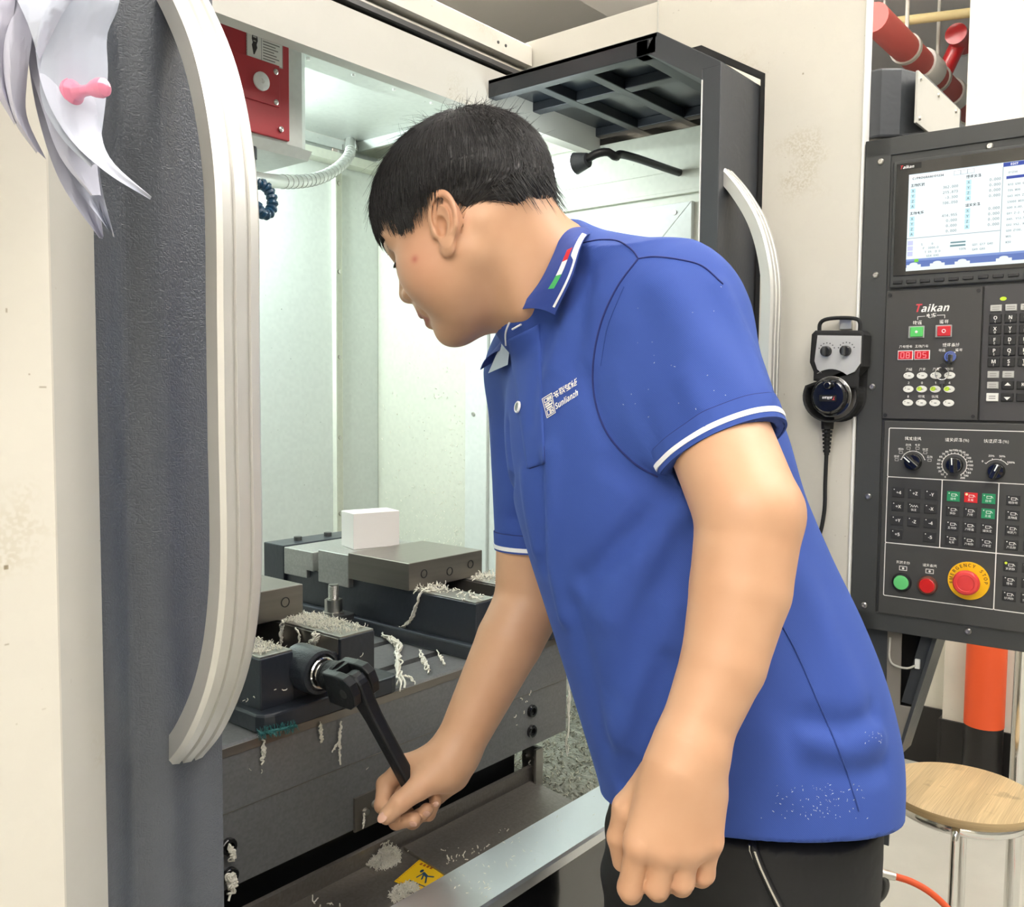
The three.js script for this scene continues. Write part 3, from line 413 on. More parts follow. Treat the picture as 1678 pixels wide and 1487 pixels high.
// ---- the wrench on the vise screw
{
  const w = thing('vise_wrench', 'black forged wrench with a hinged head, held on the screw of the left vise', 'wrench', [0.73, 0.9, -0.85]);
  const hub = [0.722, 0.992, -0.906], eye = [0.722, 0.990, -0.848], end = at(697, 1332, 1.118), d = V(...end).sub(V(...eye)), L = d.length();
  put(w, 'socket', lathe([[0, 0], [0.0165, 0], [0.0185, 0.002], [0.0185, 0.006], [0.0165, 0.0065], [0.0165, 0.0085], [0.0195, 0.009], [0.0195, 0.02], [0.0225, 0.025], [0.0225, 0.031], [0, 0.031]], hub, [hub[0], hub[1], 1], 28), M.tool, 'black ribbed socket');
  const e1 = V(0, 0, 1), dn = d.clone().normalize(), e3 = new THREE.Vector3().crossVectors(e1, dn).normalize(), e2 = new THREE.Vector3().crossVectors(e3, e1), fork = [];
  for (const s of [-1, 1]) {
    const g = prism([[-0.034, -0.021], [-0.010, -0.0225], [0.006, -0.0215], [0.016, -0.014], [0.019, 0], [0.016, 0.014], [0.006, 0.0215], [-0.010, 0.0225], [-0.034, 0.021]], 0.0125, 0.002); g.translate(0, 0, -0.00625);
    g.applyMatrix4(new THREE.Matrix4().makeBasis(e1, e2, e3)); const o = e3.clone().multiplyScalar(s * 0.0155); g.translate(eye[0] + o.x, eye[1] + o.y, eye[2] + o.z); fork.push(uvBox(g));
  }
  const web = prism([[-0.036, -0.021], [-0.020, -0.0215], [-0.020, 0.0215], [-0.036, 0.021]], 0.042, 0.002); web.translate(0, 0, -0.021); web.applyMatrix4(new THREE.Matrix4().makeBasis(e1, e2, e3)); web.translate(...eye); fork.push(uvBox(web));
  put(w, 'fork', merge(fork), M.tool, 'two pronged fork with an open slot');
  const yAx = dn.clone().negate(), xAx = new THREE.Vector3().crossVectors(yAx, e3).normalize();
  const pr = []; for (let i = 0; i <= 12; i++) { const a = Math.PI * (-0.12 + 1.24 * i / 12); pr.push([0.0185 * Math.cos(a), 0.0185 * Math.sin(a)]); }
  pr.push([-0.0125, -0.026], [-0.0098, -0.045], [-0.0090, -0.10], [-0.0095, -L + 0.012], [-0.0065, -L], [0.0065, -L], [0.0095, -L + 0.012], [0.0090, -0.10], [0.0098, -0.045], [0.0125, -0.026]);
  const g = prism(pr, 0.0175, 0.0035); g.translate(0, 0, -0.00875); g.applyMatrix4(new THREE.Matrix4().makeBasis(xAx, yAx, e3)); g.translate(...eye); put(w, 'lever', uvBox(g), M.tool, 'long black lever');
  const n = e3.clone().multiplyScalar(0.0225), P = V(...eye); put(w, 'hinge_pin', cyl(P.clone().sub(n).toArray(), P.clone().add(n).toArray(), 0.006, 0.006, 16), M.steelDark, 'hinge pin');
}

// ---- swarf
const guardY = (z) => z < -0.958 ? 0.70 : 0.675 + (0.648 - 0.675) * (z + 0.958) / (0.219);
function onGuard(px, py) { const r = ray(px, py); let t = 1; for (let i = 0; i < 400; i++) { const y = 1.35 + r[1] * t, z = r[2] * t; if (y < guardY(z) || z < -0.957) break; t += 0.002; } return [r[0] * t, 1.35 + r[1] * t, r[2] * t]; }
function curl(r, s) { const n = 5, p = []; let a = r() * 6.28, b = (r() - 0.5) * 1.5, q = [0, 0, 0]; for (let i = 0; i < n; i++) { p.push(q.slice()); q = [q[0] + Math.cos(a) * Math.cos(b) * s, q[1] + Math.sin(b) * s, q[2] + Math.sin(a) * Math.cos(b) * s]; a += (r() - 0.3) * 2.2; b += (r() - 0.5) * 1.6; } return tube(p, s * 0.34, 7, 4); }
const chipShapes = (() => { const r = rng(99); return Array.from({ length: 14 }, () => curl(r, 0.0022)); })();
function chips(list, seed, scale = 1) {                  // curled white chips lying at the given places
  const r = rng(seed), out = [], m = new THREE.Matrix4(), q = new THREE.Quaternion(), e = new THREE.Euler();
  for (const p of list) { const g = chipShapes[Math.floor(r() * 14)].clone(), s = scale * (0.6 + 0.9 * r()); e.set((r() - 0.5) * 1.4, r() * 6.28, (r() - 0.5) * 1.4); m.compose(V(...p), q.setFromEuler(e), V(s, s, s)); g.applyMatrix4(m); out.push(g); }
  return merge(out);
}
{
  const r = rng(3), way = (x0, x1, z0, z1, n, p) => { const l = []; while (l.length < n) { const x = lerp(x0, x1, r()), z = lerp(z0, z1, r()); if (r() < p(x, z)) l.push([x, 1.0235, z]); } return l; };
  solo('swarf_layer', 'white plastic shavings lying on the left guide way of the left vise', 'shavings', chips(way(0.655, 0.697, -1.07, -0.955, 620, () => 0.8), 1, 0.6), M.chip, null, 'stuff');
  solo('swarf_layer', 'white plastic shavings thickly covering the right guide way of the left vise', 'shavings', chips(way(0.782, 0.834, -1.08, -0.952, 820, (x, z) => z < -1.0 ? 1 : 0.4), 2, 0.6), M.chip, null, 'stuff');
  solo('swarf_layer', 'few white shavings on the guide way of the vise under the white block', 'shavings', chips(way(1.052, 1.236, -1.083, -0.95, 300, (x, z) => (x < 1.098 || x > 1.18) && z < -1.05 ? 1 : x < 1.098 || x > 1.18 ? 0.12 : 0), 4), M.chip, null, 'stuff');
  const pile = []; for (let i = 0; i < 1500; i++) { const a = r() * 6.28, q = Math.sqrt(r()); const c = onGuard(627, 1410); const x = c[0] + Math.cos(a) * q * 0.027 + 0.006 * (1 - q), z = clamp(c[2] + Math.sin(a) * q * 0.022, -0.955, -0.745); pile.push([x, guardY(z) + 0.002 + (1 - q * q) * 0.016 * r() * (1 + 0.4 * Math.sin(a * 3)), z]); }
  solo('swarf_pile', 'small heap of cream shavings on the chip guard beside the yellow sticker', 'shavings', chips(pile, 5, 0.62), M.chip, null, 'stuff');
  const pile2 = []; for (let i = 0; i < 620; i++) { const a = r() * 6.28, q = Math.sqrt(r()); const c = onGuard(664, 1466); const x = c[0] + Math.cos(a) * q * 0.024, z = clamp(c[2] + Math.sin(a) * q * 0.014, -0.955, -0.744); pile2.push([x, guardY(z) + 0.002 + (1 - q * q) * 0.01 * r(), z]); }
  solo('swarf_pile', 'pale heap of shavings half covering the yellow sticker by the sill', 'shavings', chips(pile2, 6, 0.6), M.chip, null, 'stuff');
  const line = []; for (const [a, b, n, w] of [[[668, 1396], [702, 1394], 10, 3], [[722, 1398], [752, 1396], 10, 3], [[725, 1414], [760, 1412], 30, 6], [[730, 1420], [800, 1390], 60, 7], [[806, 1374], [845, 1362], 16, 4], [[772, 1382], [790, 1378], 6, 2], [[500, 1480], [560, 1487], 8, 6], [[520, 1420], [610, 1380], 6, 20]]) for (let i = 0; i < n; i++) { const t = r(), p = onGuard(lerp(a[0], b[0], t) + (r() - 0.5) * w * 2, lerp(a[1], b[1], t) + (r() - 0.5) * w); if (p[2] < -0.745 && p[2] > -0.955) line.push([p[0], p[1] + 0.0015, p[2]]); }
  solo('swarf_scatter', 'loose white shavings scattered along the chip guard towards the sill', 'shavings', chips(line, 7, 0.9), M.chip, null, 'stuff');
  const sl = []; for (let i = 0; i < 46; i++) { const z = lerp(-0.73, -0.665, r()), x = 0.75 + r() * r() * 0.5; sl.push([x, 0.7712, z]); }
  solo('swarf_scatter', 'tiny white flecks strewn on the bright front sill', 'shavings', chips(sl, 8, 0.4), M.chip, null, 'stuff');
  const tb = []; for (const [px, py] of [[500, 1172], [470, 1165], [453, 1130], [462, 1130], [405, 1145], [398, 1150], [415, 1143], [560, 1150], [494, 1094], [487, 1098], [496, 1088], [590, 1077], [586, 1080]]) tb.push(hit(px, py, 2, -0.9435)); for (const [px, py] of [[868, 1140], [862, 1152], [873, 1160], [842, 1176], [848, 1188], [428, 1268], [412, 1263], [640, 1235], [600, 1262], [855, 1148], [858, 1170]]) tb.push(hit(px, py, 2, -0.9285));
  solo('swarf_fleck', 'white flecks stuck to the front of the left vise and the table', 'shavings', chips(tb, 9, 0.8), M.chip, null, 'stuff');
  const wl = []; for (let i = 0; i < 520; i++) { const p = hit(lerp(560, 800, Math.sqrt(r())), lerp(560, 900, Math.sqrt(r())), 0, 1.7505); if (p[2] > -1.95 && p[1] < 1.6) wl.push(p); }
  solo('swarf_fleck', 'many white flecks stuck to the cream side panel of the chamber', 'shavings', chips(wl, 10, 0.75), M.chip, null, 'stuff');
  // heap in the tray at the right
  const bump = fbm(71, 6, 4), heapH = (x, z) => 0.455 + 0.16 * smooth(1.16, 1.36, x) * smooth(-0.742, -0.86, z) * (0.75 + 0.5 * bump(x, z)) + 0.012 * bump(x * 6, z * 6);
  const hg = new THREE.PlaneGeometry(0.56, 1.1, 90, 170); hg.rotateX(-Math.PI / 2); hg.translate(1.465, 0, -1.30); const pa = hg.attributes.position; for (let i = 0; i < pa.count; i++) pa.setY(i, heapH(pa.getX(i), pa.getZ(i)));
  hg.computeVertexNormals(); const heap = solo('swarf_heap', 'wet grey green drift of shavings in the tray right of the table', 'shavings', hg, std({ color: C(0.34, 0.34, 0.28), roughness: 0.6, map: innerMap, bumpMap: grain, bumpScale: 0.003 }), null, 'stuff');
  const inst = new THREE.InstancedMesh(chipShapes[3], std({ color: C(0.62, 0.60, 0.51), roughness: 0.5 }), 5200); const m = new THREE.Matrix4(), q = new THREE.Quaternion(), e = new THREE.Euler(), col = new THREE.Color();
  for (let i = 0; i < 5200; i++) { const x = lerp(1.2, 1.74, r()), z = lerp(-1.5, -0.76, r()), s = 0.7 + 1.3 * r(); e.set(r() * 6, r() * 6, r() * 6); m.compose(V(x, heapH(x, z) + 0.002, z), q.setFromEuler(e), V(s, s, s)); inst.setMatrixAt(i, m); const k = 0.35 + 0.65 * r(); inst.setColorAt(i, col.setRGB(k, k * 1.0, k * 0.93)); }
  inst.name = 'loose_shavings'; inst.userData.kind = 'stuff'; inst.userData.label = 'curled shavings'; inst.position.set(-heap.position.x, -heap.position.y, -heap.position.z); heap.add(shadows(inst));
}
function strand(label, pts, seed, count, spread, thick = 0.0011) {
  const r = rng(seed), list = [];
  for (let k = 0; k < count; k++) { const t0 = r() * 0.35, t1 = k ? 0.6 + 0.4 * r() : 1, c = new THREE.CatmullRomCurve3(pts.map((p) => V(...p)), false, 'centripetal'), q = [], n = 14; const ph = r() * 6; for (let i = 0; i <= n; i++) { const p = c.getPoint(lerp(k ? t0 : 0, t1, i / n)); q.push([p.x + (r() - 0.5) * spread + Math.sin(ph + i * 1.7) * spread * 0.4, p.y + (r() - 0.5) * spread, p.z + r() * spread * 0.6]); } list.push(tube(q, thick * (0.7 + 0.6 * r()), 40, 5)); }
  return solo('swarf_strand', label, 'shavings', merge(list), M.chip, 'hanging shavings');
}
{
  const S = (l, axis, val, px, seed, n, sp, th) => strand(l, px.map(([x, y]) => hit(x, y, axis, val)), seed, n, sp, th);
  S('white shaving hooked over the inner edge of the right guide way, left vise', 0, 0.772, [[470, 1016], [462, 1022], [460, 1040], [461, 1056]], 1, 6, 0.004, 0.0016);
  S('thin white curl hanging in the slot of the left vise', 0, 0.772, [[483, 1029], [489, 1038], [491, 1062]], 2, 2, 0.002);
  S('tangled knot of white shavings in the slot above the wrench socket', 0, 0.770, [[512, 1032], [516, 1046], [505, 1058], [516, 1064]], 3, 9, 0.008);
  strand('long white shaving trailing down the side of the right vise', [hit(725, 964, 1, 1.0235), hit(692, 968, 1, 1.0235), hit(684, 985, 0, 1.048), hit(676, 1008, 0, 1.048), hit(664, 1024, 0, 1.048), hit(650, 1030, 0, 1.046)], 4, 6, 0.005, 0.0014);
  strand('thick rope of white shavings lying across the table slots', [[617, 1030], [632, 1044], [648, 1056], [650, 1080], [652, 1105], [660, 1130]].map(([x, y], i) => hit(x, y, 1, 0.936)), 5, 12, 0.010, 0.0015);
  strand('curved white shaving at the foot of the thick rope on the table', [[655, 1105], [670, 1110], [680, 1122]].map(([x, y]) => hit(x, y, 1, 0.934)), 6, 2, 0.003);
  strand('wispy white shaving on the table left of the forearm', [[686, 1068], [694, 1085], [704, 1102]].map(([x, y]) => hit(x, y, 1, 0.934)), 7, 4, 0.006);
  strand('short white shaving on the table nearest the forearm', [[716, 1066], [722, 1078], [728, 1090]].map(([x, y]) => hit(x, y, 1, 0.934)), 8, 3, 0.004);
  S('thin shaving dangling under the teal brush', 2, -0.9275, [[431, 1212], [431, 1232], [428, 1252]], 9, 4, 0.004, 0.001);
  S('short tattered shaving hanging from the table edge', 2, -0.9275, [[524, 1184], [525, 1200], [526, 1218]], 10, 4, 0.004, 0.0009);
  S('forked shaving hanging from the table edge above the wrench lever', 2, -0.9275, [[558, 1182], [556, 1208], [557, 1252]], 11, 4, 0.003, 0.0011);
  S('small side fork of the shaving beside the wrench lever', 2, -0.9275, [[557, 1214], [549, 1224], [545, 1232]], 12, 2, 0.002, 0.0011);
  strand('long white shaving hanging at the right end of the table', [hit(922, 1062, 0, 1.28), hit(930, 1110, 0, 1.28), hit(931, 1170, 0, 1.28), hit(928, 1238, 0, 1.28)], 13, 6, 0.005, 0.0013);
  S('white shaving running down the steel bracket', 0, 1.212, [[868, 1246], [866, 1285], [864, 1322]], 14, 6, 0.006, 0.0015);
  S('tuft of shavings on the upper plug bolt', 2, -0.922, [[376, 1386], [380, 1398], [378, 1410]], 15, 6, 0.006, 0.0011);
  S('ragged shavings hanging from the lower plug bolt', 2, -0.922, [[372, 1434], [380, 1444], [376, 1470]], 16, 9, 0.008, 0.0012);
  S('white drip of shaving on the left screw of the small steel plate', 2, -0.9195, [[596, 1332], [596, 1345], [594, 1358]], 17, 3, 0.002, 0.001);
}
// yellow warning sticker on the chip guard
{
  const cv = document.createElement('canvas'); cv.width = 256; cv.height = 200; const c = cv.getContext('2d');
  c.fillStyle = '#f2c414'; c.fillRect(0, 0, 256, 200); c.strokeStyle = '#c2571c'; c.lineWidth = 3; c.setLineDash([7, 6]); c.strokeRect(10, 10, 236, 180); c.setLineDash([]);
  c.fillStyle = '#a0481a'; for (let i = 0; i < 4; i++) c.fillRect(34 + i * 30, 28, 18, 16);
  c.strokeStyle = '#173f66'; c.lineCap = 'round'; c.lineWidth = 16; c.beginPath(); c.moveTo(120, 84); c.lineTo(160, 96); c.stroke(); c.lineWidth = 10; c.beginPath(); c.moveTo(160, 96); c.lineTo(206, 84); c.moveTo(160, 96); c.lineTo(196, 136); c.moveTo(122, 88); c.lineTo(108, 124); c.moveTo(130, 92); c.lineTo(150, 124); c.stroke(); c.fillStyle = '#173f66'; c.beginPath(); c.arc(96, 76, 12, 0, 7); c.fill(); c.lineWidth = 6; c.beginPath(); c.moveTo(90, 160); c.lineTo(216, 160); c.stroke();
  const t = new THREE.CanvasTexture(cv); t.colorSpace = THREE.SRGBColorSpace;
  const A = onGuard(690, 1409), B = onGuard(646, 1446), Cc = onGuard(737, 1428), Dd = [B[0] + Cc[0] - A[0], 0, B[2] + Cc[2] - A[2]]; for (const p of [A, B, Cc, Dd]) { p[2] = Math.min(p[2], -0.742); p[1] = guardY(p[2]) + 0.0012; }
  const g = new THREE.BufferGeometry(), q = [...A, ...B, ...Cc, ...Dd], lo = q.map((v, i) => i % 3 === 1 ? v - 0.0008 : v); g.setAttribute('position', new THREE.Float32BufferAttribute([...q, ...lo], 3)); g.setAttribute('uv', new THREE.Float32BufferAttribute([0, 1, 0, 0, 1, 1, 1, 0, 0, 1, 0, 0, 1, 1, 1, 0], 2)); g.setIndex([0, 1, 2, 2, 1, 3, 0, 4, 5, 0, 5, 1, 2, 3, 7, 2, 7, 6, 1, 5, 7, 1, 7, 3, 0, 2, 6, 0, 6, 4]); g.computeVertexNormals();
  solo('warning_sticker', 'yellow warning sticker with a blue slipping figure on the chip guard', 'sticker', g, std({ map: t, roughness: 0.45 }));
}
// ---------------------------------------------------------------- control panel
const GLYPH = {   // rough strokes of the printed characters on a 10 x 10 grid: each stroke is a run of column and row digits
  电: '2272 2225 2266 7276 6226 5058 5899', 源: '0112 0314 0817 3090 3038 5142 4484 6468 5596', 通: '0112 0425 2528 0899 3090 3488 3383 8388 6387', 断: '1018 1888 4048 2466 6091 6169 8489', 开: '1191 0595 3138 7179', 接: '1018 0232 0536 5060 4192 4494 6259 5589', 程: '0131 1119 0333 5090 5053 5393 4595 7059 4999', 序: '5060 1191 1118 3373 7355 2686 5659', 保: '3019 1419 4181 4144 4484 3696 6359 6639 6699', 护: '1019 0333 6070 5282 5259 5585', 模: '1019 0333 4191 5072 4383 4386 4686 3797 6799', 式: '0282 6069 6899 1454 3458 0878', 选: '0112 0425 0899 4050 3393 5058 7078', 择: '1019 0333 4181 8154 4487 3696 6099', 进: '0112 0425 0899 3292 3696 5058 8089', 给: '2013 1345 4519 5038 5093 4575 4588 8888', 倍: '2009 1419 4090 5042 7082 3494 4688 4648', 率: '5060 1181 5255 1122 7288 0797 5669', 快: '1019 0312 3343 4282 6066 4696 6639 6699', 速: '0112 0425 0899 3191 4284 6068 6449', 循: '2002 2202 1419 3191 3138 5388 5399 6191', 环: '0131 0434 0838 2028 4191 6139 7089', 启: '4050 2181 2129 2484 3688 3838', 动: '0141 0444 2008 0838 5393 7059 9388', 持: '1019 0333 4191 6054 3393 3696 7499', 异: '1181 1188 1545 8145 0595 3559 7579', 联: '0040 1018 3039 1333 1636 5052 8071 5393 5696 7359 7699', 智: '1002 0141 0343 2315 6191 6155 9155 2686 2699 8689 2989', 能: '2004 0444 1535 1519 3539 1737 6064 9062 6494 6559 9577 6999', 号: '2181 2124 2484 0595 3548 4888', 刀: '1181 4109 8188', 主: '4050 1181 2575 0898 4148', 轴: '0141 2008 0434 4848 5292 5259 9299 7099 5595', 断2: '',
};
function glyph(c, ch, x, y, s) { const g = GLYPH[ch]; if (!g) return; c.beginPath(); for (const st of g.split(' ')) for (let i = 0; i < st.length; i += 2) { const px = x + (+st[i]) / 9 * s * 0.9, py = y + (+st[i + 1]) / 9 * s * 0.9; i ? c.lineTo(px, py) : c.moveTo(px, py); } c.stroke(); }
function cjk(c, text, cx, cy, s, lw = s * 0.11) { c.lineWidth = lw; c.lineCap = 'round'; const L = [...text], w = L.length * s; L.forEach((ch, i) => { const x = cx - w / 2 + i * s; if (GLYPH[ch]) glyph(c, ch, x + s * 0.05, cy - s * 0.45, s * 0.9); else { c.font = `bold ${s}px sans-serif`; c.textAlign = 'center'; c.textBaseline = 'middle'; c.fillText(ch, x + s / 2, cy); } }); }
const A33 = 3.3 * Math.PI / 180, PANEL_BASE = 0.97;
const cp = thing('control_panel', 'dark grey machine control panel with a lit screen, keys and a red emergency button', 'control panel', [1.505, PANEL_BASE, -0.515]);
cp.rotation.y = -(Math.PI / 2 - A33);
const PW = 0.46, Y = (y) => y - PANEL_BASE;
{
  const B = (x0, x1, y0, y1, z0, z1, r = 0.002, seg = 1) => box(x0, x1, Y(y0), Y(y1), z0, z1, r, seg);
  const L = (name, geo, mat, label, parent = cp) => part(parent, name, geo, mat, null, label);
  L('housing', B(0, PW, 0.97, 1.763, -0.11, -0.003, 0.004, 2), M.panelGrey, 'dark grey sheet housing');
  L('front_rim', merge([B(0, PW, 0.97, 1.0, -0.004, 0, 0.0015), B(0, PW, 1.735, 1.763, -0.004, 0, 0.0015), B(0, 0.040, 0.97, 1.763, -0.004, 0.0, 0.0015)]), M.panelGrey);
  const screwG = lathe([[0, 0], [0.0052, 0], [0.0050, 0.0016], [0.0034, 0.0032], [0.0018, 0.0034], [0.0014, 0.0022], [0, 0.0022]], [0, 0, 0], [0, 0, 1], 16);
  for (const [u, y] of [[0.0245, 1.7273], [0.1805, 1.7273], [0.0225, 1.5479], [0.0227, 1.3682], [0.0227, 1.1887], [0.0217, 1.0082], [0.178, 0.99], [0.335, 1.7273], [0.335, 0.99]]) part(cp, 'panel_screw', screwG, M.bolt, [u, Y(y), 0.0005]);
  // display unit
  L('display_bezel', B(0.0445, 0.40, 1.5245, 1.724, -0.004, 0.004, 0.003, 2), M.panelGrey, 'dark display bezel');
  L('display_glass', B(0.050, 0.395, 1.543, 1.719, 0.003, 0.0052, 0.001), M.gloss, 'black glass front');
  const cv = document.createElement('canvas'); cv.width = 1024; cv.height = 640; const c = cv.getContext('2d');
  c.fillStyle = '#eefcff'; c.fillRect(0, 0, 1024, 640); c.fillStyle = '#d4e6f2'; c.fillRect(0, 0, 1024, 26); c.fillStyle = '#ffffff'; c.fillRect(0, 4, 690, 24);
  c.fillStyle = '#1f3fa0'; c.fillRect(560, 2, 130, 26); c.fillStyle = '#7f9cc6'; c.fillRect(700, 4, 320, 22); c.fillStyle = '#fff'; c.font = 'bold 20px sans-serif'; c.fillText('EDIT', 600, 22); c.fillStyle = '#203050'; c.fillText('MEM 10:45:34', 720, 22);
  c.fillStyle = '#333a42'; c.font = 'bold 20px sans-serif'; c.fillText('C:/PROGRAM/O1234', 22, 36); c.strokeStyle = '#9aa6b2'; c.lineWidth = 2; for (const x of [276, 316, 356]) c.strokeRect(x, 14, 38, 26);
  const block = (x, y, title, rows, wide = 290) => { c.strokeStyle = '#333a42'; c.fillStyle = '#333a42'; cjk(c, title, x + 44, y, 22); rows.forEach((t, i) => { c.fillStyle = '#bfe6ee'; c.fillRect(x, y + 20 + i * 34, 30, 30); c.fillStyle = '#333a42'; c.font = '22px monospace'; c.textAlign = 'left'; c.textBaseline = 'middle'; c.fillText('XYZA'[i], x + 8, y + 36 + i * 34); c.textAlign = 'right'; c.fillText(t, x + wide, y + 36 + i * 34); c.textAlign = 'left'; }); };
  block(14, 76, '主轴循环', ['362.000', '215.873', '-3.300', '106.050']); block(14, 260, '主轴电源', ['414.955', '0.000', '0.000', '0.000']);
  block(350, 62, '程序给率', ['0.000', '0.000', '0.000', '0.000'], 200); block(350, 244, '进给给率', ['0.000', '0.000', '0.000', '0.000'], 200);
  c.strokeStyle = '#7a8894'; c.lineWidth = 3; c.beginPath(); c.moveTo(0, 424); c.lineTo(556, 424); c.moveTo(560, 28); c.lineTo(560, 560); c.stroke();
  c.fillStyle = '#c9cdf0'; for (let i = 0; i < 3; i++) c.fillRect(6, 440 + i * 36, 34, 30); c.fillStyle = '#4a555e'; c.font = '18px monospace'; ['S     0', 'F  3000.0', 'T 05  D 0', 'G54 G90'].forEach((t, i) => c.fillText(t, 90 + i * 12, 470 + i * 26)); c.fillStyle = '#6d8f96'; c.fillRect(270, 470, 90, 10); c.fillRect(268, 490, 92, 12); c.fillStyle = '#4a555e'; c.fillText('100%', 320, 520); c.fillText('G01 G17 G40', 400, 500); c.fillText('G49 G80', 400, 530);
  c.fillStyle = '#1f3fa0'; c.fillRect(580, 88, 440, 18); c.fillStyle = '#39424a'; c.font = '17px monospace'; ['O1234', 'N10 G90 G54 G17', 'T05 M06', 'G43 H05 Z50.', 'S3000 M03', 'G00 X-40. Y0.', 'G01 Z-2. F300', 'X40. Y12.5', 'G02 X52. R8.', 'G00 Z100.', 'M05', 'M30'].forEach((t, i) => c.fillText(t, 590, 66 + (i ? 40 : 0) + i * 36));
  c.fillStyle = '#5d76b8'; c.fillRect(0, 562, 1024, 56); c.fillStyle = '#7f97d0'; c.fillRect(0, 562, 1024, 14); c.fillStyle = '#e8f0ee'; for (const x of [4, 150, 300, 540, 700, 860]) { c.fillRect(x, 600, 90, 36); c.beginPath(); c.ellipse(x + 44, 598, 26, 12, 0, 0, 7); c.fill(); } c.fillRect(0, 622, 1024, 18); c.fillStyle = '#7ed43c'; c.fillRect(52, 564, 26, 20);
  const st = new THREE.CanvasTexture(cv); st.colorSpace = THREE.SRGBColorSpace;
  const sg = new THREE.BoxGeometry(0.24, 0.1495, 0.0006); sg.translate(0.0693 + 0.12, Y(1.6247), 0.0056); L('screen', sg, std({ color: 0x111111, map: st, emissive: 0xffffff, emissiveMap: st, emissiveIntensity: 0.95, roughness: 0.2 }), 'lit screen showing axis positions and a program');
  const sl = new THREE.RectAreaLight(new THREE.Color(0.85, 0.95, 1), 0.9, 0.24, 0.15); sl.position.set(0.19, Y(1.6247), 0.008); sl.rotation.y = Math.PI; cp.add(sl); sl.castShadow = true;
  const sk = new RoundedBoxGeometry(0.0145, 0.0055, 0.004, 1, 0.0012); for (let i = 0; i < 12; i++) part(cp, 'soft_key', sk, M.keyBlack, [0.0575 + i * 0.0203, Y(1.5335), 0.0048]);
  const logo = (w, h, draw) => { const q = document.createElement('canvas'); q.width = w; q.height = h; draw(q.getContext('2d'), w, h); const t = new THREE.CanvasTexture(q); t.colorSpace = THREE.SRGBColorSpace; return t; };
  const lg = new THREE.PlaneGeometry(0.032, 0.0085); lg.translate(0.0705, Y(1.7125), 0.0056); L('badge', lg, std({ map: logo(256, 68, (k, w, h) => { k.fillStyle = '#08080a'; k.fillRect(0, 0, w, h); k.font = 'italic bold 60px sans-serif'; k.textBaseline = 'middle'; k.fillStyle = '#d8343c'; k.fillText('T', 4, 34); k.fillStyle = '#fff'; k.font = 'italic bold 50px sans-serif'; k.fillText('aikan', 40, 38); }), roughness: 0.3 }), 'red and white maker badge');
  // printed faces: one canvas for the upper plates, one for the lower plate; keys take their print from the same canvas
  const face = (u0, u1, y0, y1, px, bg, draw) => { const w = Math.round((u1 - u0) * px), h = Math.round((y1 - y0) * px), q = document.createElement('canvas'); q.width = w; q.height = h; const k = q.getContext('2d'); k.fillStyle = bg; k.fillRect(0, 0, w, h); const X = (u) => (u - u0) * px, YY = (y) => (y1 - y) * px; draw(k, X, YY, px); const t = new THREE.CanvasTexture(q); t.colorSpace = THREE.SRGBColorSpace; t.anisotropy = 8;
    const uvs = (g, ox = 0, oy = 0) => { const p = g.attributes.position, a = new Float32Array(p.count * 2); for (let i = 0; i < p.count; i++) { a[i * 2] = (p.getX(i) + ox - u0) / (u1 - u0); a[i * 2 + 1] = (p.getY(i) + oy - Y(y0)) / (y1 - y0); } g.setAttribute('uv', new THREE.BufferAttribute(a, 2)); return g; };
    return { mat: std({ map: t, roughness: 0.5 }), uvs }; };
  const INK = '#e9e7e0', keys = [];
  const up = face(0.04, 0.30, 1.315, 1.521, 5200, '#3b3b38', (k, X, YY, px) => {
    k.fillStyle = '#3f3e3c'; k.fillRect(X(0.04), YY(1.521), 0.1405 * px, 0.21 * px); k.fillStyle = '#403f40'; k.fillRect(X(0.1815), YY(1.521), 0.2 * px, 0.21 * px);
    k.textBaseline = 'middle'; k.textAlign = 'left'; k.fillStyle = '#d2404a'; k.font = `italic bold ${0.0175 * px}px sans-serif`; k.fillText('T', X(0.083), YY(1.4915)); k.fillStyle = '#f2f0ea'; k.font = `italic bold ${0.0155 * px}px sans-serif`; k.fillText('aikan', X(0.0925), YY(1.4905));
    k.strokeStyle = k.fillStyle = INK; cjk(k, '电源', X(0.1085), YY(1.4785), 0.008 * px); k.lineWidth = 0.0009 * px; k.beginPath(); k.moveTo(X(0.089), YY(1.4735)); k.lineTo(X(0.089), YY(1.478)); k.lineTo(X(0.0995), YY(1.4785)); k.moveTo(X(0.117), YY(1.479)); k.lineTo(X(0.128), YY(1.479)); k.lineTo(X(0.128), YY(1.4745)); k.stroke();
    cjk(k, '接通', X(0.089), YY(1.4685), 0.0068 * px); cjk(k, '断开', X(0.1275), YY(1.4685), 0.0068 * px);
    cjk(k, '刀号程号', X(0.073), YY(1.4315), 0.005 * px); cjk(k, '主轴刀号', X(0.0965), YY(1.4315), 0.005 * px); cjk(k, '程序保护', X(0.139), YY(1.4325), 0.0062 * px); cjk(k, '开通', X(0.126), YY(1.4245), 0.0052 * px); cjk(k, '断开', X(0.15), YY(1.4245), 0.0052 * px);
    // oval keys
    const rows = [1.3857, 1.3645, 1.3430], lab = [['刀能', '刀给', '刀率', '动开'], ['2', '0', '1', '4'], ['8', '接模', '快模', '']];
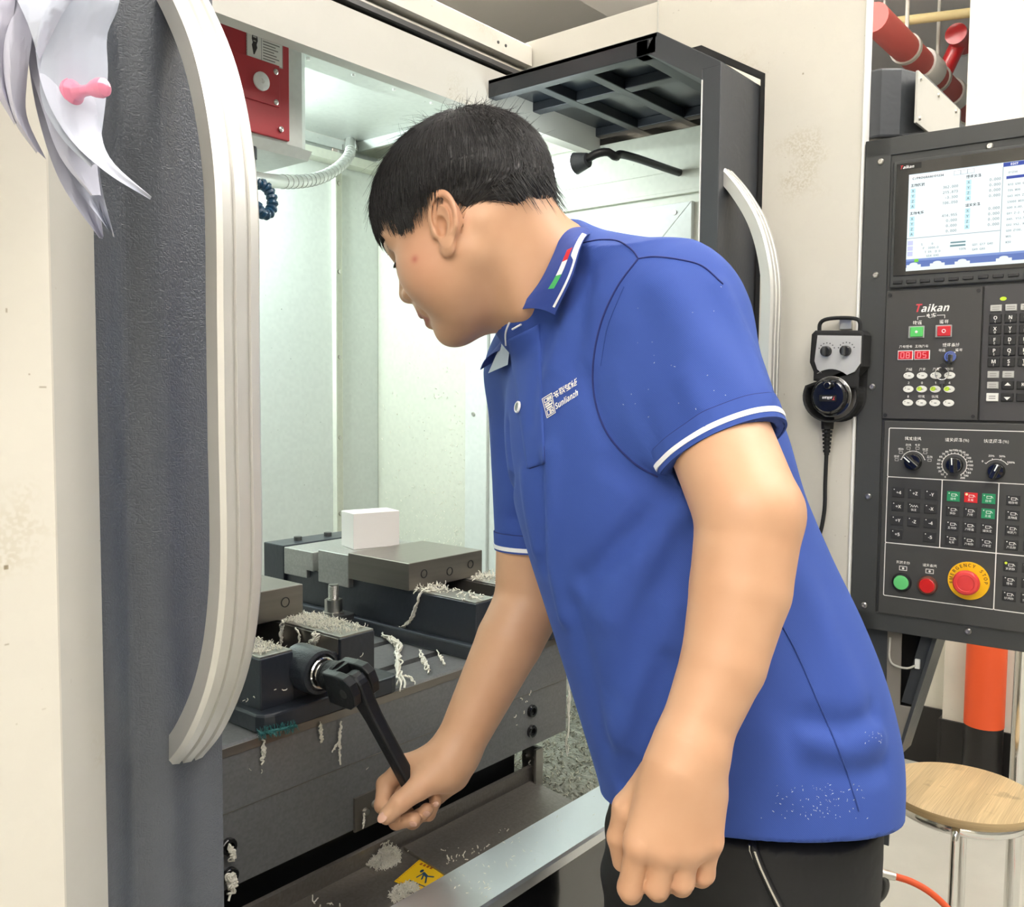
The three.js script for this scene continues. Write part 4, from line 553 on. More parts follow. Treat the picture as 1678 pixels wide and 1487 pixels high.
    rows.forEach((y, j) => [0.079, 0.0988, 0.1186, 0.1384].forEach((u, i) => { k.fillStyle = '#e2e1da'; k.beginPath(); k.ellipse(X(u), YY(y), 0.0079 * px, 0.0054 * px, 0, 0, 7); k.fill(); if (j === 1 && i > 0) { k.fillStyle = '#b9dc2c'; k.beginPath(); k.ellipse(X(u - 0.003), YY(y + 0.0005), 0.004 * px, 0.0034 * px, 0, 0, 7); k.fill(); } k.fillStyle = '#6a6a66'; k.beginPath(); k.arc(X(u - 0.0042), YY(y + 0.0018), 0.0007 * px, 0, 7); k.fill(); k.fillRect(X(u - 0.0008), YY(y + 0.0004), 0.0035 * px, 0.0012 * px); k.strokeStyle = k.fillStyle = INK; const t = lab[j][i]; if (t) cjk(k, t, X(u), YY(y + 0.0098), 0.005 * px); keys.push(['up', 'oval_key', u, y, 0.0158, 0.0108, 0.0016]); }));
    // alphanumeric keys
    const cap = (u, y, w, h, bg, t, sub, dark) => { k.fillStyle = bg; k.fillRect(X(u - w / 2), YY(y + h / 2), w * px, h * px); k.fillStyle = dark ? '#55534e' : INK; k.textAlign = 'center'; k.font = `bold ${h * 0.56 * px}px sans-serif`; k.fillText(t, X(u), YY(y + h * 0.1)); if (sub) { k.font = `bold ${h * 0.32 * px}px sans-serif`; k.fillText(sub, X(u), YY(y - h * 0.3)); } k.textAlign = 'left'; keys.push(['up', 'key', u, y, w, h, 0.003]); };
    k.fillStyle = '#c3de2a'; k.beginPath(); k.ellipse(X(0.2075), YY(1.4995), 0.0045 * px, 0.003 * px, 0, 0, 7); k.fill();
    const cols = [0.1985, 0.2185, 0.2385, 0.2585, 0.2785]; ['OFFSET', 'PROG', 'POS', 'SYS', 'MSG'].forEach((t, i) => cap(cols[i], 1.4858, 0.0155, 0.0098, '#b8b7b2', '', null, true)); 
    [['O', 'N', 'G', '7', '8'], ['X', 'Y', 'Z', '4', '5'], ['F', 'D', 'H', '1', '2'], ['P', 'Q', 'R', '-', '0'], ['M', 'S', 'T', '/', '.']].forEach((row, j) => row.forEach((t, i) => cap(cols[i], 1.470 - j * 0.0163, 0.0165, 0.0135, '#1a1a1a', t, ['()A', 'UVW', 'ELK', 'IJC', '!#@'][j][Math.min(i, 2)])));
    cap(0.1985, 1.3865, 0.0158, 0.0105, '#b2b1ac', ''); cap(0.2185, 1.3865, 0.0158, 0.0105, '#b2b1ac', ''); cap(0.1985, 1.3705, 0.0158, 0.0105, '#b0afaa', ''); cap(0.1985, 1.3525, 0.0165, 0.0125, '#e3e2dc', '');
    cap(0.2185, 1.3705, 0.0165, 0.0125, '#161616', '▲'); cap(0.2185, 1.3525, 0.0165, 0.0125, '#161616', '▼'); cap(0.2385, 1.3705, 0.0165, 0.0125, '#161616', 'K'); cap(0.2385, 1.3525, 0.0165, 0.0125, '#161616', '◄');
    k.fillStyle = INK; for (const [u, y, s] of [[0.2185, 1.372, 1], [0.2185, 1.351, -1]]) { k.beginPath(); k.moveTo(X(u - 0.0045), YY(y - s * 0.002)); k.lineTo(X(u + 0.0045), YY(y - s * 0.002)); k.lineTo(X(u), YY(y + s * 0.0028)); k.fill(); }
    k.fillStyle = '#8e8d88'; for (const [u, y, w] of [[0.1985, 1.4858, 0.010], [0.2185, 1.4858, 0.011], [0.2385, 1.4858, 0.01], [0.1985, 1.3865, 0.009], [0.2185, 1.3865, 0.009], [0.1985, 1.3705, 0.01], [0.1985, 1.3525, 0.009]]) { k.fillRect(X(u - w / 2), YY(y + 0.0022), w * px, 0.0014 * px); k.fillRect(X(u - w / 2), YY(y - 0.001), w * px, 0.0014 * px); }
  });
  L('power_plate', up.uvs(B(0.0405, 0.1795, 1.317, 1.5195, -0.003, 0.003, 0.001)), up.mat, 'plate with power keys and key switch');
  L('keyboard_plate', up.uvs(B(0.1815, 0.30, 1.317, 1.5205, -0.003, 0.003, 0.001)), up.mat, 'keyboard plate');
  for (const [u, y] of [[0.0465, 1.514], [0.174, 1.5135], [0.0455, 1.3225], [0.1735, 1.323]]) { const g = new THREE.CylinderGeometry(0.003, 0.003, 0.002, 14); g.rotateX(Math.PI / 2); part(cp, 'plate_screw', g, M.black, [u, Y(y), 0.0035]); }
  const lo = face(0.04, 0.30, 0.998, 1.314, 5200, '#41413f', (k, X, YY, px) => {
    k.strokeStyle = INK; k.lineWidth = 0.0014 * px; const rr = (u0, u1, y0, y1) => { k.beginPath(); k.roundRect(X(u0), YY(y1), (u1 - u0) * px, (y1 - y0) * px, 0.002 * px); k.stroke(); };
    k.fillStyle = '#393938'; k.fillRect(X(0.053), YY(1.2225), 0.081 * px, 0.105 * px); k.fillRect(X(0.134), YY(1.2225), 0.079 * px, 0.105 * px);
    rr(0.0525, 0.30, 1.2235, 1.302); rr(0.0525, 0.1337, 1.1165, 1.2235); rr(0.1337, 0.2125, 1.1165, 1.2235); rr(0.2125, 0.31, 1.1165, 1.2235); rr(0.0525, 0.2125, 1.030, 1.1165); rr(0.2125, 0.31, 1.030, 1.1165);
    k.fillStyle = INK; cjk(k, '模式选择', X(0.089), YY(1.286), 0.0062 * px); cjk(k, '进给倍率', X(0.148), YY(1.286), 0.0062 * px); cjk(k, '快速倍率', X(0.202), YY(1.286), 0.0062 * px); k.font = `${0.0058 * px}px sans-serif`; k.textBaseline = 'middle'; k.textAlign = 'left'; k.fillText('(%)', X(0.161), YY(1.286)); k.fillText('(%)', X(0.215), YY(1.286));
    const arc = (u, y, r, a0, a1, n, txt, rt, sz) => { k.strokeStyle = INK; k.lineWidth = 0.001 * px; k.beginPath(); k.arc(X(u), YY(y), r * px, a0, a1); k.stroke(); for (let i = 0; i < n; i++) { const a = lerp(a0, a1, i / (n - 1)); k.beginPath(); k.moveTo(X(u) + Math.cos(a) * r * px, YY(y) + Math.sin(a) * r * px); k.lineTo(X(u) + Math.cos(a) * (r + 0.0018) * px, YY(y) + Math.sin(a) * (r + 0.0018) * px); k.stroke(); const t = txt(i); k.font = `bold ${sz * px}px sans-serif`; k.textAlign = 'center'; k.fillStyle = INK; const tx = X(u) + Math.cos(a) * rt * px, ty = YY(y) + Math.sin(a) * rt * px; if (/^[0-9%]/.test(t)) k.fillText(t, tx, ty); else { cjk(k, t, tx, ty - 0.0028 * px, 0.0042 * px); k.strokeRect(tx - 0.0025 * px, ty + 0.0004 * px, 0.005 * px, 0.0035 * px); } } };
    arc(0.090, 1.249, 0.0175, Math.PI * 1.06, Math.PI * 1.92, 6, (i) => ['程序', '程动', '动择', '电给', '快速', '主轴'][i], 0.025, 0.005);
    arc(0.150, 1.2475, 0.0175, Math.PI * 0.68, Math.PI * 2.32, 21, (i) => String(i * 10), 0.023, 0.0042);
    arc(0.208, 1.2415, 0.0175, Math.PI * 1.2, Math.PI * 1.8, 4, (i) => ['0', '25%', '50%', '100%'][i], 0.0235, 0.0042);
    const cap = (u, y, bg, t, kind) => { const w = 0.0185, h = 0.0155; k.fillStyle = bg; k.fillRect(X(u - w / 2), YY(y + h / 2), w * px, h * px); k.fillStyle = kind === 'lit' ? '#ffd9a0' : INK; k.beginPath(); k.arc(X(u - 0.006), YY(y + 0.0048), (kind === 'lit' ? 0.002 : 0.0009) * px, 0, 7); k.fill(); k.fillStyle = k.strokeStyle = INK; if (/^[+-]/.test(t)) { k.font = `bold ${0.0072 * px}px sans-serif`; k.textAlign = 'center'; k.fillText(t, X(u + 0.001), YY(y)); } else { k.lineWidth = 0.0008 * px; k.beginPath(); if (t === 'ww') { for (let i = 0; i <= 6; i++) k.lineTo(X(u - 0.005 + i * 0.0018), YY(y + 0.001 + (i % 2) * 0.003)); } else { k.rect(X(u - 0.0025), YY(y + 0.004), 0.006 * px, 0.0034 * px); k.moveTo(X(u + 0.004), YY(y + 0.004)); k.lineTo(X(u + 0.006), YY(y + 0.0014)); } k.stroke(); cjk(k, t === 'ww' ? '快速' : t, X(u), YY(y - 0.0036), 0.0042 * px); } keys.push(['lo', 'key', u, y, w, h, 0.0012]); };
    const D = '#2b2b2b'; [['+4', '+Z', '-Y'], ['+X', 'ww', '-X'], ['+Y', '-Z', '-4'], ['+5', null, '-5']].forEach((row, j) => row.forEach((t, i) => t && cap([0.0695, 0.0940, 0.1185][i], 1.199 - j * 0.0225, D, t)));
    [['进开', '主断', '动开'], ['源动', '刀接', '主通'], ['主开动', '刀接通', '通快速'], ['电源', '刀号动', '刀号速']].forEach((row, j) => row.forEach((t, i) => cap([0.1505, 0.1750, 0.1995][i], 1.1985 - j * 0.0228, j === 0 ? ['#1f8a5a', '#d01c22', '#1f8a5a'][i] : j === 1 && i === 2 ? '#1f8a5a' : D, t, j === 0 && i === 1 ? 'lit' : '')));
    ['接动开', '主轴通', '开环刀', '刀主动'].forEach((t, j) => { cap(0.2325, 1.1985 - j * 0.0225, D, t); cap(0.257, 1.1985 - j * 0.0225, D, t); });
    ['给环动', '程号', '护持动'].forEach((t, j) => { cap(0.2325, 1.0985 - j * 0.0225, D, t); cap(0.257, 1.0985 - j * 0.0225, D, t); }); k.fillStyle = '#cfe03a'; k.beginPath(); k.arc(X(0.2265), YY(1.1033), 0.002 * px, 0, 7); k.fill();
    k.fillStyle = k.strokeStyle = INK; cjk(k, '循环启动', X(0.081), YY(1.0865), 0.0052 * px); cjk(k, '进给保持', X(0.1205), YY(1.0865), 0.0052 * px);
    for (const u of [0.081, 0.1205]) { k.lineWidth = 0.001 * px; k.strokeRect(X(u - 0.0055), YY(1.0805), 0.011 * px, 0.0062 * px); k.beginPath(); k.arc(X(u), YY(1.0774), 0.0018 * px, 0, 7); k.fill(); }
  });
  L('operation_plate', lo.uvs(B(0.0445, 0.30, 1.0, 1.3135, -0.003, 0.004, 0.0015)), lo.mat, 'lower plate with printed frames and keys');
  L('operation_border', merge([B(0.043, 0.40, 0.9985, 1.0005, -0.003, 0.0025, 0.0005), B(0.30, 0.45, 1.0, 1.5205, -0.003, 0.003, 0.001)]), M.panelGrey);
  const cache = new Map();
  for (const [which, name, u, y, w, h, t] of keys) { const F = which === 'up' ? up : lo; let g; if (name === 'oval_key') { const s = new THREE.Shape(); s.absellipse(0, 0, w / 2, h / 2, 0, Math.PI * 2, false, 0); g = new THREE.ExtrudeGeometry(s, { depth: t, bevelEnabled: true, bevelThickness: 0.0005, bevelSize: 0.0005, bevelOffset: -0.0005, bevelSegments: 1, curveSegments: 14 }); } else { g = new RoundedBoxGeometry(w, h, t, 1, Math.min(0.0012, t * 0.45)); g.translate(0, 0, t / 2); } F.uvs(g, u, Y(y)); part(cp, name, g, F.mat, [u, Y(y), which === 'up' ? 0.0028 : 0.0038]); }
  // power push buttons, number displays, key switch
  for (const [u, mat, hole] of [[0.088, M.green, 0], [0.1275, M.redKey, 1]]) {
    const b = part(cp, 'power_button', merge([box(-0.0118, 0.0118, -0.0095, 0.0095, 0, 0.003, 0.001)]), M.keyGrey, [u, Y(1.454), 0.003], hole ? 'red power button' : 'green power button');
    part(b, 'button_cap', new RoundedBoxGeometry(0.019, 0.0155, 0.005, 2, 0.0015), mat, [0.001, 0, 0.0035]);
    const g = hole ? new THREE.TorusGeometry(0.0024, 0.0006, 8, 20) : new THREE.SphereGeometry(0.0022, 14, 8); if (!hole) g.scale(1, 1, 0.4); part(b, 'button_mark', g, M.white, [0.001, 0, 0.0062]);
  }
  const seg = (s) => logo(160, 110, (k, w, h) => { k.fillStyle = '#b3121a'; k.fillRect(0, 0, w, h); const on = { 0: 'abcdef', 5: 'acdfg', 8: 'abcdefg' }; [...s].forEach((d, i) => { const x = 30 + i * 62, P = { a: [0, 0, 36, 0], b: [36, 0, 36, 36], c: [36, 36, 34, 72], d: [0, 72, 34, 72], e: [0, 36, -2, 72], f: [0, 0, 0, 36], g: [0, 36, 36, 36] }; k.strokeStyle = '#ff8f8f'; k.lineWidth = 8; for (const q of on[d]) { k.beginPath(); k.moveTo(x + P[q][0], 19 + P[q][1]); k.lineTo(x + P[q][2], 19 + P[q][3]); k.stroke(); } }); });
  for (const [u, s] of [[0.073, '08'], [0.0975, '05']]) { const f = part(cp, 'number_display', merge([box(-0.0115, 0.0115, -0.0075, 0.0075, 0, 0.002, 0.0006)]), M.white, [u, Y(1.418), 0.003], 'red number display in a white frame'); const t = seg(s); part(f, 'digits', new THREE.BoxGeometry(0.0205, 0.0125, 0.0006), std({ map: t, emissive: 0xffffff, emissiveMap: t, emissiveIntensity: 0.35, roughness: 0.3 }), [0, 0, 0.0022]); }
  { const sw = part(cp, 'key_switch', lathe([[0, 0], [0.0095, 0], [0.0095, 0.004], [0.0085, 0.006], [0.006, 0.0065], [0.0055, 0.0045], [0, 0.0045]], [0, 0, 0], [0, 0, 1], 28), M.chrome, [0.139, Y(1.4145), 0.003], 'chrome key switch');
    part(sw, 'switch_key', merge([box(-0.002, 0.002, -0.012, 0.003, 0.004, 0.014, 0.0008), uvBox(new THREE.BoxGeometry(0.007, 0.008, 0.003).rotateZ(0.6).translate(-0.008, -0.014, 0.012))]), M.black, null, 'black key');
    part(sw, 'key_ring', new THREE.TorusGeometry(0.0095, 0.0007, 8, 28).rotateY(0.3).translate(-0.01, -0.026, 0.01), M.chrome); part(sw, 'spare_key', merge([box(-0.013, -0.006, -0.042, -0.034, 0.008, 0.0095, 0.0005), box(-0.0105, -0.0085, -0.056, -0.041, 0.008, 0.0095, 0.0005)]), M.steelDark); }
  // rotary knobs
  for (const [u, y, a, r] of [[0.090, 1.249, 0.85, 0.0125], [0.150, 1.2475, 0.06, 0.0115], [0.208, 1.2415, -0.4, 0.0115], [0.268, 1.2415, -0.2, 0.0115]]) {
    const k = part(cp, 'rotary_knob', merge([lathe([[0, 0], [r + 0.001, 0], [r + 0.001, 0.003], [r, 0.006], [r * 0.9, 0.0085], [0, 0.009]], [0, 0, 0], [0, 0, 1], 26), uvBox(new RoundedBoxGeometry(r * 0.72, r * 2.05, 0.013, 2, 0.002).translate(0, 0, 0.0135))]), M.gloss, [u, Y(y), 0.004], 'black rotary knob'); k.rotation.z = a;
    part(k, 'pointer', box(-0.0009, 0.0009, 0.001, r * 1.02, 0.0195, 0.0204, 0.0003), M.white, null, 'white pointer line');
  }
  // round buttons
  for (const [u, mat, lab, n] of [[0.080, std({ color: C(0.12, 0.48, 0.16), roughness: 0.35, emissive: C(0.05, 0.3, 0.08), emissiveIntensity: 0.25 }), 'round green start button', 0], [0.1185, phy({ color: C(0.62, 0.02, 0.015), roughness: 0.25, clearcoat: 0.5 }), 'round red hold button', 1]]) {
    const b = part(cp, 'push_button', lathe([[0.011, 0], [0.0148, 0], [0.0148, 0.004], [0.0135, 0.0065], [0.0118, 0.007], [0.0115, 0.002]], [0, 0, 0], [0, 0, 1], 32), n ? std({ color: C(0.25, 0.09, 0.06), metalness: 0.6, roughness: 0.35 }) : M.black, [u, Y(1.055), 0.004], lab);
    part(b, 'button_cap', lathe([[0, 0.0075], [0.006, 0.0078], [0.0105, 0.0074], [0.0116, 0.0064], [0.0118, 0.001]], [0, 0, 0], [0, 0, 1], 32), mat);
  }
  // emergency stop
  const ec = logo(512, 512, (k) => { k.fillStyle = '#f0b90c'; k.fillRect(0, 0, 512, 512); k.fillStyle = '#6b4a10'; k.font = 'bold 62px sans-serif'; k.textAlign = 'center'; k.textBaseline = 'middle'; [...'EMERGENCY STOP'].forEach((ch, i) => { const a = -1.9 + i * 0.262; k.save(); k.translate(256, 256); k.rotate(a * 0.98 + 0.1); k.fillText(ch, 0, -212); k.restore(); }); });
  const es = part(cp, 'emergency_stop', (() => { const g = new THREE.CylinderGeometry(0.0292, 0.0295, 0.002, 48); g.rotateX(Math.PI / 2); const p = g.attributes.position, a = new Float32Array(p.count * 2); for (let i = 0; i < p.count; i++) { a[i * 2] = 0.5 + p.getX(i) / 0.059; a[i * 2 + 1] = 0.5 + p.getY(i) / 0.059; } g.setAttribute('uv', new THREE.BufferAttribute(a, 2)); return g; })(), std({ map: ec, roughness: 0.5 }), [0.1765, Y(1.0695), 0.005], 'yellow ring with lettering and a red mushroom button');
  part(es, 'mushroom_button', lathe([[0.009, 0.0], [0.009, 0.012], [0.014, 0.013], [0.0182, 0.0155], [0.0193, 0.0185], [0.0187, 0.022], [0.0165, 0.0245], [0.0125, 0.0252], [0.0118, 0.0245], [0.006, 0.0247], [0, 0.0248]], [0, 0, 0], [0, 0, 1], 40), M.estop, null, 'red mushroom button');
}
// panel carrier behind and below
{
  put(mc, 'panel_arm', alongY([[1.5265, -0.524], [1.5265, -0.50], [1.545, -0.475], [1.60, -0.453], [1.83, -0.455], [1.83, -0.53]].reverse(), 1.772, 1.882, 0.004), M.charcoalFlat, 'dark box arm behind the control panel');
  put(mc, 'arm_cover', box(1.545, 1.80, 1.79, 1.872, -0.4535, -0.449, 0.001), M.creamGrey, 'pale cover plate with screws');
  for (const [x, y] of [[1.558, 1.862], [1.66, 1.862], [1.77, 1.862], [1.558, 1.80]]) put(mc, 'arm_screw', cyl([x, y, -0.449], [x, y, -0.446], 0.004, 0.0035, 12), M.bolt);
  const br = thing('panel_bracket', 'dark folded steel bracket tapering down below the control panel', 'bracket', [1.56, 0.6, -0.48]);
  const zy = (list) => list.map(([x, y]) => { const p = hit(x, y, 0, 1.536); return [p[2], p[1]]; });
  put(br, 'bracket_plate', alongX([[-0.565, 0.967], ...zy([[1456, 1030], [1453, 1160], [1464, 1246]]), [-0.45, 0.60], [-0.565, 0.60]], 1.536, 1.540, 0.0006), M.charcoalFlat);
  put(br, 'bracket_web', alongX(zy([[1455, 1030], [1478, 1032], [1475, 1156], [1500, 1160], [1471, 1240], [1464, 1250], [1452, 1160]]), 1.534, 1.538, 0.0006), std({ color: C(0.22, 0.20, 0.175), roughness: 0.45 }), 'brown grey face of the bracket');
  put(br, 'bracket_flange', merge([alongX(zy([[1508, 1040], [1534, 1044], [1497, 1160], [1474, 1153]]), 1.545, 1.549, 0.0006), alongX(zy([[1531, 1040], [1538, 1042], [1474, 1240], [1469, 1238]]), 1.532, 1.60, 0.0006)]), M.charcoalFlat, 'slanted dark flange');
  put(br, 'bracket_back', alongX(zy([[1440, 1030], [1530, 1040], [1480, 1190], [1450, 1180]]), 1.60, 1.604, 0.0006), M.black);
  put(br, 'cable_tie', tube([[1.532, 0.955, -0.458], [1.530, 0.92, -0.457], [1.530, 0.912, -0.452], [1.531, 0.909, -0.43], [1.545, 0.914, -0.418]], 0.0018, 24, 6), M.creamGrey, 'plastic cable tie'); put(br, 'tie_head', box(1.541, 1.549, 0.908, 0.924, -0.421, -0.413, 0.001), M.white);
  put(br, 'bracket_post', cyl([1.575, 0, -0.515], [1.575, 0.605, -0.515], 0.022, 0.022, 20), M.charcoalFlat);
}
// handwheel pendant on the side cover
{
  const h = thing('handwheel_pendant', 'black and silver handwheel pendant hanging on the cream cover', 'pendant', [1.49, 1.312, -0.538]);
  const Z = (z) => -z, S = (pts, x0, x1, b) => alongX(pts, x0, x1, b);
  const body = []; const c0 = [-0.5445, 1.352]; for (let i = 0; i <= 22; i++) { const a = Math.PI * (1.10 - 1.22 * i / 22) + Math.PI; body.push([c0[0] + 0.0415 * Math.cos(a), c0[1] + 0.0385 * Math.sin(a)]); }
  body.push([-0.508, 1.385], [-0.494, 1.40], [-0.493, 1.450], [-0.499, 1.457], [-0.573, 1.460], [-0.579, 1.454], [-0.581, 1.408], [-0.574, 1.392], [-0.574, 1.378]);
  put(h, 'pendant_body', S(body, 1.462, 1.501, 0.004), M.rubber, 'black moulded body');
  const plate = [[-0.4965, 1.405], [-0.4965, 1.448], [-0.567, 1.4515], [-0.571, 1.41], [-0.566, 1.396], [-0.559, 1.3905]]; for (let i = 0; i <= 8; i++) { const a = 2.15 - i * 0.16; plate.push([-0.5435 + 0.0405 * Math.cos(a), 1.355 + 0.041 * Math.sin(a)]); } plate.push([-0.505, 1.3915]);
  const face = put(h, 'pendant_plate', S(plate, 1.4595, 1.4625, 0.0006), std({ color: C(0.55, 0.55, 0.54), roughness: 0.45, metalness: 0.3 }), 'silver selector plate');
  for (const z of [-0.551, -0.5195]) { const k = put(h, 'selector_knob', lathe([[0, 0], [0.0085, 0], [0.0082, 0.008], [0.007, 0.0095], [0, 0.0095]], [1.460, 1.425, z], [1, 1.425, z], 22), M.black, 'small black selector knob'); put(k, 'knob_grip', box(1.444, 1.4515, 1.4175, 1.4325, z - 0.0022, z + 0.0022, 0.001), M.steelDark);
    for (let i = 0; i < 7; i++) { const a = 0.4 + i * 0.39; put(face, 'dial_mark', box(1.4590, 1.4598, 1.425 + 0.0135 * Math.sin(a) - 0.0009, 1.425 + 0.0135 * Math.sin(a) + 0.0009, z + 0.0135 * Math.cos(a) - 0.0009, z + 0.0135 * Math.cos(a) + 0.0009, 0.0002), M.steelDark); } }
  put(h, 'pendant_hoop', tube([[1.48, 1.456, -0.572], [1.48, 1.472, -0.571], [1.48, 1.478, -0.563], [1.48, 1.4775, -0.515], [1.48, 1.473, -0.507], [1.48, 1.450, -0.506]], 0.0032, 40, 10), M.rubber, 'black hanging hoop');
  const w = put(h, 'handwheel', lathe([[0, 0], [0.0315, 0], [0.0325, 0.003], [0.0318, 0.0055], [0.029, 0.0065], [0.0285, 0.009], [0.0265, 0.016], [0.0245, 0.018], [0.015, 0.0185], [0, 0.0185]], [1.4625, 1.352, -0.541], [1, 1.352, -0.541], 40), M.gloss, 'round black handwheel');
  put(w, 'wheel_ring', lathe([[0.0305, 0], [0.0325, 0], [0.0325, 0.0022], [0.0305, 0.003]], [1.4600, 1.352, -0.541], [1, 1.352, -0.541], 40), std({ color: C(0.4, 0.4, 0.4), metalness: 1, roughness: 0.3 }), 'steel scale ring');
  put(w, 'crank_knob', lathe([[0, 0], [0.0065, 0], [0.006, 0.012], [0.0045, 0.014], [0, 0.0142]], [1.444, 1.3695, -0.538], [1, 1.3695, -0.538], 18), M.gloss);
  { const q = document.createElement('canvas'); q.width = 256; q.height = 96; const k = q.getContext('2d'); k.fillStyle = '#0a0a0a'; k.fillRect(0, 0, 256, 96); k.translate(256, 96); k.rotate(Math.PI); k.font = 'italic bold 70px sans-serif'; k.textBaseline = 'middle'; k.fillStyle = '#e0424a'; k.fillText('T', 14, 50); k.fillStyle = '#fff'; k.font = 'italic bold 56px sans-serif'; k.fillText('aikan', 58, 54); const t = new THREE.CanvasTexture(q); t.colorSpace = THREE.SRGBColorSpace; const g = new THREE.PlaneGeometry(0.028, 0.0105); g.rotateY(-Math.PI / 2); g.translate(1.4436, 1.349, -0.541); put(w, 'wheel_badge', g, std({ map: t, roughness: 0.4 }), 'badge lettered upside down'); }
  put(h, 'cable_gland', merge([cyl([1.482, 1.318, -0.5545], [1.482, 1.298, -0.5545], 0.0105, 0.0095, 16), ...Array.from({ length: 6 }, (_, i) => cyl([1.482, 1.296 - i * 0.0065, -0.5545], [1.482, 1.292 - i * 0.0065, -0.5545], 0.0082 - i * 0.0005, 0.0082 - i * 0.0005, 14)), cyl([1.482, 1.298, -0.5545], [1.482, 1.255, -0.5545], 0.005, 0.004, 12)]), M.rubber, 'ribbed cable sleeve');
  put(h, 'pendant_cable', tube([[1.482, 1.26, -0.5545], [1.484, 1.21, -0.556], [1.486, 1.16, -0.557], [1.488, 1.115, -0.566], [1.49, 1.085, -0.582], [1.49, 1.05, -0.60]], 0.0034, 50, 8), M.rubber, 'black cable');
  const coil = []; for (let i = 0; i <= 150; i++) { const a = i / 150 * 14 * 6.283; coil.push([1.484 + 0.010 * Math.cos(a), 1.05 - i / 150 * 0.16 + 0.012 * Math.sin(a) * 0.3, -0.588 + 0.028 * Math.sin(a)]); } put(h, 'coiled_cable', tube(coil, 0.0032, 420, 6), M.rubber, 'coiled black cable');
  put(h, 'hanger_clip', box(1.496, 1.504, 1.462, 1.482, -0.545, -0.525, 0.001), M.bolt);
}

// ---------------------------------------------------------------- stool, steel pole and air hose
{
  const [cx, cz, top, R] = [2.13, -0.475, 0.49, 0.158];
  const s = thing('stool', 'round stool with a light wooden seat and chromed legs', 'stool', [cx, 0, cz]);
  put(s, 'seat', (() => { const g = lathe([[0, -0.026], [R - 0.012, -0.026], [R - 0.003, -0.021], [R, -0.012], [R - 0.002, -0.004], [R - 0.010, 0], [0, 0]], [cx, top, cz], [cx, 3, cz], 56); return uvBox(g, 2.2); })(), M.wood, 'laminated light wood seat');
  put(s, 'seat_ring', (() => { const g = new THREE.TorusGeometry(R - 0.024, 0.0075, 8, 48); g.rotateX(Math.PI / 2); g.scale(1, 1.6, 1); g.translate(cx, top - 0.037, cz); return g; })(), M.chrome, 'chromed ring under the seat');
  for (let i = 0; i < 4; i++) { const a = 1.40 + i * Math.PI / 2, c = Math.cos(a), n = Math.sin(a); put(s, 'leg', tube([[cx + c * (R - 0.07), top - 0.03, cz + n * (R - 0.07)], [cx + c * (R - 0.022), top - 0.031, cz + n * (R - 0.022)], [cx + c * (R - 0.008), top - 0.042, cz + n * (R - 0.008)], [cx + c * (R - 0.004), top - 0.07, cz + n * (R - 0.004)], [cx + c * (R + 0.012), top - 0.3, cz + n * (R + 0.012)], [cx + c * (R + 0.025), 0.002, cz + n * (R + 0.025)]], 0.0085, 50, 12), M.chrome, 'chromed tube leg'); }
  const p = thing('steel_pole', 'polished steel pole standing behind the stool at the frame edge', 'pole', [2.42, 0, -0.418]); put(p, 'pole_tube', cyl([2.42, 0, -0.418], [2.42, 0.93, -0.418], 0.017, 0.017, 24), M.chrome); put(p, 'pole_foot', cyl([2.42, 0, -0.418], [2.42, 0.012, -0.418], 0.05, 0.045, 28), M.chrome); put(p, 'pole_cap', cyl([2.42, 0.925, -0.418], [2.42, 0.94, -0.418], 0.0185, 0.016, 24), M.black);
  const h = thing('air_hose', 'orange red air hose with a brass coupling trailing over the floor by the stool', 'hose', [2.05, 0, -0.55]);
  const A = at(1467, 1437, 1.75), pts = [A, at(1490, 1444, 1.74), at(1520, 1460, 1.73), at(1548, 1484, 1.72), at(1562, 1502, 1.71)]; const l = pts[4]; pts.push([l[0] + 0.01, 0.12, l[2] + 0.06], [l[0] + 0.05, 0.02, l[2] + 0.14], [l[0] + 0.25, 0.012, l[2] + 0.3]);
  put(h, 'hose', tube(pts, 0.0065, 80, 10), M.orange, 'orange red hose');
  const B0 = at(1445, 1432, 1.755), C0 = at(1436, 1424, 1.76); put(h, 'coupling', merge([cyl(A, B0, 0.008, 0.009, 14), cyl(B0, C0, 0.011, 0.008, 14)]), M.bolt, 'metal coupling');
  put(h, 'blow_gun', merge([cyl(C0, at(1447, 1455, 1.76), 0.006, 0.006, 12), tube([at(1440, 1430, 1.755), at(1452, 1445, 1.75), at(1448, 1466, 1.755), at(1432, 1482, 1.765)], 0.006, 20, 8), tube([at(1434, 1482, 1.765), at(1425, 1500, 1.77), [at(1425, 1500, 1.77)[0], 0.012, at(1425, 1500, 1.77)[2]]], 0.011, 20, 10)]), M.steelDark, 'blow gun');
}
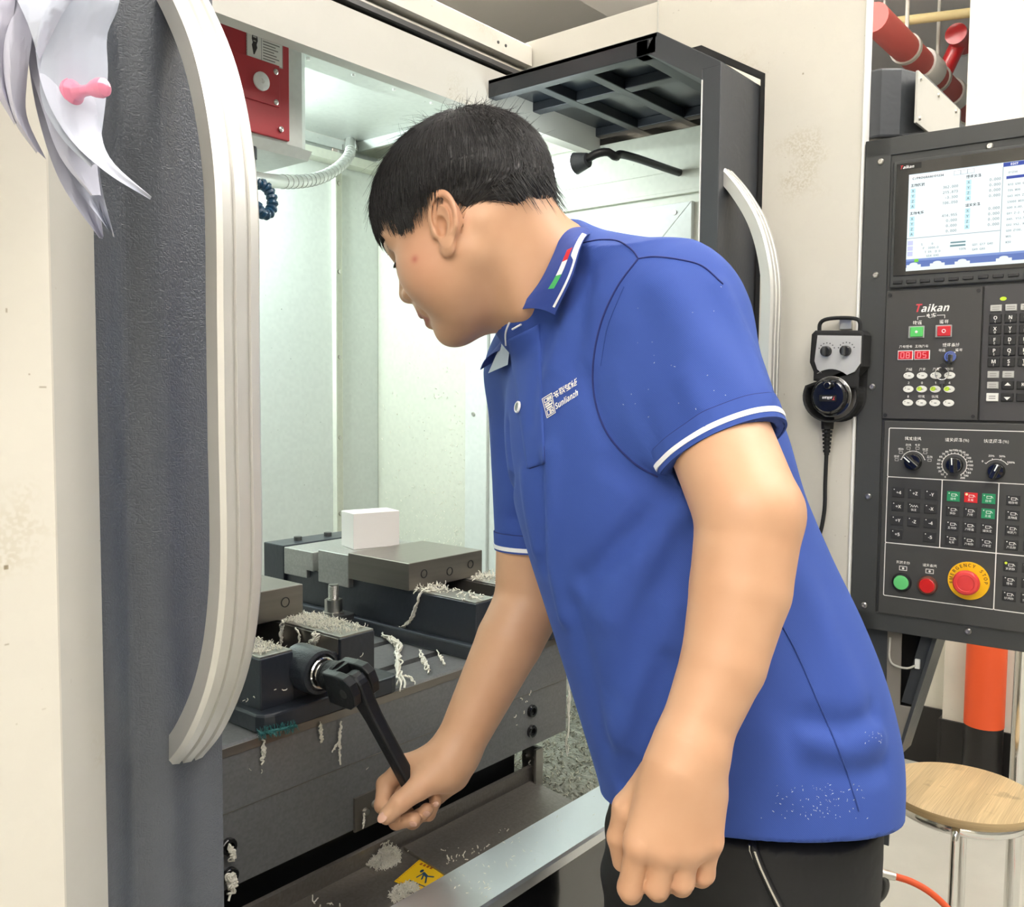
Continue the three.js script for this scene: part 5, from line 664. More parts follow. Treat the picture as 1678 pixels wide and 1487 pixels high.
// ---------------------------------------------------------------- papers pinned to the front cover
{
  // each sheet: left and right edge curves from top to bottom, px, py, depth
  function sheet(label, L, R, bow, seed) {
    const n = 26, m = 14, l = spline(L.map((p) => at(...p)), n), q = spline(R.map((p) => at(...p)), n), pos = [], idx = [], uv = [], r = rng(seed), ph = r() * 6;
    for (const th of [0, 0.0003]) for (let i = 0; i <= n; i++) for (let k = 0; k <= m; k++) { const t = k / m, b = (bow * Math.sin(Math.PI * t) + 0.0022 * Math.sin(t * 7 + ph + i * 0.12)) * (0.35 + 0.65 * i / n) + th; pos.push(lerp(l[i][0], q[i][0], t) - FVp[0] * b, lerp(l[i][1], q[i][1], t), lerp(l[i][2], q[i][2], t) - FVp[2] * b); uv.push(t, 1 - i / n); }
    const w = m + 1, N = w * (n + 1); for (let i = 0; i < n; i++) for (let k = 0; k < m; k++) { const a = i * w + k; idx.push(a, a + w, a + 1, a + 1, a + w, a + w + 1, a + N, a + N + 1, a + N + w, a + N + 1, a + N + w + 1, a + N + w); }
    for (let k = 0; k < m; k++) { const a = n * w + k; idx.push(a, a + N, a + 1, a + 1, a + N, a + N + 1); } for (let i = 0; i < n; i++) for (const e of [0, m]) { const a = i * w + e; idx.push(a, a + w, a + N, a + w, a + w + N, a + N); }
    const g = new THREE.BufferGeometry(); g.setAttribute('position', new THREE.Float32BufferAttribute(pos, 3)); g.setAttribute('uv', new THREE.Float32BufferAttribute(uv, 2)); g.setIndex(idx); g.computeVertexNormals();
    const o = solo('paper_sheet', label, 'paper', toCreasedNormals(g, 0.9), std({ color: C(0.50 - 0.03 * r(), 0.52 - 0.03 * r(), 0.60), roughness: 0.8, side: THREE.DoubleSide }), 'sheets of paper pinned to the cover'); return o;
  }
  const FVp = [0.5, 0, -0.866];
  sheet('rear white sheet whose lower corner hangs lowest beside the door', [[20, -60, 0.575], [40, 60, 0.572], [62, 190, 0.580], [100, 300, 0.592], [163, 391, 0.604]], [[150, -60, 0.600], [150, 80, 0.602], [150, 200, 0.604], [158, 300, 0.606], [170, 388, 0.606]], -0.004, 1);
  sheet('white sheet ending in a sharp corner just right of the lowest one', [[40, -60, 0.570], [60, 60, 0.568], [80, 180, 0.575], [112, 285, 0.588], [178, 378, 0.600]], [[160, -60, 0.597], [158, 80, 0.598], [160, 200, 0.600], [166, 300, 0.602], [188, 390, 0.603]], -0.006, 2);
  sheet('folded lilac white sheet with wavy edges in the middle of the bundle', [[20, -60, 0.565], [36, 60, 0.562], [70, 180, 0.568], [100, 260, 0.578], [150, 322, 0.592]], [[170, -60, 0.594], [166, 80, 0.596], [164, 180, 0.597], [160, 270, 0.598], [166, 322, 0.598]], 0.006, 3);
  sheet('curled sheet whose long corner points right over the dark door', [[50, -60, 0.560], [56, 60, 0.556], [72, 150, 0.556], [112, 225, 0.562], [172, 282, 0.566], [246, 328, 0.566]], [[182, -60, 0.590], [176, 60, 0.592], [168, 150, 0.590], [166, 215, 0.584], [182, 262, 0.574], [249, 324, 0.567]], 0.004, 4);
  sheet('front white sheet under the pink pin with a straight right edge', [[86, -60, 0.556], [82, 40, 0.554], [66, 110, 0.554], [70, 170, 0.558], [104, 230, 0.566], [150, 276, 0.574]], [[200, -60, 0.590], [194, 10, 0.590], [176, 56, 0.590], [177, 120, 0.590], [172, 180, 0.588], [161, 262, 0.580]], 0.003, 5);
  sheet('thin crumpled sheet fanned out at the left of the bundle', [[-30, -60, 0.55], [-20, 40, 0.548], [0, 120, 0.552], [24, 200, 0.562], [60, 252, 0.575]], [[60, -60, 0.553], [54, 40, 0.551], [44, 130, 0.556], [44, 190, 0.566], [76, 262, 0.577]], 0.010, 6);
  sheet('cream tinted crumpled sheet at the far left of the bundle', [[-60, -60, 0.545], [-50, 20, 0.543], [-30, 90, 0.546], [-8, 150, 0.556], [24, 205, 0.572]], [[30, -60, 0.547], [24, 20, 0.545], [14, 80, 0.549], [16, 140, 0.560], [36, 215, 0.573]], 0.012, 7);
  sheet('sheet bent forward at the top of the bundle, above the pin', [[10, -60, 0.540], [24, -10, 0.538], [46, 40, 0.538], [62, 92, 0.546]], [[130, -60, 0.556], [126, -10, 0.554], [104, 20, 0.550], [64, 96, 0.547]], 0.008, 8);
  // magnetic push pin
  const a = at(106, 155, 0.5735), z = V(0.30, 0.02, 0.95).normalize(), b = [a[0] + z.x, a[1] + z.y, a[2] + z.z];
  const pin = thing('push_pin', 'pink magnetic push pin standing out from the pinned papers', 'pin', a);
  put(pin, 'pin_base', lathe([[0, -0.006], [0.0092, -0.006], [0.0098, -0.003], [0.0098, 0.006], [0.0090, 0.0078], [0, 0.0078]], a, b, 28), M.pink, 'round pink base'); put(pin, 'pin_grip', lathe([[0.0088, 0.0075], [0.0052, 0.0105], [0.0034, 0.016], [0.0034, 0.021], [0.0052, 0.0255], [0.0062, 0.030], [0.0055, 0.0335], [0.003, 0.0355], [0, 0.036]], a, b, 28), M.pink, 'waisted pink grip');
}
// ---------------------------------------------------------------- the person
const sub = (a, b) => [a[0] - b[0], a[1] - b[1], a[2] - b[2]], dot = (a, b) => a[0] * b[0] + a[1] * b[1] + a[2] * b[2];
function cap(x, y, z, a, b, ra, rb) { const bx = b[0] - a[0], by = b[1] - a[1], bz = b[2] - a[2], px = x - a[0], py = y - a[1], pz = z - a[2]; const t = clamp((px * bx + py * by + pz * bz) / (bx * bx + by * by + bz * bz), 0, 1); const dx = px - bx * t, dy = py - by * t, dz = pz - bz * t; return Math.sqrt(dx * dx + dy * dy + dz * dz) - (ra + (rb - ra) * t); }
const sph = (x, y, z, c, r) => Math.hypot(x - c[0], y - c[1], z - c[2]) - r;
function ell(x, y, z, c, r) { const a = (x - c[0]) / r[0], b = (y - c[1]) / r[1], d = (z - c[2]) / r[2], k0 = Math.sqrt(a * a + b * b + d * d), k1 = Math.sqrt(a * a / r[0] / r[0] + b * b / r[1] / r[1] + d * d / r[2] / r[2]); return k1 < 1e-9 ? -Math.min(...r) : k0 * (k0 - 1) / k1; }
function smin(a, b, k) { const h = Math.max(k - Math.abs(a - b), 0) / k; return Math.min(a, b) - h * h * k * 0.25; }
const smax = (a, b, k) => -smin(-a, -b, k);
// a closed surface from a distance field (surface nets on a grid, then pulled onto the field)
function netSurface(f, lo, hi, cell, skip) {
  const n = [0, 1, 2].map((k) => Math.ceil((hi[k] - lo[k]) / cell) + 1), [nx, ny, nz] = n, F = new Float32Array(nx * ny * nz), at3 = (i, j, k) => (k * ny + j) * nx + i, B = 6, R = B * cell * 0.87 * 1.7 + cell;
  for (let k0 = 0; k0 < nz; k0 += B) for (let j0 = 0; j0 < ny; j0 += B) for (let i0 = 0; i0 < nx; i0 += B) {
    const c = f(lo[0] + (i0 + B / 2) * cell, lo[1] + (j0 + B / 2) * cell, lo[2] + (k0 + B / 2) * cell), far = Math.abs(c) > R;
    for (let k = k0; k < Math.min(nz, k0 + B); k++) for (let j = j0; j < Math.min(ny, j0 + B); j++) for (let i = i0; i < Math.min(nx, i0 + B); i++) F[at3(i, j, k)] = far ? c : f(lo[0] + i * cell, lo[1] + j * cell, lo[2] + k * cell);
  }
  const id = new Int32Array(nx * ny * nz).fill(-1), pos = [], idx = [];
  for (let k = 0; k < nz - 1; k++) for (let j = 0; j < ny - 1; j++) for (let i = 0; i < nx - 1; i++) {
    let m = 0; const v = []; for (let q = 0; q < 8; q++) { const w = F[at3(i + (q & 1), j + (q >> 1 & 1), k + (q >> 2))]; v.push(w); if (w < 0) m |= 1 << q; }
    if (m === 0 || m === 255) continue;
    let sx = 0, sy = 0, sz = 0, s = 0;
    for (const [p, q] of [[0, 1], [2, 3], [4, 5], [6, 7], [0, 2], [1, 3], [4, 6], [5, 7], [0, 4], [1, 5], [2, 6], [3, 7]]) { if ((v[p] < 0) === (v[q] < 0)) continue; const t = v[p] / (v[p] - v[q]); sx += lerp(p & 1, q & 1, t); sy += lerp(p >> 1 & 1, q >> 1 & 1, t); sz += lerp(p >> 2, q >> 2, t); s++; }
    id[at3(i, j, k)] = pos.length / 3; pos.push(lo[0] + (i + sx / s) * cell, lo[1] + (j + sy / s) * cell, lo[2] + (k + sz / s) * cell);
  }
  const quad = (a, b, c, d, flip) => { if (a < 0 || b < 0 || c < 0 || d < 0) return; if (skip) { const m = [0, 1, 2].map((q) => (pos[a * 3 + q] + pos[c * 3 + q]) / 2); if (skip(m)) return; } flip ? idx.push(a, b, c, a, c, d) : idx.push(a, c, b, a, d, c); };
  for (let k = 1; k < nz - 1; k++) for (let j = 1; j < ny - 1; j++) for (let i = 1; i < nx - 1; i++) {
    const s = F[at3(i, j, k)] < 0;
    if (s !== F[at3(i + 1, j, k)] < 0) quad(id[at3(i, j - 1, k - 1)], id[at3(i, j, k - 1)], id[at3(i, j, k)], id[at3(i, j - 1, k)], s);
    if (s !== F[at3(i, j + 1, k)] < 0) quad(id[at3(i - 1, j, k - 1)], id[at3(i - 1, j, k)], id[at3(i, j, k)], id[at3(i, j, k - 1)], s);
    if (s !== F[at3(i, j, k + 1)] < 0) quad(id[at3(i - 1, j - 1, k)], id[at3(i, j - 1, k)], id[at3(i, j, k)], id[at3(i - 1, j, k)], s);
  }
  const nor = new Float32Array(pos.length), e = cell * 0.35;
  for (let i = 0; i < pos.length; i += 3) {
    let x = pos[i], y = pos[i + 1], z = pos[i + 2], gx, gy, gz, g;
    for (let it = 0; it < 2; it++) {
      gx = f(x + e, y, z) - f(x - e, y, z); gy = f(x, y + e, z) - f(x, y - e, z); gz = f(x, y, z + e) - f(x, y, z - e); g = Math.hypot(gx, gy, gz) || 1;
      if (it === 0) { const d = clamp(f(x, y, z) / Math.max(g / (2 * e), 0.3), -cell * 0.6, cell * 0.6); x -= gx / g * d; y -= gy / g * d; z -= gz / g * d; }
    }
    pos[i] = x; pos[i + 1] = y; pos[i + 2] = z; nor[i] = gx / g; nor[i + 1] = gy / g; nor[i + 2] = gz / g;
  }
  const geo = new THREE.BufferGeometry(); geo.setAttribute('position', new THREE.Float32BufferAttribute(pos, 3)); geo.setAttribute('normal', new THREE.BufferAttribute(nor, 3));
  const uv = new Float32Array(pos.length / 3 * 2); for (let i = 0; i < pos.length / 3; i++) { uv[i * 2] = pos[i * 3] * 0.6394 + pos[i * 3 + 2] * 0.7688; uv[i * 2 + 1] = pos[i * 3 + 1]; }
  geo.setAttribute('uv', new THREE.BufferAttribute(uv, 2)); geo.setIndex(idx); return geo;
}
function boundsOf(pts, pad) { const lo = [9, 9, 9], hi = [-9, -9, -9]; for (const p of pts) for (let k = 0; k < 3; k++) { lo[k] = Math.min(lo[k], p[k] - pad); hi[k] = Math.max(hi[k], p[k] + pad); } return [lo, hi]; }
const RV = [0.6394, 0, 0.7688], FV = [0.7688, 0, -0.6394];          // level directions: to the photographer's right and away from the photographer
const FACE = (() => { const a = 104 * Math.PI / 180; return [FV[0] * Math.cos(a) - RV[0] * Math.sin(a), FV[2] * Math.cos(a) - RV[2] * Math.sin(a)]; })();   // the way the chest faces, in x and z
const DEL = 14 * Math.PI / 180;
// a trunk of level oval sections: rows give the left and right outline at a height, the depth of the middle and the half breadth
function trunk(rows) {
  const S = rows.map(([py, xl, xr, d, b]) => { const c = at((xl + xr) / 2, py, d), w = (xr - xl) / 2 / FOCAL * d, a = Math.sqrt(Math.max(w * w - (b * Math.sin(DEL)) ** 2, 0.0004)) / Math.cos(DEL); return [c[1], c[0], c[2], a, b]; }).sort((p, q) => q[0] - p[0]);
  return (x, y, z, off = 0) => {
    let i = 0; while (i < S.length - 2 && y < S[i + 1][0]) i++;
    const t = clamp((S[i][0] - y) / (S[i][0] - S[i + 1][0]), 0, 1), p0 = S[Math.max(0, i - 1)], p1 = S[i], p2 = S[i + 1], p3 = S[Math.min(S.length - 1, i + 2)];
    const q = [1, 2, 3, 4].map((k) => 0.5 * (2 * p1[k] + (p2[k] - p0[k]) * t + (2 * p0[k] - 5 * p1[k] + 4 * p2[k] - p3[k]) * t * t + (3 * p1[k] - p0[k] - 3 * p2[k] + p3[k]) * t * t * t));
    const dx = x - q[0], dz = z - q[1], u = dx * FACE[0] + dz * FACE[1], v = -dx * FACE[1] + dz * FACE[0], a = q[2] + off, b = q[3] + off;
    const k0 = Math.hypot(u / a, v / b), k1 = Math.hypot(u / a / a, v / b / b), d = k1 < 1e-6 ? -Math.min(a, b) : k0 * (k0 - 1) / k1;
    return Math.max(d, y - S[0][0] - off, S[S.length - 1][0] - y - off);
  };
}
// joints, each read at its place and depth
const J = {
  neck: at(882, 455, 1.04), c7: at(938, 432, 1.06), shL: at(1100, 522, 0.945), shR: at(884, 612, 1.20),
  cuffL: at(1187, 742, 0.85), elL: at(1228, 845, 0.795), foL: at(1213, 965, 0.785), fo2L: at(1186, 1085, 0.77), wrL: at(1134, 1215, 0.756),
  cuffR: at(886, 900, 1.205), elR: at(868, 985, 1.20), wrR: at(746, 1234, 1.138),
};
// ---- head
const AZ = 73 * Math.PI / 180, PI_ = 30 * Math.PI / 180, ROLL = 0.02;
const fh = [FV[0] * Math.cos(AZ) - RV[0] * Math.sin(AZ), 0, FV[2] * Math.cos(AZ) - RV[2] * Math.sin(AZ)];
const HF = V(fh[0] * Math.cos(PI_), -Math.sin(PI_), fh[2] * Math.cos(PI_)), HU0 = V(fh[0] * Math.sin(PI_), Math.cos(PI_), fh[2] * Math.sin(PI_)), HL = new THREE.Vector3().crossVectors(HU0, HF).applyAxisAngle(HF, ROLL), HU = HU0.clone().applyAxisAngle(HF, ROLL);
const HO = at(767, 366, 1.03);
const toHead = (x, y, z) => { const p = [x - HO[0], y - HO[1], z - HO[2]]; return [p[0] * HF.x + p[1] * HF.y + p[2] * HF.z, p[0] * HU.x + p[1] * HU.y + p[2] * HU.z, p[0] * HL.x + p[1] * HL.y + p[2] * HL.z]; };
const fromHead = (x, y, z) => [HO[0] + HF.x * x + HU.x * y + HL.x * z, HO[1] + HF.y * x + HU.y * y + HL.y * z, HO[2] + HF.z * x + HU.z * y + HL.z * z];
function headField(x, y, z) {                              // x forward, y up, z to the left ear
  const s = Math.abs(z);
  let d = ell(x, y, s, [-0.006, 0.031, 0], [0.096, 0.075, 0.0755]);
  d = smin(d, ell(x, y, s, [0.034, -0.014, 0], [0.060, 0.082, 0.066]), 0.03);
  d = smin(d, cap(x, y, s, [0.002, -0.050, 0.050], [0.066, -0.090, 0.012], 0.024, 0.020), 0.03);
  d = smin(d, ell(x, y, s, [0.056, -0.036, 0.038], [0.034, 0.036, 0.031]), 0.022);
  d = smin(d, ell(x, y, s, [0.040, -0.058, 0.040], [0.036, 0.034, 0.026]), 0.022);
  d = smin(d, cap(x, y, s, [0.082, 0.022, 0.0], [0.070, 0.022, 0.042], 0.014, 0.012), 0.016);
  d = smax(d, -ell(x, y, s, [0.096, -0.003, 0.033], [0.020, 0.011, 0.018]), 0.010);
  d = smin(d, ell(x, y, s, [0.073, -0.005, 0.032], [0.013, 0.0115, 0.0155]), 0.005);
  d = smin(d, cap(x, y, s, [0.083, 0.008, 0], [0.1015, -0.031, 0], 0.0085, 0.0120), 0.010);
  d = smin(d, ell(x, y, s, [0.093, -0.036, 0.0125], [0.013, 0.009, 0.0090]), 0.006);
  d = smax(d, -ell(x, y, s, [0.101, -0.0465, 0.0090], [0.0065, 0.006, 0.0042]), 0.003);
  d = smin(d, ell(x, y, s, [0.088, -0.058, 0], [0.014, 0.018, 0.024]), 0.012);
  d = smin(d, cap(x, y, s, [0.0985, -0.0605, 0.0], [0.088, -0.0655, 0.021], 0.0058, 0.004), 0.004);
  d = smin(d, cap(x, y, s, [0.0955, -0.0745, 0.0], [0.086, -0.0695, 0.019], 0.0064, 0.004), 0.004);
  d = smax(d, -ell(x, y, s, [0.104, -0.0675, 0], [0.012, 0.0016, 0.022]), 0.002);
  d = smin(d, ell(x, y, s, [0.074, -0.097, 0], [0.021, 0.019, 0.022]), 0.016);
  d = smin(d, ell(x, y, s, [0.045, -0.088, 0.012], [0.03, 0.022, 0.03]), 0.022);
  return d;
}
function earField(x, y, z) {                               // left ear; right one mirrored
  const s = Math.abs(z), ex = x - 0.004, ey = y + 0.014; const ca = Math.cos(0.3), sa = Math.sin(0.3), u = ex * ca + ey * sa, v = -ex * sa + ey * ca, w = s - 0.0785 - (-u) * 0.30;
  const out = Math.hypot(u / (0.0165 + 0.07 * clamp(v, -0.03, 0.03)), (v - 0.002) / 0.0285);
  let d = Math.max((out - 1) * 0.019, Math.abs(w) - 0.0042);
  const ring = Math.hypot((out - 0.92) * 0.0195, w - 0.0035) - 0.0035; d = smin(d, ring + 0.005 * smooth(-0.010, -0.024, v), 0.003);
  d = smin(d, ell(u, v, w, [0.003, -0.027, 0.001], [0.0095, 0.0105, 0.0048]), 0.005);
  const anti = Math.abs(Math.hypot((u - 0.003) / 0.0115, (v - 0.001) / 0.018) - 1) * 0.0115; d = smin(d, Math.hypot(anti, w - 0.002) - 0.0024, 0.004);
  d = smax(d, -(Math.hypot((out - 0.66) * 0.0185, w - 0.0048) - 0.0024 + 0.004 * smooth(-0.006, -0.022, v)), 0.0020);
  d = smax(d, -ell(u, v, w, [0.005, -0.004, 0.0055], [0.0075, 0.0115, 0.0085]), 0.002);
  d = smin(d, ell(u, v, w, [0.0145, -0.008, 0.002], [0.0045, 0.006, 0.004]), 0.004);
  return d * 0.8;
}
function headAll(x, y, z) { const [a, b, c] = toHead(x, y, z); let d = headField(a, b, c); if (Math.abs(c) > 0.05 && Math.abs(a) < 0.06 && Math.abs(b) < 0.06) d = smin(d, earField(a, b, c), 0.005); return d; }
const nape = fromHead(-0.034, -0.02, 0), throat = fromHead(0.02, -0.075, 0);
function neckField(x, y, z) { let d = cap(x, y, z, nape, J.neck, 0.062, 0.066); d = smin(d, cap(x, y, z, throat, at(872, 492, 1.04), 0.040, 0.038), 0.03); d = smin(d, cap(x, y, z, fromHead(-0.028, -0.03, 0.055), at(858, 500, 0.99), 0.012, 0.012), 0.03); return d; }
// ---- hands: chains of joints with radii
const P = (px, py, d, r) => [...at(px, py, d), r];
const chain = (x, y, z, c, k = 0.004) => { let d = 1; for (let i = 0; i < c.length - 1; i++) d = smin(d, cap(x, y, z, c[i], c[i + 1], c[i][3], c[i + 1][3]), k); return d; };
const handL = {
  palm: [[P(1134, 1222, 0.756, 0.029), P(1118, 1262, 0.752, 0.0275)], [P(1106, 1262, 0.752, 0.024), P(1052, 1376, 0.742, 0.0155)], [P(1116, 1265, 0.750, 0.022), P(1092, 1386, 0.737, 0.0155)], [P(1128, 1265, 0.750, 0.022), P(1126, 1384, 0.738, 0.015)], [P(1142, 1262, 0.754, 0.022), P(1156, 1372, 0.745, 0.0145)], [P(1095, 1300, 0.765, 0.026), P(1080, 1360, 0.762, 0.02)], [P(1135, 1300, 0.765, 0.026), P(1135, 1360, 0.765, 0.02)]],
  fingers: [
    [P(1047, 1386, 0.741, 0.0112), P(1033, 1455, 0.748, 0.0104), P(1034, 1462, 0.768, 0.0094), P(1044, 1440, 0.784, 0.009)],
    [P(1090, 1396, 0.736, 0.0112), P(1076, 1452, 0.741, 0.0103), P(1078, 1458, 0.762, 0.0093), P(1084, 1434, 0.778, 0.009)],
    [P(1127, 1392, 0.737, 0.0106), P(1118, 1444, 0.742, 0.0098), P(1116, 1450, 0.762, 0.0094), P(1120, 1428, 0.777, 0.0085)],
    [P(1161, 1380, 0.744, 0.0100), P(1153, 1432, 0.750, 0.0089), P(1149, 1437, 0.768, 0.0085), P(1150, 1418, 0.781, 0.0078)],
    [P(1078, 1282, 0.768, 0.02), P(1030, 1325, 0.772, 0.0135), P(1016, 1372, 0.776, 0.0108), P(1020, 1412, 0.781, 0.0088)],
  ],
};
const handR = {
  palm: [[P(746, 1234, 1.138, 0.030), P(728, 1252, 1.132, 0.028)], [P(728, 1248, 1.135, 0.025), P(668, 1257, 1.135, 0.0165)], [P(730, 1254, 1.142, 0.023), P(680, 1272, 1.148, 0.0165)], [P(734, 1262, 1.148, 0.022), P(698, 1288, 1.156, 0.016)], [P(738, 1268, 1.148, 0.021), P(716, 1300, 1.160, 0.0145)], [P(728, 1262, 1.122, 0.024), P(698, 1280, 1.112, 0.0175)]],
  fingers: [
    [P(664, 1256, 1.136, 0.0125), P(632, 1286, 1.138, 0.0115), P(627, 1320, 1.118, 0.0100), P(645, 1336, 1.100, 0.0088)],
    [P(676, 1270, 1.150, 0.0125), P(640, 1318, 1.142, 0.0110), P(650, 1346, 1.112, 0.0100), P(678, 1343, 1.098, 0.0088)],
    [P(694, 1286, 1.158, 0.0120), P(664, 1336, 1.150, 0.0105), P(676, 1346, 1.120, 0.0095), P(699, 1328, 1.106, 0.0084)],
    [P(712, 1298, 1.162, 0.0105), P(694, 1334, 1.155, 0.0092), P(702, 1334, 1.128, 0.0085), P(714, 1314, 1.118, 0.0075)],
    [P(724, 1262, 1.118, 0.0215), P(688, 1290, 1.100, 0.0150), P(655, 1316, 1.088, 0.0118), P(634, 1338, 1.084, 0.0100)],
  ],
};
function handField(x, y, z, h) { let d = 1; for (const [a, b] of h.palm) d = smin(d, cap(x, y, z, a, b, a[3], b[3]), 0.016); for (const c of h.fingers.slice(0, 4)) { const m = c[0]; d = smin(d, sph(x, y, z, [m[0] - FV[0] * 0.0035, m[1] + 0.001, m[2] - FV[2] * 0.0035], m[3] * 0.86), 0.006); } let f = 1; for (const c of h.fingers) f = smin(f, chain(x, y, z, c), 0.0015); return smin(d, f, 0.0055); }
const trunkRows = [[455, 930, 1100, 1.06, 0.13], [520, 868, 1170, 1.07, 0.18], [600, 836, 1212, 1.07, 0.20], [700, 826, 1264, 1.06, 0.20], [800, 836, 1298, 1.05, 0.195], [900, 862, 1343, 1.04, 0.19], [1000, 894, 1392, 1.03, 0.19], [1100, 925, 1430, 1.02, 0.19], [1200, 955, 1450, 1.015, 0.19], [1300, 984, 1444, 1.01, 0.19], [1420, 1004, 1440, 1.01, 0.192]];
const shirtTrunk = trunk(trunkRows);
const ULNA = at(1158, 1232, 0.742);
function armField(x, y, z) {
  let d = cap(x, y, z, J.shL, J.elL, 0.051, 0.0470);
  d = smin(d, cap(x, y, z, J.elL, J.foL, 0.0465, 0.0435), 0.005); d = smin(d, cap(x, y, z, J.foL, J.fo2L, 0.0435, 0.0360), 0.003); d = smin(d, cap(x, y, z, J.fo2L, J.wrL, 0.0360, 0.0290), 0.003);
  d = smin(d, sph(x, y, z, at(1264, 838, 0.80), 0.018), 0.02); d = smin(d, sph(x, y, z, ULNA, 0.0125), 0.012);
    let e = cap(x, y, z, J.shR, J.elR, 0.054, 0.046); e = smin(e, cap(x, y, z, J.elR, at(835, 1050, 1.178), 0.046, 0.0435), 0.005); e = smin(e, cap(x, y, z, at(835, 1050, 1.178), J.wrR, 0.0435, 0.0295), 0.003);
  return Math.min(d, e);
}
const footL = [at(1200, 1400, 1.0)[0] - 0.03, 0, at(1200, 1400, 1.0)[2] + 0.07], footR = [footL[0] + 0.02, 0, footL[2] - 0.30];
const hipL = at(1225, 1400, 0.94), hipR = at(1215, 1390, 1.10);
function legsField(x, y, z, off) { let d = 1; for (const [h, f] of [[hipL, footL], [hipR, footR]]) { const kn = [lerp(h[0], f[0], 0.5) - 0.03, 0.47, lerp(h[2], f[2], 0.5)]; d = smin(d, smin(cap(x, y, z, h, kn, 0.088 + off, 0.066 + off), cap(x, y, z, kn, [f[0], 0.09, f[2]], 0.064 + off, 0.045 + off), 0.03), 0.02); } return d; }
function bodyField(x, y, z) {
  let d = headAll(x, y, z); d = smin(d, neckField(x, y, z), 0.022);
  d = smin(d, armField(x, y, z), 0.02); d = smin(d, handField(x, y, z, handL), 0.012); d = smin(d, handField(x, y, z, handR), 0.012);
  d = smin(d, cap(x, y, z, J.c7, J.shL, 0.04, 0.055), 0.03); d = smin(d, cap(x, y, z, J.neck, J.shR, 0.04, 0.055), 0.03);
  d = smin(d, shirtTrunk(x, y, z, -0.048), 0.03); d = smin(d, legsField(x, y, z, -0.014), 0.03); return d;
}
const skin = phy({ color: 0xffffff, vertexColors: true, roughness: 0.46, sheen: 0.25, sheenRoughness: 0.6, sheenColor: C(1, 0.6, 0.45) });
const person = thing('person', 'man in a blue polo shirt and black trousers leaning in and turning the wrench', 'person', [(footL[0] + footR[0]) / 2, 0, (footL[2] + footR[2]) / 2]);
const earC = fromHead(0.004, -0.014, 0.078), earBox = boundsOf([earC], 0.042), headBox = boundsOf([HO], 0.155), hLbox = boundsOf([...handL.fingers.flat(), ...handL.palm.flat()], 0.034), hRbox = boundsOf([...handR.fingers.flat(), ...handR.palm.flat()], 0.036);
const shrink = ([lo, hi], c) => (m) => m.every((v, k) => v > lo[k] + c && v < hi[k] - c);
{
  const KNUCKLES = [...handL.fingers.slice(0, 4).flatMap((c) => [c[0], c[1]]), ...handR.fingers.flatMap((c) => [c[1], c[2]])], coarse = 0.0065, inH = shrink(headBox, 0.0065), inL = shrink(hLbox, 0.0065), inR = shrink(hRbox, 0.0065), inE = shrink(earBox, 0.0026);
  const all = boundsOf([HO, J.shL, J.shR, J.elL, J.wrL, J.elR, J.wrR, hipL, hipR, at(1480, 1300, 1), footL, footR], 0.17); all[0][1] = 0.06;
  const gs = [netSurface(bodyField, all[0], all[1], coarse, (m) => inH(m) || inL(m) || inR(m)), netSurface(bodyField, ...headBox, 0.0026, inE), netSurface(bodyField, ...earBox, 0.0012), netSurface(bodyField, ...hLbox, 0.0026), netSurface(bodyField, ...hRbox, 0.0026)];
  const mottle = fbm(17, 6, 4);
  for (const g of gs) {
    const p = g.attributes.position, c = new Float32Array(p.count * 3);
    for (let i = 0; i < p.count; i++) {
      const x = p.getX(i), y = p.getY(i), z = p.getZ(i), [a, b, s] = toHead(x, y, z), q = Math.abs(s), m = mottle(x * 4 + z * 3, y * 5) - 0.5;
      let r = 0.57 + 0.05 * m, gg = 0.325 + 0.055 * m, bb = 0.192 + 0.045 * m;
      for (const k of KNUCKLES) { const q2 = (x - k[0]) ** 2 + (y - k[1]) ** 2 + (z - k[2]) ** 2; if (q2 < 0.0012) { const f = Math.exp(-q2 / 0.00012) * 0.6; r += 0.01 * f; gg -= 0.05 * f; bb -= 0.035 * f; } }
      if (Math.hypot(a, b, s) < 0.16) {
        const flush = Math.exp(-(((a - 0.052) / 0.035) ** 2 + ((b + 0.03) / 0.04) ** 2)) * 0.5 + Math.exp(-(((a + 0.016) / 0.02) ** 2 + (b / 0.03) ** 2)) * (q > 0.074 ? 0.5 : 0); r += 0.02 * flush; gg -= 0.075 * flush; bb -= 0.045 * flush;
        const lip = smooth(0.0125, 0.008, Math.abs(b + 0.0675)) * smooth(0.077, 0.084, a) * smooth(0.024, 0.018, q); r -= 0.16 * lip; gg -= 0.18 * lip; bb -= 0.09 * lip;
        const spot = Math.exp(-(((a - 0.055) / 0.004) ** 2 + ((b + 0.027) / 0.004) ** 2)) * (s > 0.04 ? 1 : 0); r -= 0.14 * spot; gg -= 0.16 * spot; bb -= 0.09 * spot;
        const beard = smooth(-0.045, -0.062, b) * smooth(0.05, 0.075, a) * (1 - lip) * 0.25; r -= 0.12 * beard; gg -= 0.05 * beard;
      }
      c[i * 3] = r; c[i * 3 + 1] = gg; c[i * 3 + 2] = bb;
    }
    g.setAttribute('color', new THREE.BufferAttribute(c, 3));
  }
  const g = mergeGeometries(gs); put(person, 'body', g, skin);
}
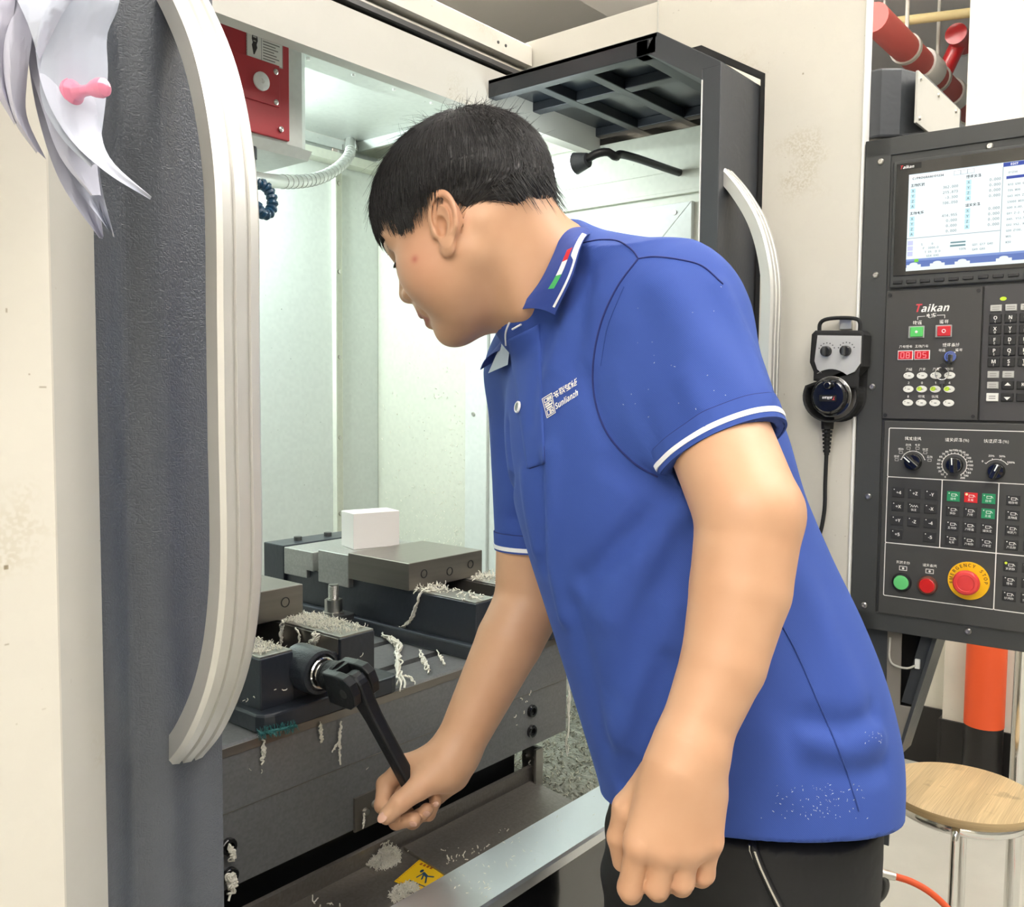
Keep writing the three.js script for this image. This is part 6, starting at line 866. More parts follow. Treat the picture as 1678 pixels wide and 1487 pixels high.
// eyes, brows, nails
for (const s of [1, -1]) {
  const e = new THREE.SphereGeometry(0.0118, 20, 14); e.translate(...fromHead(0.0745, -0.0045, 0.032 * s)); put(person, 'eye', e, std({ color: C(0.03, 0.02, 0.015), roughness: 0.15 }));
  const lash = [], r = rng(40 + s), front = (y, z) => { let x = 0.12; while (headField(x, y, z) > 0.0003 && x > 0.03) x -= 0.0005; return x; };
  for (let i = 0; i < 46; i++) { const t = i / 45, z = lerp(0.018, 0.050, t) * s, y = -0.0035 - 0.004 * t + 0.003 * Math.sin(t * 3.1), x = front(y, z); lash.push(cyl(fromHead(x - 0.001, y, z), fromHead(x + 0.0055, y - 0.006 - 0.002 * r(), z + 0.003 * s), 0.0010, 0.0003, 4)); }
  put(person, 'eyelashes', merge(lash), M.black);
  const brow = []; for (let i = 0; i < 90; i++) { const t = r(), z = lerp(0.014, 0.052, t) * s, y = 0.019 + 0.004 * Math.sin(t * 3) + (r() - 0.5) * 0.006; let x = 0.12; while (headField(x, y, z) > 0.0004 && x > 0.03) x -= 0.0006; brow.push(cyl(fromHead(x, y, z), fromHead(x - 0.002, y + 0.001, z + 0.006 * s), 0.0005, 0.0002, 4)); } put(person, 'eyebrow', merge(brow), std({ color: C(0.02, 0.016, 0.014), roughness: 0.7 }));
}
function nail(tip, before, normal, w, l) { w *= 0.86; const T = V(...tip), B = V(...before), ax = T.clone().sub(B).normalize(), n = V(...normal), up = n.sub(ax.clone().multiplyScalar(n.dot(ax))).normalize(), si = new THREE.Vector3().crossVectors(up, ax); const g = new THREE.SphereGeometry(1, 14, 10); g.scale(w, 0.0016, l); g.applyMatrix4(new THREE.Matrix4().makeBasis(si, up, ax)); g.translate(T.x + up.x * (tip[3] * 0.86) + ax.x * 0.003, T.y + up.y * (tip[3] * 0.86) + ax.y * 0.003, T.z + up.z * (tip[3] * 0.86) + ax.z * 0.003); put(person, 'fingernail', g, phy({ color: C(0.62, 0.365, 0.265), roughness: 0.3, clearcoat: 0.3 })); }
{ const f = handR.fingers; nail(f[4][3], f[4][2], [-FV[0] * 0.8, 0.75, -FV[2] * 0.8], 0.0068, 0.0075); nail(f[1][3], f[1][2], [-FV[0], -0.3, -FV[2]], 0.0055, 0.006); nail(f[2][3], f[2][2], [-FV[0], -0.3, -FV[2]], 0.0052, 0.0056); nail(f[3][3], f[3][2], [-FV[0], -0.3, -FV[2]], 0.0045, 0.005); }
// ---- hair: a dark cap that follows the skull, and strands lying on it
const HAIRLINE = [[-0.10, -0.030], [-0.04, -0.034], [-0.028, -0.028], [-0.018, -0.008], [-0.008, 0.016], [0.012, 0.022], [0.030, 0.013], [0.049, -0.004], [0.056, 0.008], [0.063, 0.042], [0.076, 0.050], [0.1, 0.056]];
function hairCap(x, y, z) {                                // in the head's axes
  const s = Math.abs(z);
  let d = ell(x, y, s, [-0.008, 0.034, 0], [0.108, 0.0855, 0.0855]);
  d = smin(d, ell(x, y, s, [-0.062, 0.002, 0], [0.036, 0.046, 0.062]), 0.03);
  // where the hair ends: fringe, temple, sideburn, round the ear, nape
  let edge = HAIRLINE[0][1]; for (let i = 0; i < HAIRLINE.length - 1; i++) if (x >= HAIRLINE[i][0]) edge = lerp(HAIRLINE[i][1], HAIRLINE[i + 1][1], clamp((x - HAIRLINE[i][0]) / (HAIRLINE[i + 1][0] - HAIRLINE[i][0]), 0, 1));
  const wob = 0.003 * Math.sin(x * 260 + s * 90) + 0.002 * Math.sin(x * 610);
  d = smax(d, edge + wob - y, 0.004);
  d = smax(d, x - 0.098, 0.01);
  return d;
}
{
  const ridge = fbm(91, 16, 4);
  const f = (x, y, z) => { const [a, b, c] = toHead(x, y, z); const d = hairCap(a, b, c); return d + 0.0035 * (ridge(a * 0.8 + 0.5, Math.atan2(c, b + 0.06) * 1.3) - 0.5) + 0.0022 * (ridge(a * 1.5, Math.atan2(c, b + 0.06) * 4) - 0.5); };
  const hairMat = phy({ color: C(0.018, 0.016, 0.016), roughness: 0.5, sheen: 0.3, sheenRoughness: 0.5, sheenColor: C(0.35, 0.33, 0.33) });
  const hair = put(person, 'hair', netSurface(f, headBox[0], headBox[1], 0.003), hairMat, 'short black hair with wisps');
  // strands combed forward and down
  const r = rng(12), pos = [], idx = []; let count = 0;
  const surf = (a, b, c, off) => { const n = V(a + 0.008, b - 0.034, c).normalize(); let lo = 0.02, hi = 0.17; for (let i = 0; i < 22; i++) { const m = (lo + hi) / 2, q = [-0.008 + n.x * m, 0.034 + n.y * m, n.z * m]; let d = ell(q[0], q[1], Math.abs(q[2]), [-0.008, 0.034, 0], [0.108, 0.0855, 0.0855]); d = smin(d, ell(q[0], q[1], Math.abs(q[2]), [-0.062, 0.002, 0], [0.036, 0.046, 0.062]), 0.03); d < 0 ? lo = m : hi = m; } const m = lo + off; return [-0.008 + n.x * m, 0.034 + n.y * m, n.z * m]; };
  function strandTri(pts, w) { const b = pos.length / 3; pts.forEach((p, i) => { const k = w * (1 - 0.85 * i / (pts.length - 1)); for (let q = 0; q < 3; q++) { const t = q * 2.094; const o = fromHead(p[0] + k * Math.cos(t), p[1] + k * Math.sin(t), p[2] + k * Math.sin(t + 1)); pos.push(...o); } }); for (let i = 0; i < pts.length - 1; i++) for (let q = 0; q < 3; q++) { const a = b + i * 3 + q, c = b + i * 3 + (q + 1) % 3; idx.push(a, c, a + 3, c, c + 3, a + 3); } count++; }
  for (let i = 0; i < 12500; i++) {
    const th = r() * Math.PI * 2, ph = Math.acos(1 - 1.75 * r()); let a = -0.015 + Math.sin(ph) * Math.cos(th) * 0.11, b = 0.034 + Math.cos(ph) * 0.09, c = Math.sin(ph) * Math.sin(th) * 0.09;
    if (hairCap(...surf(a, b, c, -0.004)) > 0.001) continue;
    const crown = Math.hypot(a + 0.05, c * 0.8), L = 0.022 + 0.022 * r(), pts = [], lift = 0.0012 + 0.002 * r(), stand = (b > 0.085 && r() < 0.10) ? 0.010 * r() : 0;
    let dir = [a + 0.05, 0, c * 1.0]; const n0 = Math.hypot(...dir) || 1; dir = dir.map((v) => v / n0); dir[0] += 0.25 * (r() - 0.5); dir[2] += 0.25 * (r() - 0.5);
    for (let k = 0; k <= 4; k++) { const t = k / 4; const down = smooth(0.02, 0.09, crown) * 0.9; pts.push(surf(a + dir[0] * L * t, b - down * L * t, c + dir[2] * L * t * 0.8, lift * (0.3 + t) + stand * t * t)); }
    strandTri(pts, 0.00038);
  }
  for (let i = 0; i < 210; i++) {                          // loose wisps standing off the crown and the back of the head
    const back = r() < 0.55, th = back ? Math.PI + (r() - 0.5) * 1.6 : r() * 6.28, ph = back ? 0.5 + r() * 1.0 : r() * 0.7; const a = -0.01 + Math.sin(ph) * Math.cos(th) * 0.11, b = 0.034 + Math.cos(ph) * 0.09, c = Math.sin(ph) * Math.sin(th) * 0.09 + 0.01, p0 = surf(a, b, c, 0), n = V(p0[0] + 0.008, p0[1] - 0.034, p0[2]).normalize(), L = 0.012 + 0.02 * r(), pts = [], bend = [(r() - 0.25) * 0.022, (r() - 0.6) * 0.012, (r() - 0.5) * 0.02];
    for (let k = 0; k <= 5; k++) { const t = k / 5; pts.push([p0[0] + n.x * L * t * 0.7 + bend[0] * t * t * 2, p0[1] + n.y * L * t * 0.6 + bend[1] * t * t, p0[2] + n.z * L * t * 0.6 + bend[2] * t * t]); } strandTri(pts, 0.00026);
  }
  for (let i = 0; i < 460; i++) {                          // fringe over the forehead and hair at the temple and the nape
    const z = lerp(-0.05, 0.062, r()), k = i % 3, p0 = k === 0 ? surf(0.09, 0.060 + 0.015 * r(), z, 0.001) : k === 1 ? surf(0.03 + 0.03 * r(), 0.03, 0.08, 0.001) : surf(-0.05 - 0.05 * r(), -0.005, z * 1.1, 0.001), L = k === 0 ? 0.03 + 0.025 * r() : 0.018 + 0.014 * r(), pts = []; const jx = (r() - 0.5) * 0.006, jz = (r() - 0.5) * 0.01;
    for (let q = 0; q <= 4; q++) { const t = q / 4; pts.push(k === 0 ? [p0[0] + 0.004 * t + jx * t - 0.004 * t * t, p0[1] - L * t, p0[2] * (1 - 0.02 * t) + jz * t] : [p0[0] + (k === 1 ? 0.004 : -0.002) * t + jx * t, p0[1] - L * t, p0[2] * (1 - (k === 1 ? 0.03 : 0.02) * t) + jz * 0.4 * t]); } strandTri(pts, 0.00042);
  }
  const g = new THREE.BufferGeometry(); g.setAttribute('position', new THREE.Float32BufferAttribute(pos, 3)); g.setIndex(idx); g.computeVertexNormals(); const st = put(hair, 'hair_strands', g, hairMat); st.userData.kind = 'stuff';
}

// ---- clothing
const FRONT = V(FACE[0], 0, FACE[1]);
const cuffAxisL = V(...J.cuffL).sub(V(...J.shL)).normalize(), cuffAxisR = V(...J.cuffR).sub(V(...J.shR)).normalize();
// each cuff is cut square to its own plane
const cutL = V(...at(1089, 786, 0.865)), cutL2 = V(...at(1277, 697, 0.835)), cutNL = (() => { const along = cutL2.clone().sub(cutL), away = V(...FV).add(V(0, -0.5, 0)); return new THREE.Vector3().crossVectors(along, away).normalize(); })();
if (cutNL.dot(cuffAxisL) < 0) cutNL.negate();
const cutNR = cuffAxisR.clone().add(V(0, -0.5, 0)).normalize();
function folds(x, y, z, list) { let s = 0; const GAIN = 1.5; for (const f of list) { if (Math.abs(x - f.c[0]) > f.r || Math.abs(y - f.c[1]) > f.r || Math.abs(z - f.c[2]) > f.r) continue; let d = 9; for (let i = 0; i < f.p.length - 1; i++) d = Math.min(d, cap(x, y, z, f.p[i], f.p[i + 1], 0, 0)); s += f.a * Math.exp(-((d / f.w) ** 2)); } return s * GAIN; }
const past = (a, b, k) => [0, 1, 2].map((i) => b[i] + (b[i] - a[i]) * k), farL = past(J.shL, J.cuffL, 0.6), farR = past(J.shR, J.cuffR, 0.6);
function sleeveL(x, y, z) { return cap(x, y, z, J.shL, farL, 0.0735, 0.0535); }
function sleeveR(x, y, z) { return cap(x, y, z, J.shR, farR, 0.070, 0.0545); }
const hemP = V(...at(1180, 1380, 0.828)), hemN = (() => { const a = V(...at(1470, 1324, 0.985)).sub(hemP), b = V(...at(988, 1302, 1.03)).sub(hemP); const n = new THREE.Vector3().crossVectors(a, b).normalize(); return n.y < 0 ? n : n.negate(); })();
const colP = V(...at(842, 516, 1.01)), colN = (() => { const n = new THREE.Vector3().crossVectors(V(...at(905, 492, 0.945)).sub(colP), V(...at(962, 378, 1.02)).sub(colP)).normalize(); const up = V(...HO).sub(colP); return n.dot(up) > 0 ? n : n.negate(); })();
function shirtBase(x, y, z) {
  let d = shirtTrunk(x, y, z);
  d = smin(d, cap(x, y, z, J.c7, J.shL, 0.046, 0.0735), 0.05); d = smin(d, cap(x, y, z, at(905, 450, 1.08), J.shR, 0.045, 0.068), 0.05);
  d = smin(d, sph(x, y, z, at(1100, 562, 1.08), 0.07), 0.04);
  d = smin(d, smax(cap(x, y, z, nape, past(nape, J.neck, 0.5), 0.069, 0.078), (x - colP.x) * colN.x + (y - colP.y) * colN.y + (z - colP.z) * colN.z, 0.003), 0.012);
  d = smax(d, (x - hemP.x) * hemN.x + (y - hemP.y) * hemN.y + (z - hemP.z) * hemN.z, 0.004);
  let s = sleeveL(x, y, z); s = smax(s, (x - cutL.x) * cutNL.x + (y - cutL.y) * cutNL.y + (z - cutL.z) * cutNL.z, 0.003);
  let q = sleeveR(x, y, z); q = smax(q, (x - J.cuffR[0]) * cutNR.x + (y - J.cuffR[1]) * cutNR.y + (z - J.cuffR[2]) * cutNR.z, 0.003);
  d = smin(d, q, 0.02); d = smin(d, s, 0.022);
  return d;
}
function trace(px, py, f, d0 = 0.62, d1 = 1.5) { const r = ray(px, py), n = Math.hypot(...r); let t = d0; for (let i = 0; i < 300; i++) { const d = f(r[0] * t, 1.35 + r[1] * t, r[2] * t); if (d < 0.0003) return [r[0] * t, 1.35 + r[1] * t, r[2] * t]; t += Math.max(d * 0.75 / n, 0.0004); if (t > d1) break; } return null; }
const gradient = (f, p, e = 0.002) => V(f(p[0] + e, p[1], p[2]) - f(p[0] - e, p[1], p[2]), f(p[0], p[1] + e, p[2]) - f(p[0], p[1] - e, p[2]), f(p[0], p[1], p[2] + e) - f(p[0], p[1], p[2] - e)).normalize();
const fold = (pts, a, w) => { const p = pts.map(([x, y]) => trace(x, y, shirtBase)).filter(Boolean), c = [0, 1, 2].map((k) => p.reduce((s, q) => s + q[k], 0) / p.length); return { p, a, w, c, r: Math.max(...p.map((q) => Math.hypot(...sub(q, c)))) + 3 * w }; };
const FOLDS = [
  fold([[1100, 800], [1062, 850], [1000, 912], [958, 950]], 0.006, 0.014), fold([[1118, 835], [1090, 880], [1040, 940], [1005, 1010]], -0.005, 0.018), fold([[1112, 880], [1086, 960], [1046, 1060], [1010, 1140]], 0.005, 0.018), fold([[1090, 1000], [1050, 1110], [1012, 1200]], -0.004, 0.02),
  fold([[1092, 1090], [1060, 1170], [1036, 1240], [1022, 1290]], 0.007, 0.014),
  fold([[903, 745], [905, 830], [908, 930], [925, 1010]], -0.005, 0.012), fold([[885, 770], [888, 850], [890, 930]], 0.004, 0.010), fold([[860, 780], [868, 850], [878, 900]], -0.003, 0.012),
  fold([[1000, 760], [1040, 790], [1085, 800]], 0.004, 0.012), fold([[960, 620], [985, 700], [1030, 770], [1080, 800]], 0.003, 0.010),
  fold([[940, 470], [925, 540], [905, 600]], -0.0025, 0.013), fold([[965, 450], [955, 520], [940, 600]], 0.002, 0.012), fold([[885, 540], [880, 620], [872, 690]], 0.0022, 0.01),
  fold([[1180, 470], [1225, 560], [1258, 650]], -0.003, 0.012), fold([[1090, 470], [1150, 560], [1220, 640]], -0.003, 0.022), fold([[1050, 500], [1080, 600], [1110, 690]], 0.0025, 0.022), fold([[1010, 620], [1040, 700], [1080, 770]], -0.003, 0.014), fold([[1120, 620], [1150, 670]], -0.002, 0.014),
  fold([[1330, 1180], [1380, 1192], [1430, 1170]], 0.004, 0.013), fold([[1325, 1215], [1380, 1228], [1440, 1210]], -0.003, 0.013), fold([[1340, 1262], [1400, 1272], [1450, 1258]], 0.0025, 0.011), fold([[1320, 960], [1370, 1080], [1420, 1200]], -0.004, 0.022), fold([[1250, 1130], [1300, 1200], [1330, 1280]], 0.003, 0.02),
  fold([[1000, 1020], [1010, 1120], [1030, 1220]], -0.003, 0.02), fold([[940, 1000], [965, 1100], [990, 1220]], 0.003, 0.016), fold([[830, 700], [838, 780], [845, 850]], 0.004, 0.010), fold([[1230, 1080], [1260, 1160], [1290, 1290]], -0.003, 0.02),
];
const weaveBump = fbm(64, 6, 4);
const hollow = (x, y, z) => Math.max(sleeveL(x, y, z) + 0.0095, -((x - cutL.x) * cutNL.x + (y - cutL.y) * cutNL.y + (z - cutL.z) * cutNL.z) - 0.022);
const hollowR = (x, y, z) => Math.max(sleeveR(x, y, z) + 0.0095, -((x - J.cuffR[0]) * cutNR.x + (y - J.cuffR[1]) * cutNR.y + (z - J.cuffR[2]) * cutNR.z) - 0.025);
const collarCut = (x, y, z) => Math.max(cap(x, y, z, nape, J.neck, 0.066, 0.069), -((x - colP.x) * colN.x + (y - colP.y) * colN.y + (z - colP.z) * colN.z) - 0.008);
function shirtField(x, y, z) { let d = shirtBase(x, y, z); if (Math.abs(d) < 0.05) { d += folds(x, y, z, FOLDS); d += 0.0016 * (weaveBump(x * 1.1 + z, y * 1.2) - 0.5); } d = smax(d, -hollow(x, y, z), 0.002); d = smax(d, -hollowR(x, y, z), 0.002); d = smax(d, -collarCut(x, y, z), 0.004); return d; }
const cloth = phy({ color: C(0.028, 0.070, 0.315), roughness: 0.82, bumpMap: (() => { const t = pique.clone(); t.repeat.set(30, 30); return t; })(), bumpScale: 0.0002, sheen: 0.35, sheenRoughness: 0.5, sheenColor: C(0.16, 0.32, 0.85) });
const clothPlain = phy({ color: C(0.028, 0.070, 0.315), roughness: 0.82, sheen: 0.35, sheenRoughness: 0.5, sheenColor: C(0.16, 0.32, 0.85) });
const clothDark = phy({ color: C(0.012, 0.022, 0.14), roughness: 0.85 }), whiteKnit = std({ color: C(0.86, 0.86, 0.88), roughness: 0.75 });
const sb = boundsOf([J.c7, J.shL, J.shR, J.cuffL, J.cuffR, at(1480, 1320, 1), at(1000, 1300, 1.05), at(1180, 1380, 0.85)], 0.15);
const shirt = put(person, 'polo_shirt', netSurface(shirtField, sb[0], sb[1], 0.0048), cloth, 'royal blue short sleeved polo shirt');
// strips and seams that lie on the cloth
function onCloth(pts, off, f = shirtField, per = 10) { const P2 = []; for (let i = 0; i < pts.length - 1; i++) for (let k = 0; k < per; k++) { const t = k / per; P2.push([lerp(pts[i][0], pts[i + 1][0], t), lerp(pts[i][1], pts[i + 1][1], t)]); } P2.push(pts[pts.length - 1]); return P2.map(([x, y]) => { const p = trace(x, y, f); if (!p) return null; const n = gradient(f, p, 0.003); return [p[0] + n.x * off, p[1] + n.y * off, p[2] + n.z * off, n]; }).filter(Boolean); }
const smoothPx = (pts, n = 8) => new THREE.CatmullRomCurve3(pts.map(([x, y]) => V(x, y, 0)), false, 'centripetal').getSpacedPoints(n * pts.length).map((p) => [p.x, p.y]);
function seam(pts, r = 0.0009, mat = clothDark, name = 'seam') { const q = onCloth(smoothPx(pts), 0.0001, shirtField, 1); if (q.length > 3) put(shirt, name, tube(q.map((p) => p.slice(0, 3)), r, q.length * 2, 5), mat); }
seam([[955, 398], [985, 393], [1015, 396], [1038, 412], [1046, 424]]);
seam([[1046, 424], [1070, 421], [1110, 425], [1150, 436], [1185, 466]]);
seam([[1046, 424], [1012, 470], [985, 530], [972, 600], [976, 660], [996, 712], [1040, 760], [1078, 782]], 0.0011);
seam([[1022, 470], [996, 535], [984, 600]], 0.0005, cloth);
seam([[1272, 1010], [1300, 1060], [1340, 1150], [1380, 1245], [1408, 1330]], 0.0010, cloth);
function ring(axisFrom, axisTo, along, f, n = 90, plane, planeN) { const A = V(...axisFrom), B = V(...axisTo), ax = B.clone().sub(A).normalize(), u = new THREE.Vector3().crossVectors(ax, V(0, 1, 0)).normalize(), v = new THREE.Vector3().crossVectors(ax, u), out = [];
  for (let i = 0; i <= n; i++) { const a = i / n * Math.PI * 2, dir = u.clone().multiplyScalar(Math.cos(a)).add(v.clone().multiplyScalar(Math.sin(a))); dir.sub(planeN.clone().multiplyScalar(dir.dot(planeN) / 1)); dir.normalize(); const c = V(...plane).sub(A); const t = c.dot(planeN) / ax.dot(planeN), o = A.clone().add(ax.clone().multiplyScalar(t)).add(ax.clone().multiplyScalar(-along)); let m = 0.02; for (let k = 0; k < 80; k++) { const p = [o.x + dir.x * m, o.y + dir.y * m, o.z + dir.z * m], d = f(...p); if (d > -0.0001) break; m += Math.max(-d * 0.7, 0.0004); } out.push([o.x + dir.x * m, o.y + dir.y * m, o.z + dir.z * m, dir]); } return out; }
function band(r0, r1, off) { const pos = [], idx = []; const m = r0.length; for (let i = 0; i < m; i++) for (const [r, o] of [[r0, -0.001], [r0, off], [r1, off], [r1, -0.001]]) pos.push(r[i][0] + r[i][3].x * o, r[i][1] + r[i][3].y * o, r[i][2] + r[i][3].z * o); for (let i = 0; i < m - 1; i++) for (let k = 0; k < 3; k++) { const a = i * 4 + k; idx.push(a, a + 1, a + 4, a + 1, a + 5, a + 4); } const g = new THREE.BufferGeometry(); g.setAttribute('position', new THREE.Float32BufferAttribute(pos, 3)); g.setIndex(idx); g.computeVertexNormals(); return toCreasedNormals(g, 0.6); }
{
  const fL = (x, y, z) => smax(sleeveL(x, y, z) + folds(x, y, z, FOLDS), -1, 0.001), fR = (x, y, z) => sleeveR(x, y, z) + folds(x, y, z, FOLDS);
  const R1 = (al) => ring(J.shL, J.cuffL, al, fL, 90, cutL.toArray(), cutNL), R2 = (al) => ring(J.shR, J.cuffR, al, fR, 70, J.cuffR, cutNR);
  put(shirt, 'cuff_rib', band(R1(0.0005), R1(0.024), 0.0016), cloth, 'ribbed cuff'); put(shirt, 'cuff_stripe', band(R1(0.0055), R1(0.0108), 0.0024), whiteKnit, 'white stripe on the cuff'); put(shirt, 'cuff_seam', band(R1(0.0235), R1(0.0250), 0.0008), clothDark);
  put(shirt, 'cuff_rib', band(R2(0.0005), R2(0.024), 0.0016), cloth); put(shirt, 'cuff_stripe', band(R2(0.003), R2(0.0082), 0.0024), whiteKnit, 'white stripe on the cuff'); put(shirt, 'cuff_seam', band(R2(0.0235), R2(0.0250), 0.0008), clothDark);
}
// placket, buttons and chest print lie on the cloth
function patch(corners, nu, nv, off, mat, name, label, thick = 0.0008) {   // corners: bottom left, bottom right, top right, top left in the photograph
  const pos = [], uv = [], idx = [], q = [];
  for (let j = 0; j <= nv; j++) for (let i = 0; i <= nu; i++) { const u = i / nu, v = j / nv, x = lerp(lerp(corners[0][0], corners[1][0], u), lerp(corners[3][0], corners[2][0], u), v), y = lerp(lerp(corners[0][1], corners[1][1], u), lerp(corners[3][1], corners[2][1], u), v); const p = trace(x, y, shirtField); if (!p) return null; const n = gradient(shirtField, p, 0.004); q.push([p, n, u, v]); }
  for (const o of [off, off - thick - 0.0006]) for (const [p, n, u, v] of q) { pos.push(p[0] + n.x * o, p[1] + n.y * o, p[2] + n.z * o); uv.push(u, v); }
  const w = nu + 1, N = w * (nv + 1); for (let j = 0; j < nv; j++) for (let i = 0; i < nu; i++) { const a = j * w + i; idx.push(a, a + 1, a + w, a + 1, a + w + 1, a + w); }
  const rim = []; for (let i = 0; i < nu; i++) rim.push(i); for (let j = 0; j < nv; j++) rim.push(j * w + nu); for (let i = nu; i > 0; i--) rim.push(nv * w + i); for (let j = nv; j > 0; j--) rim.push(j * w); for (let k = 0; k < rim.length; k++) { const a = rim[k], b = rim[(k + 1) % rim.length]; idx.push(a, a + N, b, b, a + N, b + N); }
  const g = new THREE.BufferGeometry(); g.setAttribute('position', new THREE.Float32BufferAttribute(pos, 3)); g.setAttribute('uv', new THREE.Float32BufferAttribute(uv, 2)); g.setIndex(idx); g.computeVertexNormals(); return put(shirt, name, g, mat, label);
}
patch([[864, 768], [893, 760], [884, 531], [834, 556]], 10, 34, 0.0012, clothPlain, 'placket', 'buttoned placket', 0.002);
seam([[829, 566], [829, 545], [838, 524], [850, 511]], 0.0012, whiteKnit, 'collar_piping');
seam([[838, 566], [846, 620], [856, 700], [864, 768]], 0.0006); seam([[880, 548], [886, 620], [890, 700], [893, 760]], 0.0005); seam([[864, 748], [890, 740]], 0.0006); seam([[868, 768], [892, 760]], 0.0006);
function button(px, py, r) { const p = trace(px, py, shirtField), n = gradient(shirtField, p, 0.004), a = [0, 1, 2].map((k) => p[k] + n.toArray()[k] * 0.002), b = [0, 1, 2].map((k) => p[k] + n.toArray()[k] * 0.02); put(shirt, 'button', lathe([[0, 0], [r * 0.68, 0], [r * 0.7, 0.0012], [r * 0.72, 0.0022], [0, 0.0014]], a, b, 22), M.gloss, 'dark button'); put(shirt, 'button_rim', lathe([[r * 0.72, 0.0], [r, 0], [r, 0.0018], [r * 0.86, 0.0026], [r * 0.72, 0.002]], a, b, 26), whiteKnit, 'white button rim'); }
button(852, 668, 0.0066);
{
  const q = onCloth([[842, 538], [856, 530]], 0.003, shirtField, 4); if (q.length > 2) put(shirt, 'buttonhole', tube(q.map((p) => p.slice(0, 3)), 0.0011, 10, 6), whiteKnit, 'white buttonhole');
  const cv = document.createElement('canvas'); cv.width = 760; cv.height = 400; const c = cv.getContext('2d'); c.clearRect(0, 0, 760, 400); c.strokeStyle = c.fillStyle = '#f3f0ea'; c.lineWidth = 15; c.strokeRect(14, 14, 200, 372);
  for (const [x, y, w, h] of [[44, 46, 62, 60], [124, 46, 62, 24], [124, 84, 62, 24], [44, 136, 62, 22], [124, 136, 62, 50], [44, 184, 142, 14], [60, 226, 110, 14], [44, 266, 62, 88], [124, 266, 62, 36], [124, 324, 62, 32]]) c.strokeRect(x, y, w, h);
  [...'异联智能'].forEach((ch, i) => { c.lineWidth = 14; c.lineCap = 'round'; glyph(c, ch, 238 + i * 128, 26, 126); }); c.textBaseline = 'alphabetic'; c.textAlign = 'left'; c.font = 'bold 132px sans-serif'; c.save(); c.translate(236, 340); c.scale(0.86, 1.18); c.fillText('Sunlianzh', 0, 0); c.restore();
  const t = new THREE.CanvasTexture(cv); t.colorSpace = THREE.SRGBColorSpace;
  patch([[897, 687], [948, 654], [947, 617], [888, 654]], 22, 12, 0.0009, std({ map: t, alphaMap: (() => { const k = document.createElement('canvas'); k.width = 760; k.height = 400; const d = k.getContext('2d'); d.fillStyle = '#000'; d.fillRect(0, 0, 760, 400); d.drawImage(cv, 0, 0); return new THREE.CanvasTexture(k); })(), transparent: true, roughness: 0.7 }), 'chest_print', 'white embroidered chest lettering', 0.0002);
}
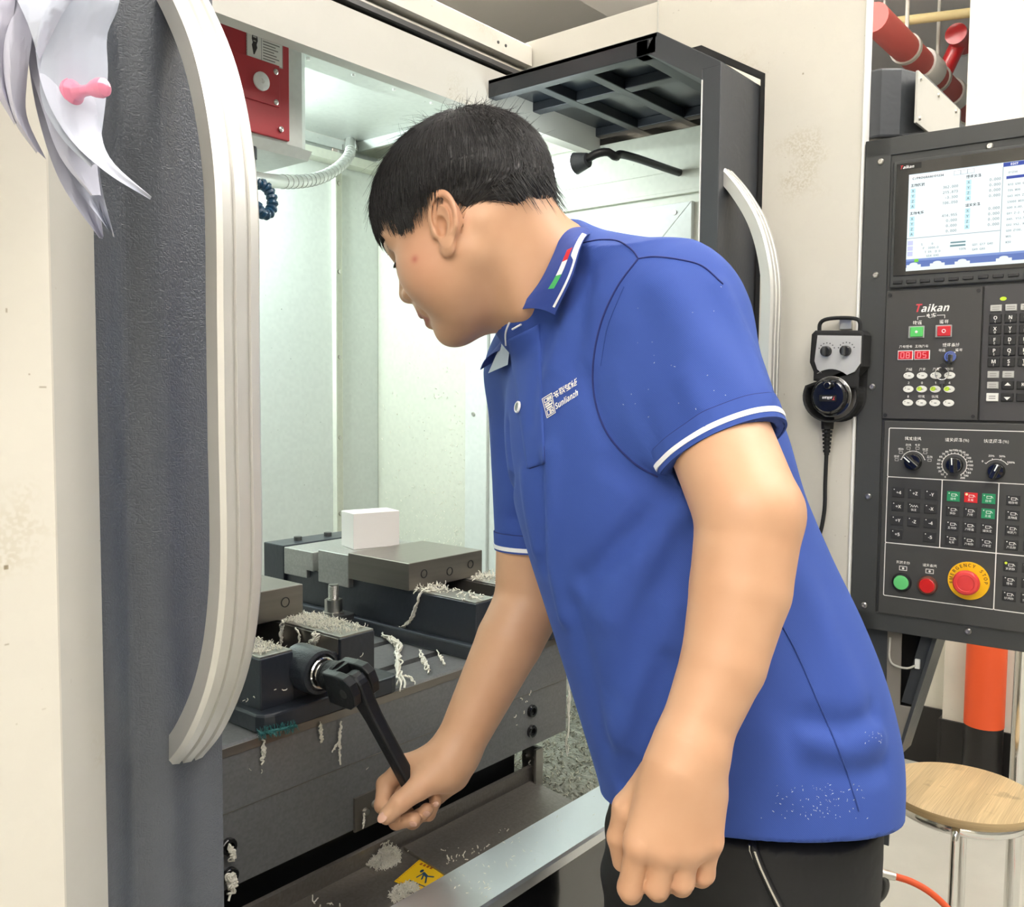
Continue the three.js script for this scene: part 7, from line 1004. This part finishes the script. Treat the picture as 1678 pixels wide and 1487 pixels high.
// collar: one folded band round the neck, open at the throat
{
  const top = [[832, 556, 1.02], [848, 508, 0.985], [884, 462, 0.962], [906, 418, 0.968], [922, 380, 0.992], [936, 372, 1.03], [930, 384, 1.08], [904, 420, 1.115], [868, 470, 1.13], [838, 530, 1.115], [818, 575, 1.10]].map((p) => at(...p));
  const low = [[846, 548, 1.00], [908, 521, 0.944], [936, 460, 0.924], [950, 412, 0.932], [960, 391, 0.972], [968, 392, 1.04], [962, 412, 1.10], [930, 460, 1.15], [880, 520, 1.17], [832, 580, 1.165], [788, 610, 1.145]].map((p) => at(...p));
  low[0] = at(905, 524, 0.950);
  const tp = spline(top.slice(1), 70), lp = spline(low.slice(1), 70), pos = [], idx = [], K = 8, side = [];
  const mid = at(882, 455, 1.04);
  for (let i = 0; i <= 70; i++) { const a = V(...tp[i]), b = V(...lp[i]), out = b.clone().sub(V(...mid)).setY(0).normalize(); for (const th of [0.0, 0.0022]) for (let k = 0; k <= K; k++) { const t = k / K, p = a.clone().lerp(b, t); p.add(out.clone().multiplyScalar(0.006 * Math.sin(t * Math.PI) + th)).add(V(0, 0.005 * Math.sin(t * Math.PI * 0.8), 0)); pos.push(p.x, p.y, p.z); } }
  const Wd = 2 * (K + 1); for (let i = 0; i < 70; i++) for (let k = 0; k < Wd; k++) { const k2 = k === Wd - 1 ? 0 : k === K ? Wd - 1 : k > K ? k - 1 : k + 1; const loop = [...Array(K + 1).keys(), ...Array.from({ length: K + 1 }, (_, q) => Wd - 1 - q)]; const a = loop[k], b = loop[(k + 1) % Wd]; idx.push(i * Wd + a, i * Wd + b, (i + 1) * Wd + a, i * Wd + b, (i + 1) * Wd + b, (i + 1) * Wd + a); }
  for (const i of [0, 70]) for (let k = 0; k < K; k++) idx.push(i * Wd + k, i * Wd + k + 1, i * Wd + K + 1 + k, i * Wd + k + 1, i * Wd + K + 2 + k, i * Wd + K + 1 + k);
  const g = new THREE.BufferGeometry(); g.setAttribute('position', new THREE.Float32BufferAttribute(pos, 3)); g.setIndex(idx); g.computeVertexNormals(); const collar = put(shirt, 'collar', toCreasedNormals(g, 0.9), phy({ color: C(0.021, 0.050, 0.26), roughness: 0.85, side: THREE.DoubleSide, sheen: 0.3, sheenColor: C(0.25, 0.35, 0.8), bumpMap: pique, bumpScale: 0.0002 }), 'ribbed blue collar');
  const pt = (i, t, th = 0.0026) => { const a = V(...tp[i]), b = V(...lp[i]), out = b.clone().sub(V(...mid)).setY(0).normalize(); return a.lerp(b, t).add(out.multiplyScalar(0.006 * Math.sin(t * Math.PI) + th)).add(V(0, 0.005 * Math.sin(t * Math.PI * 0.8), 0)).toArray(); };
  const ribbon = (fn, n, th) => { const p = [], q = []; for (let i = 0; i <= n; i++) { const [i0, t0, t1] = fn(i / n), lo = Math.floor(i0), fr = i0 - lo, L = (t, o) => { const a = pt(lo, t, o), b = pt(Math.min(70, lo + 1), t, o); return a.map((v, k) => lerp(v, b[k], fr)); }; p.push(...L(t0, th), ...L(t1, th), ...L(t1, 0.001), ...L(t0, 0.001)); } for (let i = 0; i < n; i++) for (let k = 0; k < 4; k++) { const a = i * 4 + k, b = i * 4 + (k + 1) % 4; q.push(a, b, a + 4, b, b + 4, a + 4); } q.push(0, 2, 1, 0, 3, 2, n * 4, n * 4 + 1, n * 4 + 2, n * 4, n * 4 + 2, n * 4 + 3); const r = new THREE.BufferGeometry(); r.setAttribute('position', new THREE.Float32BufferAttribute(p, 3)); r.setIndex(q); r.computeVertexNormals(); return toCreasedNormals(r, 0.6); };
  put(shirt, 'collar_stripe', ribbon((t) => [1 + 17 * t, lerp(0.86, 0.70, smooth(0.46, 0.54, t)), lerp(0.92, 0.94, t)], 40, 0.0030), whiteKnit, 'white collar stripe');
  const flag = [[M.green, 'green part of the small flag'], [whiteKnit, 'white part of the small flag'], [std({ color: C(0.6, 0.015, 0.03), roughness: 0.7 }), 'red part of the small flag']]; flag.forEach(([m, l], k) => put(shirt, 'flag_stripe', ribbon((t) => [4.2 + k * 2.6 + t * 2.6, 0.46, 0.62], 4, 0.0030), k === 0 ? std({ color: C(0.06, 0.45, 0.13), roughness: 0.7 }) : m, l));
  // white lining seen in the open throat
  const L0 = [at(838, 545, 1.075), at(832, 598, 1.07), at(800, 612, 1.125), at(820, 566, 1.11)]; const lg = new THREE.BufferGeometry(); const out = V(-FV[0], 0, -FV[2]).multiplyScalar(0.0015); const lp2 = []; for (const s of [0, 1]) for (const p of L0) lp2.push(p[0] + out.x * s, p[1], p[2] + out.z * s); lg.setAttribute('position', new THREE.Float32BufferAttribute(lp2, 3)); lg.setIndex([0, 1, 2, 0, 2, 3, 4, 6, 5, 4, 7, 6, 0, 4, 5, 0, 5, 1, 1, 5, 6, 1, 6, 2, 2, 6, 7, 2, 7, 3, 3, 7, 4, 3, 4, 0]); lg.computeVertexNormals(); put(shirt, 'collar_lining', toCreasedNormals(lg, 0.5), std({ color: C(0.62, 0.68, 0.80), roughness: 0.8 }), 'pale collar lining');
}
// trousers and shoes
{
  const pants = trunk([[1280, 1010, 1420, 1.01, 0.168], [1340, 1002, 1416, 1.01, 0.17], [1420, 994, 1410, 1.005, 0.17], [1490, 990, 1404, 1.0, 0.168], [1560, 1000, 1396, 1.0, 0.165]]);
  const PF = [[[988, 1330], [994, 1400], [986, 1470]], [[1010, 1380], [1000, 1440]]].map((p) => ({ p }));
  const f = (x, y, z) => { let d = pants(x, y, z); d = smin(d, legsField(x, y, z, 0), 0.04); d += 0.004 * (weaveBump(x * 0.9 + z * 0.7, y * 2.2) - 0.5) + 0.0018 * Math.sin(y * 120 + x * 40) * smooth(-0.03, 0.03, -((x - 0.85) * RV[0] + (z + 0.45) * RV[2])); return Math.max(d, 0.055 - y); };
  const bb = boundsOf([hipL, hipR, footL, footR, at(1452, 1300, 1), at(1000, 1300, 1)], 0.17); bb[0][1] = 0.03; bb[1][1] = 0.97;
  const tr = put(person, 'trousers', netSurface(f, bb[0], bb[1], 0.0065), std({ color: C(0.0065, 0.0065, 0.007), roughness: 0.75, bumpMap: grain, bumpScale: 0.0002 }), 'black trousers');
  const za = [[1232, 1383], [1246, 1420], [1262, 1455], [1278, 1487], [1290, 1510]], zp = []; for (let i = 0; i < za.length - 1; i++) for (let k = 0; k < 14; k++) { const t = k / 14; const p = trace(lerp(za[i][0], za[i + 1][0], t), lerp(za[i][1], za[i + 1][1], t), f); if (p) { const n = gradient(f, p, 0.006); zp.push([p[0] + n.x * 0.001, p[1] + n.y * 0.001, p[2] + n.z * 0.001]); } }
  if (zp.length > 6) { put(tr, 'zip_tape', tube(zp, 0.0042, zp.length, 6), M.black); const teeth = []; for (const p of zp) { const g = new THREE.BoxGeometry(0.0022, 0.0014, 0.0022); g.translate(p[0] - FV[0] * 0.0040, p[1], p[2] - FV[2] * 0.0040); teeth.push(g); } put(tr, 'zip_teeth', merge(teeth), M.chrome, 'silver pocket zip'); const p = zp[2]; put(tr, 'zip_pull', box(p[0] - 0.004, p[0] + 0.002, p[1] - 0.016, p[1] + 0.002, p[2] - 0.003, p[2] + 0.003, 0.001), M.chrome); }
  for (const ft of [footL, footR]) { const q = (u, v, h) => [ft[0] + FACE[0] * u - FACE[1] * v, h, ft[2] + FACE[1] * u + FACE[0] * v]; const sf = (x, y, z) => { let d = cap(x, y, z, q(-0.04, 0, 0.045), q(0.08, 0, 0.036), 0.045, 0.038); d = smin(d, cap(x, y, z, q(0.08, 0, 0.034), q(0.17, 0.005, 0.03), 0.04, 0.034), 0.03); d = smin(d, cap(x, y, z, q(-0.01, 0, 0.05), q(-0.01, 0, 0.11), 0.045, 0.042), 0.02); return Math.max(d, -y, y - 0.115); }; const [lo, hi] = boundsOf([q(-0.04, 0, 0.05), q(0.17, 0, 0.05)], 0.075); lo[1] = -0.012; hi[1] = 0.14; put(person, 'shoe', netSurface(sf, lo, hi, 0.006), M.black); }
  // specks of swarf clinging to the cloth
  const r = rng(61), sp = []; for (let i = 0; i < 130; i++) { const a = i < 95 ? [1340 + (r() + r() - 1) * 110, 1312 + (r() - 0.5) * 62] : i < 115 ? [1020 + r() * 170, 470 + r() * 220] : [1430 + (r() - 0.5) * 30, 1210 + (r() - 0.5) * 20]; const p = trace(a[0], a[1], shirtField); if (p) { const n = gradient(shirtField, p, 0.004); sp.push([p[0] + n.x * 0.0006, p[1] + n.y * 0.0006, p[2] + n.z * 0.0006]); } }
  const s = put(shirt, 'swarf_specks', chips(sp, 21, 0.16), M.chip, 'white specks on the cloth'); s.userData.kind = 'stuff';
}
renderer.render(scene, camera);
